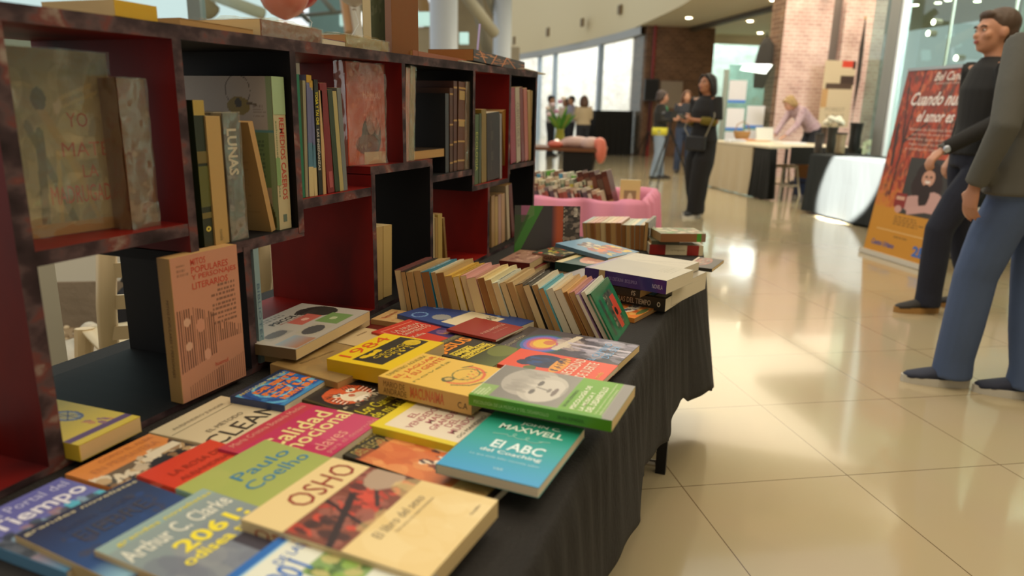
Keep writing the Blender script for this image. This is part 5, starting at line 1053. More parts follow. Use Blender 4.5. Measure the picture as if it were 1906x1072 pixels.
# plastic chair behind the bookcase
PL = mat('d0c0a0', .3)
ch = empty('plastic_chair', (-1.70, -.46, 0), math.radians(62)); tag(ch, 'cream plastic garden chair standing behind the bookcase', 'chair')
def chair_parts(ch, arms=True):
    def arc(u): return ((u-.5)*.46, -.22-.06*math.cos((u-.5)*math.pi)*1.0)
    b = MB(); n = 24
    for (z0, z1) in ((.80, .86), (.70, .745), (.60, .645), (.50, .545)):
        vs = []
        for k in range(n+1):
            x, y = arc(k/n); top = z1+(.03*math.cos((k/n-.5)*math.pi) if z1 > .8 else 0)
            for zz in (z0, top):
                yy = y-(zz-.45)*.22; vs += [(x, yy, zz), (x, yy-.012, zz)]
        fs = []
        for k in range(n):
            a, c_ = 4*k, 4*k+4; fs += [(a, c_, c_+2, a+2), (a+1, a+3, c_+3, c_+1), (a, a+1, c_+1, c_), (a+2, c_+2, c_+3, a+3)]
        b.add(vs, fs)
    b.build('backrest', PL, ch, smooth=False)
    for sx in (-1, 1):
        MB().tube([(sx*.235, -.205, .42), (sx*.24, -.27, .62), (sx*.225, -.31, .84)], [(.028, .012)]*3, 8).build('back_post', PL, ch, smooth=True)
        if arms: MB().tube([(sx*.25, .22, .42), (sx*.27, .18, .64), (sx*.27, -.05, .66), (sx*.245, -.25, .63)], [(.026, .01)]*4, 8).build('armrest', PL, ch, smooth=True)
        for sy in (-1, 1):
            MB().tube([(sx*.22, sy*.19, .43), (sx*.26, sy*.24, .02)], [(.032, .014), (.022, .012)], 8).build('leg', PL, ch)
    b = MB(); vs = []; m_ = 14
    for k in range(m_+1):
        for q in range(m_+1):
            x = (k/m_-.5)*.46; y = (q/m_-.5)*.44; z = .43-.018*math.cos(x*5)*math.cos(y*4); vs.append((x, y, z))
    b.add(vs, [(k*(m_+1)+q, (k+1)*(m_+1)+q, (k+1)*(m_+1)+q+1, k*(m_+1)+q+1) for k in range(m_) for q in range(m_)]); o = b.build('seat', PL, ch, smooth=True); md = o.modifiers.new('s', 'SOLIDIFY'); md.thickness = .01
chair_parts(ch, False)
# plastic bag on the gravel and dark bag under the chair
p = at(160, 680, z=.12)
b = MB(); b.ell((0, 0, 0), (.17, .13, .12)); b.ell((.16, .05, .02), (.13, .11, .13)); b.ell((.05, 0, .11), (.06, .05, .09)); o = b.build('plastic_bag', mat('d0ccc0', .35, alpha=.85, bump=1.0, bscale=14, key='bag'), smooth=True, remesh=.012); o.location = (p.x, p.y, .12)
MB().tube([(.12, .0, .14), (.16, .0, .2), (.2, .02, .16)], .006, 6).build('handle', mat('1c1c24', .5), o); tag(o, 'crumpled whitish plastic bag on the gravel', 'bag')
p = at(207, 600, z=.2); b = MB(); b.box((-.07, -.10, -.15), (.07, .10, .12)); b.ell((.0, 0, .1), (.07, .1, .08)); b.ell((.07, 0, -.05), (.05, .08, .09)); o = b.build('backpack', mat('1a1c26', .8), smooth=True, remesh=.015); o.location = (p.x-.02, p.y+.16, .17); MB().tube([(0, -.06, .2), (0, 0, .27), (0, .06, .2)], .01, 6).build('handle', mat('14151c', .8), o); tag(o, 'black backpack beside the white chair', 'backpack')

# ------------------------------------------------------------------ pink draped crate of books
PK = mat('d084a0', .7, var=.1, vscale=6)
e = empty('draped_book_crate', (-.85, 1.80, 0)); tag(e, 'pink cloth-covered crate full of books beyond the table', 'crate')
cx0, cx1, cy0, cy1 = -.50, .44, -.20, .18; zr = .725
def ring(n=90):
    out = []
    per = [(cx0, cy0), (cx1, cy0), (cx1, cy1), (cx0, cy1)]
    for s in range(4):
        a, c_ = per[s], per[(s+1) % 4]
        for k in range(n//4): t = k/(n//4); out.append((a[0]*(1-t)+c_[0]*t, a[1]*(1-t)+c_[1]*t))
    return out
rg = ring(160); N_ = len(rg); b = MB(); vs = []
lev = [(-.03, .52), (-.025, .70), (-.008, zr), (.012, zr+.002), (.03, .70), (.05, .5), (.07, .25), (.085, .02)]
for li, (off, z) in enumerate(lev):
    for k, (x, y) in enumerate(rg):
        dx = 1 if x > cx1-.02 else (-1 if x < cx0+.02 else 0); dy = 1 if y > cy1-.02 else (-1 if y < cy0+.02 else 0)
        dx, dy = (dx, dy) if (dx or dy) else (0, 0); f_ = .012*math.sin(k*.9)+.010*math.sin(k*.37+1) if li > 3 else .002*math.sin(k*1.3)
        sag = .012*math.sin(k*.55)*(li in (2, 3)) + (.018 if (li in (1, 2, 3) and abs(x) < .3 and dy < 0) else 0)*-1
        rise = .03*((y-cy0)/(cy1-cy0)) if li in (1, 2, 3, 4) else 0
        vs.append((x+dx*(off+f_*(li > 3)*min(1, li/5)), y+dy*(off+f_*(li > 3)), z+sag*.5+rise))
fs = [(l*N_+k, l*N_+(k+1) % N_, (l+1)*N_+(k+1) % N_, (l+1)*N_+k) for l in range(len(lev)-1) for k in range(N_)]
b.add(vs, fs); o = b.build('pink_cloth', PK, e, smooth=True); md = o.modifiers.new('s', 'SOLIDIFY'); md.thickness = .004
MB().box((cx0, cy0, .0), (cx1, cy1, .56)).build('crate_body', mat('8a5c4c', .8), e)
PB = Matrix.Translation((-.85, 1.80, 0))
g3 = np.random.default_rng(21)
def crate_row(y0, z0, xa, xb, cols, tone, hh, lab, lean=.16, bd=.10, names_=None, spinecol=None, z_=0):
    x = xa; k = 0
    while x < xb-.008:
        t_ = g3.uniform(.014, .03) if names_ is None else .034
        h_ = hh+g3.uniform(-.012, .012); c_ = cols[k % len(cols)]
        M = PB @ frame((x, y0, z0), (0, 1, 0), (math.sin(-lean), 0, math.cos(lean)))
        # x̂ into the box (away from us): spine faces us, thickness to +x
        M = PB @ frame((x+t_, y0, z0+.001), (0, 1, 0), (math.sin(-lean), 0, math.cos(lean)))
        o = book('%s, %s from the left' % (lab, ordn[k]), bd, h_, t_*.97, Matrix(M), c_, page='white', group=lab.split(',')[0]+'s', spine=c_, name='paperback_book' if names_ is None else 'leather_book')
        spatch(o, .12, .5, tone[k % len(tone)])
        if names_: spatch(o, .62, .66, 'b08c5c', name='gold_band')
        x += t_/math.cos(lean)+.001; k += 1
        if k > 24: break
crate_row(-.165, .585, -.42, .24, ['b8a890','8c6c64','a87c68','c0b49c','7c6c70','b8b0a4','70584c','c0a48c'], ['a0584c','5c5058','c8c0b0','8a4838'], .19, 'light paperback in the front row of the pink crate', lean=.30)
crate_row(-.05, .585, -.44, .10, ['c0b8a0','a8a890','b4a08c','8c9080','c8bca0'], ['6a7c6c','8a5c50','b8a840','c8c0b0'], .215, 'pale paperback in the middle row of the pink crate', lean=.12)
crate_row(.06, .585, -.48, .02, ['5c9c3c','b8b4a4','7c5c4c','4c8cb0','c0b8b0','b4bca8'], ['d0c8b8','a83c40','c8bca4'], .25, 'taller book in the back row of the pink crate', lean=.12)
crate_row(-.04, .60, .06, .24, ['4c241c','54281c','4a2420'], ['6a3c2c','5c4438'], .265, 'dark brown leather volume at the right of the pink crate', lean=.30, names_=True, bd=.13)
M = PB @ frame((.30, -.15, .60), (.95, .15, 0), (-.25, .0, .96))
b = book('cream-covered book with a brown picture facing out at the right of the pink crate', .11, .235, .03, M, 'd8bc80', page='white'); I = Ink(40, 60, 'dcc088').rect(.2,.25,.8,.55,'9c8464').ell(.5,.42,.12,.12,'d8c8a4').rect(.15,.68,.9,.95,'a87c5c'); fart(b, I)

# ------------------------------------------------------------------ brown table with flowers, gift wrap
tp = at(1062, 276, z=.75)
tp = tp+Vector((.34, .1, 0)); e = empty('trestle_table', (tp.x-.55, tp.y+.25, 0), math.radians(5)); tag(e, 'brown wooden trestle table with flowers and pink wrapping', 'table')
MB().box((-.95, -.35, .71), (.55, .35, .75)).build('table_top', mat('6c4020', .5), e)
for x in (-.8, .4):
    for y in (-1, 1): MB().tube([(x, y*.28, .71), (x+.0, -y*.28, .0)], .018, 6).build('leg', mat('3c2c1c', .5), e)
MB().box((.08, -.33, .0), (.45, -.29, .71)).build('cloth_panel', mat('14110f', .9), e)
T = Vector((tp.x-.55, tp.y+.25, .75))
b = MB(); b.box((-.07, -.05, 0), (.07, .05, .30)); o = b.build('cardboard_box', mat('b09870', .8)); o.location = (T.x-.66, T.y-.12, .752); MB().box((-.01, -.052, .1), (.01, -.05, .17)).build('printed_mark', mat('5c4830', .8), o); tag(o, 'tall beige box standing at the bookcase end of the brown table', 'box')
e = empty('flower_vase', (T.x-.02, T.y-.05, .752)); tag(e, 'green glass vase of leafy flowers on the brown table', 'vase')
MB().lathe([(.05, 0), (.07, .04), (.06, .14), (.05, .2), (.06, .22)], 16).build('vase', mat('8a8c28', .3), e, smooth=True)
g4 = np.random.default_rng(3)
for k in range(14):
    a = g4.uniform(0, 6.28); l = g4.uniform(.18, .36); r0 = g4.uniform(.05, .24)
    pts = [(0, 0, .18), (math.cos(a)*r0*.5, math.sin(a)*r0*.5, .18+l*.6), (math.cos(a)*r0, math.sin(a)*r0, .18+l)]
    MB().tube(pts, [(.012, .003), (.028, .004), (.004, .002)], 6).build('leaf', mat(['3c7c20', '6a8c2c', '4c8c24', '7c8c30'][k % 4], .5), e)
for k in range(6):
    a = g4.uniform(0, 6.28); MB().ell((math.cos(a)*.12-.08, math.sin(a)*.1, .40+.04*k), (.032, .032, .026), 8, 6).build('blossom', mat(['dcc8d0', 'c894b4', 'e8dcd0'][k % 3], .6), e)
e = empty('gift_wrapping', (T.x+.32, T.y-.1, .752)); tag(e, 'crumpled pink and salmon wrapping hanging off the brown table', 'wrapping paper')
b = MB(); b.ell((-.1, 0, .06), (.22, .14, .08)); b.ell((.1, -.05, .05), (.13, .15, .09)); b.ell((-.25, 0, .03), (.15, .12, .04)); b.build('pale_paper', mat('c8a8a0', .6, bump=.5, bscale=12), e, smooth=True, remesh=.02)
b = MB(); b.ell((.24, -.1, -.03), (.07, .12, .16)); b.ell((.22, -.1, .06), (.08, .1, .08)); b.build('salmon_paper', mat('dc7864', .5), e, smooth=True, remesh=.02)
o = MB().ell((0, 0, .03), (.10, .08, .05), 12, 8).build('candle_bowl', mat('c8604c', .4)); o.location = (T.x-.02, T.y-.25, .755); MB().ell((.02, 0, .07), (.035, .03, .03), 10, 6).build('white_candle', mat('f4e8d8', .5, emit='fff0e0', estr=1.0), o); tag(o, 'red bowl with a bright white candle by the flower vase', 'bowl')
q = at(1030, 330, d=8.6); o = MB(); o.ell((0, 0, .14), (.16, .12, .14)); o.ell((.2, .1, .1), (.1, .1, .1)); o = o.build('toy_bag', ramp_mat('coloured_toy', [(.3, '8ab41c'), (.5, '3c70b4'), (.7, 'b4304c'), (.9, '3c9c9c')], 4, .5), smooth=True); o.location = (q.x, q.y, 0); tag(o, 'lime, blue and red bundle under the brown table', 'bag')

# black clothed high table and speaker
b = MB(); n = 60; vs = []
per = [W(4.70, 17.75), W(5.80, 17.75), W(5.80, 18.3), W(4.70, 18.3)]
ringp = []
for s in range(4):
    for k in range(20): t = k/20; ringp.append((per[s]*(1-t)+per[(s+1) % 4]*t, s))
for zz in (1.235, 1.2, .6, .01):
    for k, (p, s) in enumerate(ringp): nrm = (-BJ, BI, BJ, -BI)[s]; q = p+nrm*(.02*math.sin(k*1.9) if zz < 1.2 else 0); vs.append((q.x, q.y, zz))
fs = [(l*80+k, l*80+(k+1) % 80, (l+1)*80+(k+1) % 80, (l+1)*80+k) for l in range(3) for k in range(80)]+[tuple(range(80))]
b.add(vs, fs); o = b.build('black_draped_table', mat('0e0c0b', .9)); tag(o, 'tall table draped in black cloth in front of the far windows', 'table')
q = atv(1212, 169, 17.2); u, v = uv_of(q); e = empty('loudspeaker_stand', tuple(W(u, v, 0))); tag(e, 'thin black tripod stand carrying the loudspeaker by the brick column', 'stand')
MB().tube([(0, 0, .3), (0, 0, q.z-.27)], .02, 8).build('pole', STEEL, e)
for k in range(3): a = 2.1*k+.4; MB().tube([(0, 0, .7), (math.cos(a)*.45, math.sin(a)*.45, .01)], .014, 6).build('leg', STEEL, e)
b = MB(); hh = .29; b.box((-.19, -.16, -hh), (.19, .16, hh)); o = b.build('loudspeaker', mat('0c0c0d', .6)); o.matrix_world = Matrix.Translation(W(u, v, q.z+.02)) @ Matrix.Rotation(math.radians(15), 4, 'Z'); MB().box((-.16, -.168, -hh+.04), (.16, -.16, hh-.04)).build('grille', mat('18181a', .9), o); tag(o, 'black loudspeaker on a stand in front of the brick column', 'loudspeaker')
b = MB(); ubox(b, u+.35, u+1.0, 17.44, 17.47, q.z-.45, q.z+.28); o = b.build('notice_board', mat('94887c', .7)); tag(o, 'grey notice panel on the brick column behind two women', 'notice board')

# ------------------------------------------------------------------ display tables on the right
b = MB()
def drape(name, u0, u1, v0, v1, ztop_, zhem, m, label, amp=.02, cat='tablecloth', sides=(0, 1, 2, 3), seed=0, thick=.004):
    b = MB(); per = [(u0, v0), (u1, v0), (u1, v1), (u0, v1)]; rp = []
    for s in range(4):
        for k in range(24): t = k/24; rp.append((per[s][0]*(1-t)+per[(s+1) % 4][0]*t, per[s][1]*(1-t)+per[(s+1) % 4][1]*t, s))
    vs = []
    for li, zz in enumerate((ztop_, ztop_-.02, ztop_-.3, zhem)):
        for k, (u, v, s) in enumerate(rp):
            nu, nv = ((0, -1), (1, 0), (0, 1), (-1, 0))[s]; a = amp*(math.sin(k*1.3+seed)+.6*math.sin(k*.61+seed))*(0, 0, .6, 1.2)[li]+(0, .006, .012, .03)[li]
            p = W(u+nu*a, v+nv*a); vs.append((p.x, p.y, zz))
    n = len(rp); b.add(vs, [(l*n+k, (l+1)*n+k, (l+1)*n+(k+1) % n, l*n+(k+1) % n) for l in range(3) for k in range(n)]+[tuple(range(n))])
    o = b.build(name, m); tag(o, label, cat); return o
drape('draped_counter', 4.26, 4.98, 3.75, 6.23, .74, .03, mat('161b1c', .85), 'counter covered in black cloth with a bright sun patch', .012, 'counter', seed=2)
drape('tablecloth', 4.36, 4.43, 7.93, 9.55, .735, .02, mat('b0a084', .85), 'taupe cloth hanging down the side of the display table', .012)
o = drape('tablecloth', 4.37, 4.47, 7.42, 7.88, .735, .02, mat('12110f', .9), 'black cloth hanging at the corner of the display table', .015, seed=1)
e = empty('display_table', tuple(W(5.1, 8.4, 0))); tag(e, 'pale-topped display table with a black valance before the leaning blonde person', 'table')
def lb(name, u0, u1, v0, v1, z0, z1, m):
    b = MB(); ubox(b, u0, u1, v0, v1, z0, z1); return b.build(name, m, e, M=Matrix.Translation(-e.location))
lb('table_top', 4.35, 5.85, 7.42, 9.56, .738, .768, mat('c4b8a0', .6)); lb('black_valance', 4.68, 5.85, 7.40, 7.42, .52, .766, mat('14120f', .9))
for u, v in ((5.8, 7.5), (5.8, 9.45), (4.5, 9.45)): lb('leg', u-.02, u+.02, v-.02, v+.02, 0, .735, STEEL)
def stool(u, v, lab):
    e = empty('plastic_stool', tuple(W(u, v, 0)), math.radians(29)); tag(e, lab, 'stool', 'white plastic stools'); m = mat('cfc4ac', .35)
    MB().lathe([(.15, .0), (.17, .005), (.17, .03), (.13, .04)], 16, (0, 0, .42)).build('seat', m, e)
    for sx in (-1, 1):
        for sy in (-1, 1): MB().tube([(sx*.11, sy*.11, .42), (sx*.17, sy*.17, 0)], .017, 8).build('leg', m, e)
    MB().box((-.15, -.15, .14), (.15, -.135, .165)).build('rung', m, e); MB().box((-.15, .135, .14), (.15, .15, .165)).build('rung', m, e)
q = at(1447, 362, z=0); u, v = uv_of(q); stool(u+.1, v, 'white plastic stool under the display table, left one')
q = at(1492, 360, z=0); u, v = uv_of(q); stool(u+.15, v, 'white plastic stool under the display table, right one')
q = at(1462, 350, z=.1); u, v = uv_of(q); b = MB(); ubox(b, u+.3, u+.7, v-.25, v+.25, 0, .25); o = b.build('crate', mat('34549c', .6)); b = MB(); ubox(b, u+.29, u+.3, v-.2, v+.2, .17, .2); b.build('handle_slot', mat('1c2c5c', .6), o); tag(o, 'blue crate behind the white stools', 'crate')
b = MB(); ubox(b, u+.3, u+.62, v-.15, v+.28, .251, .46); o = b.build('cardboard_box', mat('b47c40', .7)); b = MB(); ubox(b, u+.3, u+.62, v+.04, v+.08, .455, .462); b.build('tape', mat('c8a060', .5), o); tag(o, 'orange-brown cardboard box on the blue crate', 'box')
# things on the display table
def put(name, px, py, dz, m, shape, lab, cat, parts=(), uu=None, z0=.77):
    q = at(px, py, z=z0); o = shape.build(name, m); o.location = (q.x, q.y, z0+dz); o.rotation_euler = (0, 0, math.radians(29)); tag(o, lab, cat)
    for nm, sh, mm in parts: sh.build(nm, mm, o)
    return o
put('wicker_basket', 1380, 260, .001, mat('b08450', .8, bump=1, bscale=40), MB().lathe([(.10, 0), (.13, .06), (.15, .14), (.14, .14), (.12, .06)], 18), 'tall wicker basket on the taupe table', 'basket', [('handle', MB().tube([(-.14, 0, .13), (-.1, 0, .26), (0, 0, .31), (.1, 0, .26), (.14, 0, .13)], .009, 6), mat('8a6438', .8))])
put('bread_tray', 1402, 263, .001, mat('c8a47c', .6), MB().box((-.24, -.12, 0), (.24, .12, .02)), 'tray of orange and cream leaflets on the taupe table', 'tray', [('orange_leaflet', MB().box((-.2, -.09, .021), (-.02, .08, .035)), mat('c8783c', .6)), ('cream_leaflet', MB().box((.0, -.1, .021), (.2, .07, .03)), mat('e0d4bc', .6))])
put('paper_stack', 1368, 264, .001, mat('dcdce0', .6), MB().box((-.14, -.1, 0), (.14, .1, .035)), 'white stack of papers left of the tray', 'papers', [('top_sheet', MB().box((-.12, -.11, .036), (.15, .08, .038)), mat('c4ccdc', .6))])
put('laptop', 1430, 262, .001, mat('c4c4bc', .4), MB().box((-.16, -.12, 0), (.16, .12, .018)), 'open pale laptop on the display table', 'laptop', [('screen', MB().add([(-.16, .12, .018), (.16, .12, .018), (.16, .17, .22), (-.16, .17, .22), (-.16, .13, .018), (.16, .13, .018), (.16, .18, .22), (-.16, .18, .22)], [(0, 1, 2, 3), (5, 4, 7, 6), (0, 4, 5, 1), (3, 2, 6, 7), (0, 3, 7, 4), (1, 5, 6, 2)]), mat('d0d0c4', .4))])
put('paper_stack', 1470, 268, .001, mat('e4e0d8', .6), MB().box((-.2, -.14, 0), (.2, .14, .02)), 'white papers under the hands of the leaning woman', 'papers', [('top_sheet', MB().box((-.1, -.12, .021), (.22, .1, .024)), mat('d0d4e0', .6))])
# white chair back behind the counter
q = W(5.98, 7.05); ch = empty('plastic_chair', (q.x, q.y, 0), math.radians(200)); tag(ch, 'white plastic chair behind the display table', 'chair'); chair_parts(ch)
# counter objects
zc = .745
for px, py, h_, r_, c_, lab, nm, cat in ((1588, 284, .36, .075, '1c1c1a', 'tall black cylindrical container on the counter', 'black_container', 'container'), (1545, 284, .30, .06, '3c3830', 'dark vase with white flowers on the counter', 'flower_vase', 'vase'), (1562, 287, .24, .06, 'a08c6c', 'patterned beige pot on the counter', 'patterned_pot', 'pot'), (1522, 284, .22, .05, '4c4440', 'small dark pot at the left end of the counter', 'small_pot', 'pot')):
    q = at(px, py, z=zc); o = MB().lathe([(r_*.8, 0), (r_, h_*.1), (r_*.9, h_*.6), (r_*1.05, h_*.98), (r_*1.1, h_), (r_*.9, h_)], 20).build(nm, mat(c_, .4, var=.5, vscale=30) if 'patt' in lab else mat(c_, .4), smooth=True); o.location = (q.x, q.y, zc); tag(o, lab, cat)
    MB().lathe([(r_*1.12, h_), (r_*1.15, h_+.02), (r_*.2, h_+.022)], 20).build('rim', mat('2c2a28', .4), o)
    if 'flowers' in lab:
        for k in range(9):
            a = k*2.4; MB().ell((.09*math.cos(a), .07*math.sin(a), h_+.07+.02*(k % 4)), (.045, .04, .035), 8, 6).build('blossom', mat('ece4d0', .6), o)
            MB().tube([(0, 0, h_-.02), (.09*math.cos(a), .07*math.sin(a), h_+.06)], .004, 5).build('stem', mat('5c6c3c', .6), o)
# papers and stand on the far glass
q = at(1385, 200, d=13.2); e = empty('notice_stand', (q.x, q.y, 0), math.radians(18)); tag(e, 'glass stand with white notices and blue strips behind the display table', 'notice stand')
MB().box((-.42, 0, 0), (-.33, .04, 2.0)).build('post', mat('7c8478', .5), e)
MB().box((-.33, .01, .4), (.5, .025, 2.1)).build('glass_sheet', GLASS_T, e)
for k, (x, z) in enumerate(((-.15, 1.55), (-.15, 1.05), (-.15, .62), (.22, 1.1), (.22, .66))):
    MB().box((x-.16, -.012, z-.1), (x+.16, .008, z+.26)).build('notice', mat('d4d4d8' if k % 2 else 'c8c8cc', .6), e)
    MB().box((x-.16, -.016, z-.14), (x+.16, .006, z-.09)).build('blue_strip', mat('2c6cc0', .5), e)
q = at(1422, 120, d=13.9); o = MB(); o.tube([(0, 0, .5), (.02, 0, .36), (-.01, 0, 0), (-.06, 0, -.45)], [(.05, .04), (.14, .06), (.17, .07), (.10, .05)], 12); o = o.build('hanging_coat', mat('2a2622', .8), smooth=True); o.location = (q.x, q.y, q.z); MB().tube([(0, 0, .5), (0, 0, .6)], .012, 6).build('hook', STEEL, o); tag(o, 'dark hanging coat beside the second brick column', 'coat')
# beige poster with dark squares, pole
q = [atv(1538, 112, v0-.6), atv(1590, 112, v0-.6), atv(1572, 236, v0-.6), atv(1522, 236, v0-.6)]
X = (q[1]-q[0]); hgt = q[0].z-q[3].z; M = frame(Vector((q[3].x, q[3].y, q[3].z)), Vector((X.x, X.y, 0)), (0, 0, 1))
wd = Vector((X.x, X.y, 0)).length*1.1
o = MB().box((0, 0, -.01), (wd, hgt, 0)).build('poster', mat('c4b090', .7)); o.matrix_world = M
I = Ink(60, 130, 'c4b294').rect(.55,0,1,.10,'c8402c').rect(.9,0,1,.12,'3c2420').rect(.55,.22,1,.36,'3c2a22').rect(.1,.34,.96,.42,'4c382c').rect(0,.42,.2,.7,'b89060'); I.build('poster_print', o, wd, hgt, Matrix.Translation((0, 0, .002)))
for s_, v in (('FOREST', .70), ('Y PAZ', .80), ('CI', .90)): text(o, s_, Matrix.Translation((0, 0, .004)), .18*wd, (1-v-.06)*hgt, (.82 if s_ != 'CI' else .5)*wd, (1-v)*hgt, '8a7c68', name='poster_lettering')
tag(o, 'beige poster with dark squares and a red corner near the brick columns', 'poster')
o = MB().tube([atv(1611, 36, v0-.5), atv(1604, 90, v0-.5), atv(1597, 150, v0-.5), atv(1588, 205, v0-.5)], [.012, .04, .035, .008], 8).build('flag_pole', mat('2c2622', .7)); MB().ell(tuple(atv(1611, 34, v0-.5)), (.02, .02, .03), 8, 6).build('brass_tip', mat('a08840', .4, .6), o); q = atv(1588, 205, v0-.5); MB().tube([q, (q.x, q.y, 0)], .01, 6).build('pole', mat('8a8478', .5), o); tag(o, 'dark tapering furled flag before the pink brick', 'flag')

# ------------------------------------------------------------------ roll-up banner
BL = at(1607, 463, z=0.03)
hx = -BJ; wdt = .86
Yv = (BI*.12+Vector((0, 0, 1))).normalized(); hh = 1.58
M = frame(BL, hx, Yv); 
e = empty('banner_stand', M=Matrix(M)); tag(e, 'orange and red roll-up banner with a woman portrait beside the men', 'banner')
MB().box((0, 0, -.006), (wdt, hh, 0)).build('banner_sheet', mat('c88a2c', .5), e)
MB().box((-.02, -.03, -.05), (wdt+.02, .012, .03)).build('base_rail', mat('c8c0b0', .4), e)
MB().box((-.005, hh-.01, -.012), (wdt+.005, hh+.015, .008)).build('top_rail', mat('a8a8a4', .3, .7), e)
I = Ink(170, 300, 'c8862c').grad('8a3c28','b04c30',v1=.5).grad('b04c30','cc8430',v0=.5,v1=.75).grad('cc8430','c88a2c',v0=.75)
I.blobs(0,0,1,.68,['a83c28','c85434','6c4034','8a3428','d07048','5c4438'],700,.016,8,.75,asp=1.8).blobs(0,.6,.5,.74,['b84c30','c87038'],60,.018,9,.6)
I.line(.18,.95*.7,.2,.3,.012,'3c2824').line(.2,.45,.06,.05,.010,'3c2824').line(.2,.38,.45,.28,.007,'3c2824').line(.2,.3,.26,.0,.010,'44302a').line(.06,.3,.1,.5,.02,'44302a')
I.rect(0,.74,1,1,'c88a2c').rect(.36,.46,.92,.76,'3c3834').ell(.66,.54,.17,.065,'2c1c18').ell(.66,.60,.20,.09,'301e1a').ell(.66,.56,.085,.042,'c8947c').ell(.63,.552,.018,.006,'2c1c18').ell(.69,.552,.018,.006,'2c1c18').ell(.66,.578,.035,.008,'e8d8cc').ell(.66,.565,.012,.008,'b8806c').ell(.78,.68,.14,.055,'c89c94').ell(.56,.70,.18,.045,'c49890').ell(.66,.65,.07,.06,'2c1c18').line(.5,.74,.84,.70,.02,'c89c94').rect(.28,.655,.44,.73,'8a2c28').rect(.30,.67,.42,.69,'d0a088').ell(.36,.74,.05,.02,'c8988c').micro(.34,.775,.82,.83,4,'6a4c20').rect(.12,.862,1,.866,'e8c890').micro(.4,.88,.7,.9,1,'7c5a28')
I.build('banner_print', e, wdt, hh, Matrix.Translation((0, 0, .001)))
FB = Matrix.Translation((0, 0, .003))
def bt(s_, u0, v0_, u1, v1_, c_, **k): text(e, s_, FB, u0*wdt, (1-v1_)*hh, u1*wdt, (1-v0_)*hh, c_, **k)
bt('Bel Canel', .40,.02,.78,.065,'ecdcd0', shear=.35, bold=.015); bt('cuentos para crecer', .42,.072,.74,.087,'dcc0b0', name='small_print')
bt('Cuando nunca', .16,.12,.94,.19,'f0e4dc', shear=.4, bold=.02); bt('el amor es', .30,.215,.78,.275,'f0e4dc', shear=.4, bold=.02)
for k in range(5): bt(['Novela de historias breves','que hablan de amor y otros','sueños que nunca','llegan cuando los esperamos','y siempre regresan'][k], .24+.04*(k % 2),.305+.026*k,.86-.03*(k % 3),.322+.026*k,'e0c0b0', name='small_print')
bt('Cuento Urbano', .10,.925,.44,.955,'4c5c9c', shear=.3, bold=.02, name='logo_text'); bt('2E', .70,.91,.86,.965,'3c6cb4', bold=.04, name='logo_text')
# thin chair leg / floor lamp base behind the men and bright strip

# ------------------------------------------------------------------ people
def tubeR(b, pts, r, ref, n=14):
    """tube whose first radius lies along ref"""
    pts = [Vector(p) for p in pts]; vs = []; fs = []; a0 = Vector(ref)
    for k, p in enumerate(pts):
        t = (pts[min(k+1, len(pts)-1)]-pts[max(k-1, 0)]).normalized(); a = (a0-t*a0.dot(t)).normalized(); c_ = t.cross(a)
        ra, rb = r[k] if isinstance(r[k], tuple) else (r[k], r[k])
        for q in range(n): th = 2*math.pi*q/n; vs.append(p+a*math.cos(th)*ra+c_*math.sin(th)*rb)
    for k in range(len(pts)-1):
        for q in range(n): fs.append((k*n+q, k*n+(q+1) % n, (k+1)*n+(q+1) % n, (k+1)*n+q))
    fs.append(tuple(reversed(range(n)))); fs.append(tuple((len(pts)-1)*n+q for q in range(n))); b.add(vs, fs)
def hand(b, wr, d, across, curl=.5, side=1, fat=1.0, spread=.06, thumb=.6):
    """palm and five separate fingers; d = direction of the hand, across = from little finger to index"""
    wr = Vector(wr); d = Vector(d).normalized(); ac = Vector(across); ac = (ac-d*ac.dot(d)).normalized(); nm = d.cross(ac)*side
    tubeR(b, [wr-d*.03, wr, wr+d*.03, wr+d*.065, wr+d*.092], [(.026, .020), (.027, .018), (.036, .017), (.041, .015), (.038, .012)], ac, 12)
    for k, (off, ln) in enumerate(((-.030, .060), (-.011, .076), (.010, .082), (.030, .074))):
        p = wr+d*(.088-.006*abs(k-2))+ac*off; dd = (d+ac*(k-1.5)*spread).normalized(); pts = [p-dd*.015, p]; ang = 0
        for s_, fr in enumerate((.45, .32, .23)):
            ang += curl*(.7, 1.0, .8)[s_]; v_ = dd*math.cos(ang)+nm*math.sin(ang); p = p+v_*ln*fr; pts.append(p)
        tubeR(b, pts, [.0100*fat, .0098*fat, .0090*fat, .0082*fat, .0066*fat], ac, 8)
    p = wr+d*.022+ac*.026; v1 = (d*.62+ac*.75+nm*thumb*.4).normalized(); v2 = (d*.85+ac*.35+nm*thumb).normalized()
    tubeR(b, [p-ac*.01, p+v1*.032, p+v1*.032+v2*.030, p+v1*.032+v2*.054], [.0135*fat, .0118*fat, .0100*fat, .0076*fat], nm, 8)
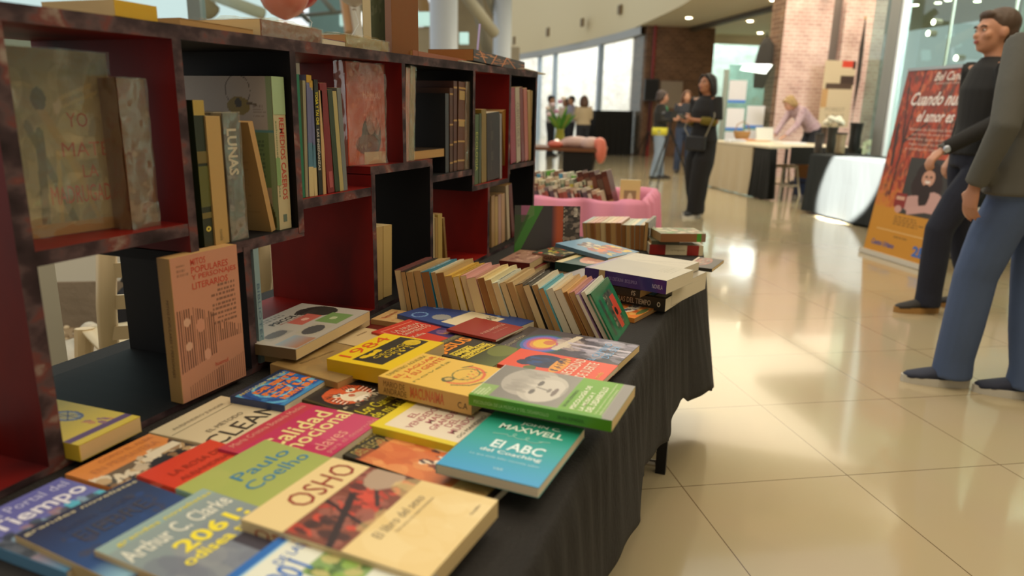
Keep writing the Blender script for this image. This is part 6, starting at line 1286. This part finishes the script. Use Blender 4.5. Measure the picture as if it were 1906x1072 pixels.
def head_shape(b, c, f, up_, s=1.0, male=False):
    c = Vector(c); f = Vector(f).normalized(); up_ = Vector(up_).normalized(); sd = f.cross(up_).normalized(); up_ = sd.cross(f)
    R_ = Matrix((( sd[0], f[0], up_[0], c[0]), (sd[1], f[1], up_[1], c[1]), (sd[2], f[2], up_[2], c[2]), (0, 0, 0, 1))) @ Matrix.Scale(s, 4)
    b.ell((0, -.012, .022), (.074, .094, .092), 18, 12, 0, R_)
    b.ell((0, .020, -.035), (.060, .066, .078), 16, 10, 0, R_)
    b.ell((0, .052, -.082), (.030, .028, .024), 12, 8, 0, R_)          # chin
    b.ell((0, .078, .022), (.052, .014, .012), 12, 8, 0, R_)           # brow
    b.add([(0, .080, .018), (-.016, .080, -.028), (.016, .080, -.028), (0, .113 if male else .107, -.022), (0, .07, -.03)], [(0, 1, 3), (0, 3, 2), (1, 4, 3), (3, 4, 2), (0, 2, 4, 1)], 0, R_)
    b.ell((0, .098, -.024), (.013, .013, .010), 10, 6, 0, R_)
    for sx in (-1, 1):
        b.ell((sx*.040, .062, -.020), (.026, .022, .022), 10, 8, 0, R_)   # cheek
        b.ell((sx*.076, -.008, -.008), (.010, .020, .030), 10, 8, 0, R_)  # ear
    b.ell((0, .083, -.050), (.024, .012, .007), 12, 6, 0, R_); b.ell((0, .081, -.060), (.021, .011, .008), 12, 6, 0, R_)
    return R_
def face_bits(e, R_, lip='9c5048', eye='241a14', brow='2a1c14'):
    m = mat(eye, .3); mw = mat('d8cec4', .4)
    for sx in (-1, 1):
        MB().ell((sx*.031, .0770, .004), (.0115, .007, .0048), 12, 8, 0, R_).build('eye_white', mw, e, smooth=True)
        MB().ell((sx*.031, .0830, .004), (.0056, .0032, .0050), 10, 6, 0, R_).build('eye', m, e, smooth=True)
        MB().tube([(sx*.014, .088, .022), (sx*.032, .089, .027), (sx*.052, .080, .021)], .0035, 6, 0, True, R_).build('eyebrow', mat(brow, .8), e)
    b = MB(); b.ell((0, .090, -.0515), (.022, .007, .0045), 12, 6, 0, R_); b.ell((0, .0885, -.059), (.018, .007, .0055), 12, 6, 0, R_); b.build('lips', mat(lip, .5), e, smooth=True)
def shoe(e, heel, toe, mu, ms, wd=.048, h=.095, hightop=False):
    heel = Vector(heel); toe = Vector(toe); d = (toe-heel); L = d.length; d.normalize(); ac = Vector((d.y, -d.x, 0))
    P = lambda s_, z_: heel+d*L*s_+Vector((0, 0, z_))
    b = MB(); tubeR(b, [P(.0, .055), P(.10, .066), P(.30, .062), P(.50, .052), P(.75, .040), P(.93, .034), P(1.0, .032)], [(wd*.5, .030), (wd*.82, .046), (wd*.85, .044), (wd*.92, .034), (wd*1.0, .026), (wd*.72, .020), (wd*.3, .010)], ac, 14)
    tubeR(b, [P(.16, .04), P(.15, h+.02)], [(wd*.8, .05), (wd*.74, .045)], ac, 12)
    u = b.build('shoe', mu, e, smooth=True, remesh=.008)
    b = MB(); vs = []; n = 20
    for z_ in (0.0, .036):
        for q in range(n):
            th = 2*math.pi*q/n; s_ = .5-.53*math.cos(th); ww = wd*1.02*math.sin(th)*(1.0 if s_ > .4 else .84); p = P(s_, z_)+ac*ww; vs.append(p)
    b.add(vs, [tuple(reversed(range(n))), tuple(range(n, 2*n))]+[(q, (q+1) % n, n+(q+1) % n, n+q) for q in range(n)]); b.build('sole', ms, u)
    b = MB()
    for k in range(4): s_ = .36+.09*k; z_ = .098-.011*k; b.tube([P(s_, z_)-ac*.02, P(s_, z_+.006), P(s_, z_)+ac*.02], .0028, 5)
    b.build('laces', mat('8c8880', .7), u)
def person(label, loc, ang, J, skin, hairc, top, legs_c, shoes_c, sole_c, vox=.012, male=False, sleeves='long', jacket=None, name='person', facedir=None, hair='long', fat=1.0, cloth_extra=None, trouser_w=1.0, cuff=None, head_s=1.0):
    e = empty(name, tuple(loc), ang); tag(e, label, 'person')
    g = lambda k: Vector(J[k])
    sk = mat(skin, .5, var=.06, vscale=12); b = MB()
    pel, wai, che, nb, hd = g('pelvis'), g('waist'), g('chest'), g('neck'), g('head'); sx = Vector(J.get('side', (1, 0, 0))).normalized()
    tubeR(b, [pel-Vector((0, 0, .08)), pel, wai, che, nb-Vector((0, 0, .03))], [(.13, .10), (.15, .11), (.125*fat, .09), (.155*fat, .105), (.07, .06)], sx, 18)
    tubeR(b, [nb-(hd-nb)*.3, nb+(hd-nb)*.25, hd], [.062, .052, .05], sx, 12)
    fd = Vector(facedir or (0, 1, 0)); R_ = head_shape(b, hd+Vector((0, 0, .0)), fd, (0, 0, 1) if 'hup' not in J else J['hup'], head_s, male)
    for s in 'LR':
        tubeR(b, [che*.25+nb*.55+g('sh'+s)*.2, g('sh'+s), g('el'+s), g('wr'+s)], [.055, .050, .036, .024], sx, 12)
        hdv = Vector(J['hand'+s]) if 'hand'+s in J else (g('wr'+s)-g('el'+s)); ac = Vector(J.get('ac'+s, (0, 1, 0)))
        hand(b, g('wr'+s), hdv, ac, J.get('curl', .45), 1 if s == 'L' else -1, fat=1.0 if vox < .01 else 1.15)
        tubeR(b, [pel*.4+g('hip'+s)*.6, g('hip'+s)-Vector((0, 0, .04)), g('kn'+s), g('kn'+s)*.55+g('an'+s)*.45, g('an'+s)], [.085, .082, .054, .052, .034], sx, 12)
        an = g('an'+s); tv = Vector(J.get('toe'+s, (0, 1, 0))).normalized(); tubeR(b, [an-tv*.04-Vector((0, 0, .04)), an+tv*.06-Vector((0, 0, .05)), an+tv*.15-Vector((0, 0, .065))], [(.03, .03), (.036, .025), (.03, .012)], (tv.y, -tv.x, 0), 10)
    b.build('body', sk, e, smooth=True, remesh=vox)
    face_bits(e, R_)
    # trousers
    mt_ = legs_c if not isinstance(legs_c, str) else mat(legs_c, .85, bump=.3, bscale=10, var=.2, vscale=7); b = MB(); tw = trouser_w
    tubeR(b, [pel+(wai-pel)*.45, pel, pel-Vector((0, 0, .10))], [(.155*fat, .12), (.172*fat, .13), (.165*fat, .12)], sx, 18)
    for s in 'LR':
        h_, k_, a_ = g('hip'+s), g('kn'+s), g('an'+s)
        tubeR(b, [h_+Vector((0, 0, .03)), h_-Vector((0, 0, .07)), h_*.45+k_*.55, k_, k_*.5+a_*.5, a_+Vector((0, 0, .05)), a_-Vector((0, 0, .045))], [.098, .100, .083*tw, .074*tw, .072*tw, .068*tw, .072*tw], sx, 14)
    b.build('trousers', mt_, e, smooth=True, remesh=vox*1.15)
    # top
    tc_ = top if not isinstance(top, str) else mat(top, .85, bump=.3, bscale=9, var=.15, vscale=6); b = MB()
    hem = J.get('hem', 0.0)
    tubeR(b, [pel-(wai-pel)*hem, pel+(wai-pel)*.1, wai, che, nb*.65+che*.35, nb], [(.185*fat, .14), (.178*fat, .135), (.152*fat, .118), (.182*fat, .130), (.15*fat, .10), (.068, .062)], sx, 20)
    for s in 'LR':
        S_, E_, W_ = g('sh'+s), g('el'+s), g('wr'+s)
        if sleeves == 'long': tubeR(b, [che*.3+nb*.4+S_*.3, S_, S_*.5+E_*.5, E_, E_*.45+W_*.55, W_-(W_-E_)*.04], [.078, .075, .064, .055, .048, .044], sx, 14)
        else: tubeR(b, [che*.3+nb*.4+S_*.3, S_, S_*.35+E_*.65, E_*.9+S_*.1], [.078, .074, .070, .072], sx, 14)
    b.build('jacket' if jacket else 'shirt', tc_, e, smooth=True, remesh=vox*1.15)
    if cuff:
        b = MB()
        for s in 'LR':
            E_, W_ = g('el'+s), g('wr'+s); tubeR(b, [E_, E_*.4+W_*.6, W_-(W_-E_)*.35], [.052, .046, .040], sx, 12)
        b.build('undersleeve', mat(cuff, .8), e, smooth=True, remesh=vox)
    # shoes
    if shoes_c:
        for s in 'LR':
            an = g('an'+s); tv = Vector(J.get('toe'+s, (0, 1, 0))).normalized(); base = Vector((an.x, an.y, an.z-.09))
            shoe(e, base-tv*.075, base+tv*.20, mat(shoes_c, .7), mat(sole_c, .6))
    # hair
    hm = mat(hairc, .6, bump=.9, bscale=30, stretch=(1, 1, .25), var=.3, vscale=20); b = MB()
    b.ell((0, -.030, .044), (.084, .096, .086), 18, 12, 0, R_)
    if hair == 'short':
        for k in range(26):
            a = k*2.399; r_ = .3+.7*(k/26); b.ell((.07*math.cos(a)*r_, -.015+.085*math.sin(a)*r_, .105-.05*r_*r_), (.018, .018, .018), 8, 6, 0, R_)
        b.ell((0, -.055, .0), (.080, .06, .075), 14, 10, 0, R_); b.ell((0, .055, .085), (.055, .030, .024), 12, 8, 0, R_)
    else:
        L_ = {'long': -.26, 'bob': -.10, 'tied': -.06, 'shoulder': -.17}[hair]
        b.ell((0, -.06, -.02), (.088, .06, .10), 14, 10, 0, R_)
        for k in range(9):
            a = math.pi*(1.06+.88*k/8); x, y = .092*math.cos(a), -.015+.090*math.sin(a)
            b.tube([(x*.85, y*.85, .06), (x*1.02, y, -.02), (x*1.08, y*1.05-.005, L_*.5), (x*.92, y*.95, L_)], [.02, .026, .027, .012], 8, 0, True, R_)
        for sx_ in (-1, 1): b.tube([(sx_*.02, .075, .098), (sx_*.062, .052, .055), (sx_*.086, .018, -.01), (sx_*.088, .005, L_*.6)], [.016, .018, .018, .010], 8, 0, True, R_)
    hb = MB(); hb.v, hb.f, hb.m = b.v, b.f, b.m; hb.build('hair', hm, e, smooth=True, remesh=.009 if vox < .011 else .012)
    return e, R_
def base_pose(H, **kw):
    s = H/1.72
    J = dict(pelvis=(0, 0, .95), waist=(0, 0, 1.08), chest=(0, 0, 1.28), neck=(0, -.01, 1.455), head=(0, .015, 1.585),
             shL=(-.175, 0, 1.40), shR=(.175, 0, 1.40), elL=(-.22, -.03, 1.13), elR=(.22, -.03, 1.13), wrL=(-.23, .04, .89), wrR=(.23, .04, .89),
             hipL=(-.09, 0, .90), hipR=(.09, 0, .90), knL=(-.10, .02, .50), knR=(.10, .02, .50), anL=(-.11, 0, .09), anR=(.11, 0, .09))
    J.update(kw)
    for k, v in list(J.items()):
        if k in ('hem', 'curl'): continue
        if k[:3] in ('toe', 'sid', 'hup') or k[:4] == 'hand' or k in ('acL', 'acR'): continue
        J[k] = tuple(x*s for x in v)
    for k in ('anL', 'anR'): J[k] = (J[k][0], J[k][1], max(.09, J[k][2]) if kw.get(k) is None else J[k][2])
    return J
def facing(d): return math.atan2(-d[0], d[1])
Rv = Vector((CR[0], CR[1], 0)).normalized(); Fv = Vector((CF[0], CF[1], 0)).normalized()

# the man in the grey jacket at the right edge (seen from behind at his left)
dS = (-Rv*.35+Fv*.94); pS = at(1846, 726, z=0); pS = Vector((pS.x, pS.y, 0))
J = base_pose(1.80, anL=(-.13, .10, .085), anR=(.06, -.10, .085), knL=(-.12, .08, .50), knR=(.09, -.02, .50), shL=(-.20, 0, 1.41), shR=(.20, 0, 1.41), elL=(-.29, -.05, 1.12), wrL=(-.275, .04, .885), elR=(.24, -.02, 1.13), wrR=(.24, .05, .9),
              toeL=(-.8, .55, 0), toeR=(-.75, .6, 0), handL=(.02, .08, -1), acL=(.15, 1, 0), handR=(0, .1, -1), acR=(0, 1, 0), hem=.75, curl=.42)
JK = mat('575650', .85, bump=.25, bscale=9, var=.12, vscale=5)
eS, RS = person('tall person in dark grey jacket and blue jeans at the right edge, from behind', pS, facing(dS), J, 'b07c60', '2a211b', JK, mat('48597a', .85, bump=.35, bscale=9, var=.22, vscale=5), '20263a', 'c4c0b4', vox=.009, male=True, jacket=True, hair='short', fat=1.3, trouser_w=1.18)
b = MB(); s_ = 1.80/1.72; tubeR(b, [Vector((-.182, -.0, 1.02))*s_, Vector((-.150, -.115, 1.02))*s_], [.004, .004], (0, 0, 1), 6); b.build('jacket_vent', mat('2a2824', .9), eS)

# the smiling man behind him
dM = (-Rv*.95+Fv*.1); pM = at(1765, 578, z=0)
J = base_pose(1.84, anL=(-.07, .16, .085), anR=(.09, -.16, .085), knL=(-.085, .17, .50), knR=(.09, -.03, .50), elL=(-.22, -.02, 1.14), wrL=(-.17, .26, .955), elR=(.22, -.02, 1.13), wrR=(.22, .02, .90),
              toeL=(-.1, 1, 0), toeR=(.1, 1, 0), handL=(.05, .6, -.65), acL=(.9, .2, 0), handR=(0, .4, -.8), acR=(-1, 0, 0), hem=.2, curl=.7)
eM, RM = person('smiling person in a black jacket and dark jeans standing beside the orange banner', pM, facing(dM), J, 'b88468', '4a382a', mat('181716', .85, bump=.25, bscale=9), mat('161a2a', .85, bump=.3, bscale=9, var=.2), '24211e', 'a07840', vox=.010, male=True, jacket=True, hair='short', fat=1.08, trouser_w=1.1, facedir=(-.12, .98, .03), head_s=1.1)
s_ = 1.84/1.72; b = MB(); tubeR(b, [Vector((-.170, .243, .966))*s_, Vector((-.170, .264, .952))*s_], [.036, .036], (1, 0, 0), 16); w2 = b.build('wristwatch', mat('1c1c20', .4), eM); MB().ell(tuple(Vector((-.205, .255, .96))*s_), (.012, .022, .022), 12, 8).build('watch_face', mat('b8c0cc', .2, .6), w2)

# woman in black with the phone
dA = (-Rv*.85-Fv*.45); pA = at(1297, 402, z=0)
J = base_pose(1.66, anL=(-.07, .10, .09), anR=(.08, -.05, .09), knL=(-.085, .08, .50), knR=(.09, .02, .50), elL=(-.22, .02, 1.15), wrL=(-.05, .25, 1.17), elR=(.21, .0, 1.14), wrR=(.02, .24, 1.16),
              handL=(.5, .8, .1), acL=(0, 0, 1), handR=(-.5, .8, .1), acR=(0, 0, 1), hem=.35, curl=.75, toeL=(-.15, 1, 0))
eA, RA = person('person in black with olive sleeves and a small crossbody bag holding a phone', pA, facing(dA), J, 'b07a5c', '1e1614', mat('1c1a1a', .85, bump=.2, bscale=9), mat('181617', .9, bump=.3, bscale=8), '1a1a1c', 'c8c4bc', vox=.011, hair='shoulder', sleeves='short', cuff='6a5c14', trouser_w=1.5, fat=1.05, facedir=(-.1, .9, .15))
s_ = 1.66/1.72
b = MB(); b.box((-.045, -.004, -.075), (.045, .004, .075)); o = b.build('phone', mat('16161a', .3)); o.matrix_world = eA.matrix_basis @ Matrix.Translation(Vector((-.01, .335, 1.19))*s_) @ Matrix.Rotation(-.9, 4, 'X') if False else Matrix.Translation(pA) @ Matrix.Rotation(facing(dA), 4, 'Z') @ Matrix.Translation(Vector((-.01, .34, 1.185))*s_) @ Matrix.Rotation(-.9, 4, 'X'); tag(o, 'dark phone held by the woman in black', 'phone')
MB().box((-.040, .0042, -.07), (.040, .0050, .07)).build('screen', mat('30343c', .15), o)
MA = Matrix.Translation(pA) @ Matrix.Rotation(facing(dA), 4, 'Z')
b = MB(); b.box((-.13, -.03, -.09), (.13, .03, .08)); o = b.build('crossbody_bag', mat('1e1c1c', .6)); md = o.modifiers.new('bev', 'BEVEL'); md.width = .02; md.segments = 3; o.matrix_world = MA @ Matrix.Translation(Vector((-.06, .17, .90))*s_) @ Matrix.Rotation(.25, 4, 'Z')
MB().tube([(.10, 0, .07), (.20, -.05, .16), (.22, -.17, .35), (.08, -.26, .55), (-.12, -.14, .52), (-.2, -.03, .3), (-.12, 0, .07)], .007, 6).build('strap', mat('8c8470', .5), o); tag(o, 'small black crossbody bag worn by the woman holding a phone', 'bag')

# woman in cardigan facing right
dB = (Rv*.9-Fv*.25); pB = at(1222, 332, z=0)
J = base_pose(1.61, elL=(-.2, .0, 1.15), wrL=(-.06, .26, 1.18), elR=(.2, .0, 1.14), wrR=(.05, .25, 1.16), handL=(.4, .8, .2), acL=(0, 0, 1), handR=(-.4, .8, .2), acR=(0, 0, 1), hem=.1, anL=(-.1, .05, .09), anR=(.1, -.05, .09), curl=.7)
eB, RB = person('person in a black cardigan, green shirt and yellow hem, standing in profile', pB, facing(dB), J, 'b08068', '2c1a12', mat('191816', .85), mat('7c8ca0', .85, bump=.3, bscale=9, var=.25, vscale=5), '241f1e', '2c2826', vox=.013, hair='bob', trouser_w=1.12)
b = MB(); tubeR(b, [(0, 0, .80), (0, 0, .94)], [(.185, .145), (.175, .14)], (1, 0, 0), 20); b.build('yellow_hem', mat('c4bc38', .8), eB, smooth=True)
b = MB(); b.ell((0, .085, 1.14), (.05, .05, .19), 12, 10); b.build('green_shirt_front', mat('1c7c54', .8), eB, smooth=True)
b = MB(); tubeR(b, [(-.2, -.04, .78), (-.19, -.03, 1.0)], [(.03, .08), (.03, .07)], (1, 0, 0), 10); b.build('cardigan_tail', mat('1c3420', .85), eB)
# person with camera facing us
dP = (-Fv*1.0-Rv*.15); pP = at(1268, 322, z=0)
J = base_pose(1.66, elL=(-.22, .02, 1.14), wrL=(-.07, .2, 1.12), elR=(.22, .02, 1.14), wrR=(.07, .2, 1.12), handL=(.4, .7, .2), acL=(0, 0, 1), handR=(-.4, .7, .2), acR=(0, 0, 1), curl=.7)
eP, RP = person('person with long brown hair and blue jeans standing behind the camera tripod', pP, facing(dP), J, 'b88a70', '5c3c28', mat('24262e', .85), mat('2c3850', .85, var=.2), '201c1c', '302c2a', vox=.013, hair='long')
# camera on tripod
q = at(1236, 352, z=0); e = empty('camera_tripod', (q.x, q.y+.2, 0)); tag(e, 'black tripod with splayed legs between the women', 'tripod')
for a in (.3, 2.4, 4.5): MB().tube([(0, 0, .95), (math.cos(a)*.42, math.sin(a)*.42, .01)], [.016, .010], 8).build('leg', STEEL, e)
MB().tube([(0, 0, .85), (0, 0, 1.12)], .014, 8).build('centre_column', STEEL, e)
b = MB(); b.box((-.08, -.06, 0), (.08, .06, .11)); b.tube([(0, .05, .055), (0, .17, .055)], .04, 14); o = b.build('video_camera', mat('141416', .5)); o.matrix_world = Matrix.Translation((q.x, q.y+.2, 1.121)) @ Matrix.Rotation(1.0, 4, 'Z'); MB().tube([(0, .17, .055), (0, .175, .055)], .034, 14).build('lens', mat('304050', .1), o); tag(o, 'black video camera on the tripod between the women', 'camera')
# leaning woman behind the display table
q = atu(1496, 300, 6.25); dL = (-Rv*.95-Fv*.2)
J = base_pose(1.76, pelvis=(0, -.10, .96), waist=(0, .0, 1.07), chest=(0, .16, 1.20), neck=(0, .30, 1.31), head=(0, .40, 1.37), shL=(-.17, .24, 1.26), shR=(.17, .24, 1.26), elL=(-.2, .34, 1.02), elR=(.2, .38, 1.02), wrL=(-.15, .50, .84), wrR=(.15, .52, .84),
              hipL=(-.09, -.1, .90), hipR=(.09, -.1, .90), handL=(0, .8, -.4), handR=(0, .8, -.4), acL=(1, 0, 0), acR=(-1, 0, 0), hup=(0, .5, .85), curl=.3)
FL = ramp_mat('lilac_flowered_cotton', [(.3, '8c6c74'), (.5, 'b49ca0'), (.65, '9c7c88'), (.8, 'c8b4b4')], 14, .8)
eL, RL = person('blonde person in a lilac flowered blouse leaning over the display table', Vector((q.x, q.y, 0)), facing(dL), J, 'b4846c', '94784c', FL, mat('1c1c22', .85), '241f1e', '2c2826', vox=.013, hair='bob', facedir=(0, .85, -.5))
b = MB(); tubeR(b, [(0, .2, 1.0), (0, .24, 1.24)], [(.03, .05), (.025, .04)], (1, 0, 0), 8); b.build('dark_scarf', mat('2a2226', .8), eL, smooth=True)
# far group near the windows
for px, py, H_, top_, hr, lab, dv, hh_, dd in ((1026, 190, 1.60, 'a09c98', '1e1a18', 'person in a grey top with dark hair, leftmost of the far group', (Rv*.9-Fv*.3), 'short', 19), (1053, 192, 1.56, 'd0b8a8', '2a201c', 'person in a pale pink top in the middle of the far group', (-Rv*.5-Fv*.7), 'bob', 20.5), (1064, 187, 1.62, '8c8898', '1a1616', 'person with black hair behind the flowers in the far group', (-Rv*.9-Fv*.2), 'short', 20), (1087, 190, 1.58, 'a8987c', '4a3020', 'person with long brown hair and beige top seen from behind, far group', (Fv*.95-Rv*.2), 'shoulder', 17.5)):
    q = at(px, py, d=dd)
    J = base_pose(H_, elL=(-.22, .02, 1.14), wrL=(-.12, .2, 1.05), elR=(.22, .02, 1.14), wrR=(.12, .2, 1.05), handL=(.4, .7, 0), acL=(0, 0, 1), handR=(-.4, .7, 0), acR=(0, 0, 1))
    person(lab, Vector((q.x, q.y, 0)), facing(dv), J, 'b08468', hr, mat(top_, .85), mat('1c1e26', .85), '1c1818', '242020', vox=.016, hair=hh_, fat=1.1 if 'beige' in lab else 1.0)
# dark chair leg and bright skirting seen between the men
q = at(1782, 500, z=0); e = empty('folding_chair', (q.x+.25, q.y+.25, 0)); tag(e, 'black-legged folding chair half hidden behind the two men', 'chair')
for sx in (-1, 1):
    MB().tube([(sx*.2, -.25, 0), (sx*.2, .1, .5), (sx*.2, .22, .85)], .012, 8).build('leg', STEEL, e); MB().tube([(sx*.2, .25, 0), (sx*.2, -.12, .45)], .012, 8).build('leg', STEEL, e)
MB().box((-.2, -.2, .44), (.2, .2, .465)).build('seat', mat('d8d4c8', .4), e); MB().box((-.2, .17, .62), (.2, .2, .84)).build('backrest', mat('d8d4c8', .4), e)
fit_texts()
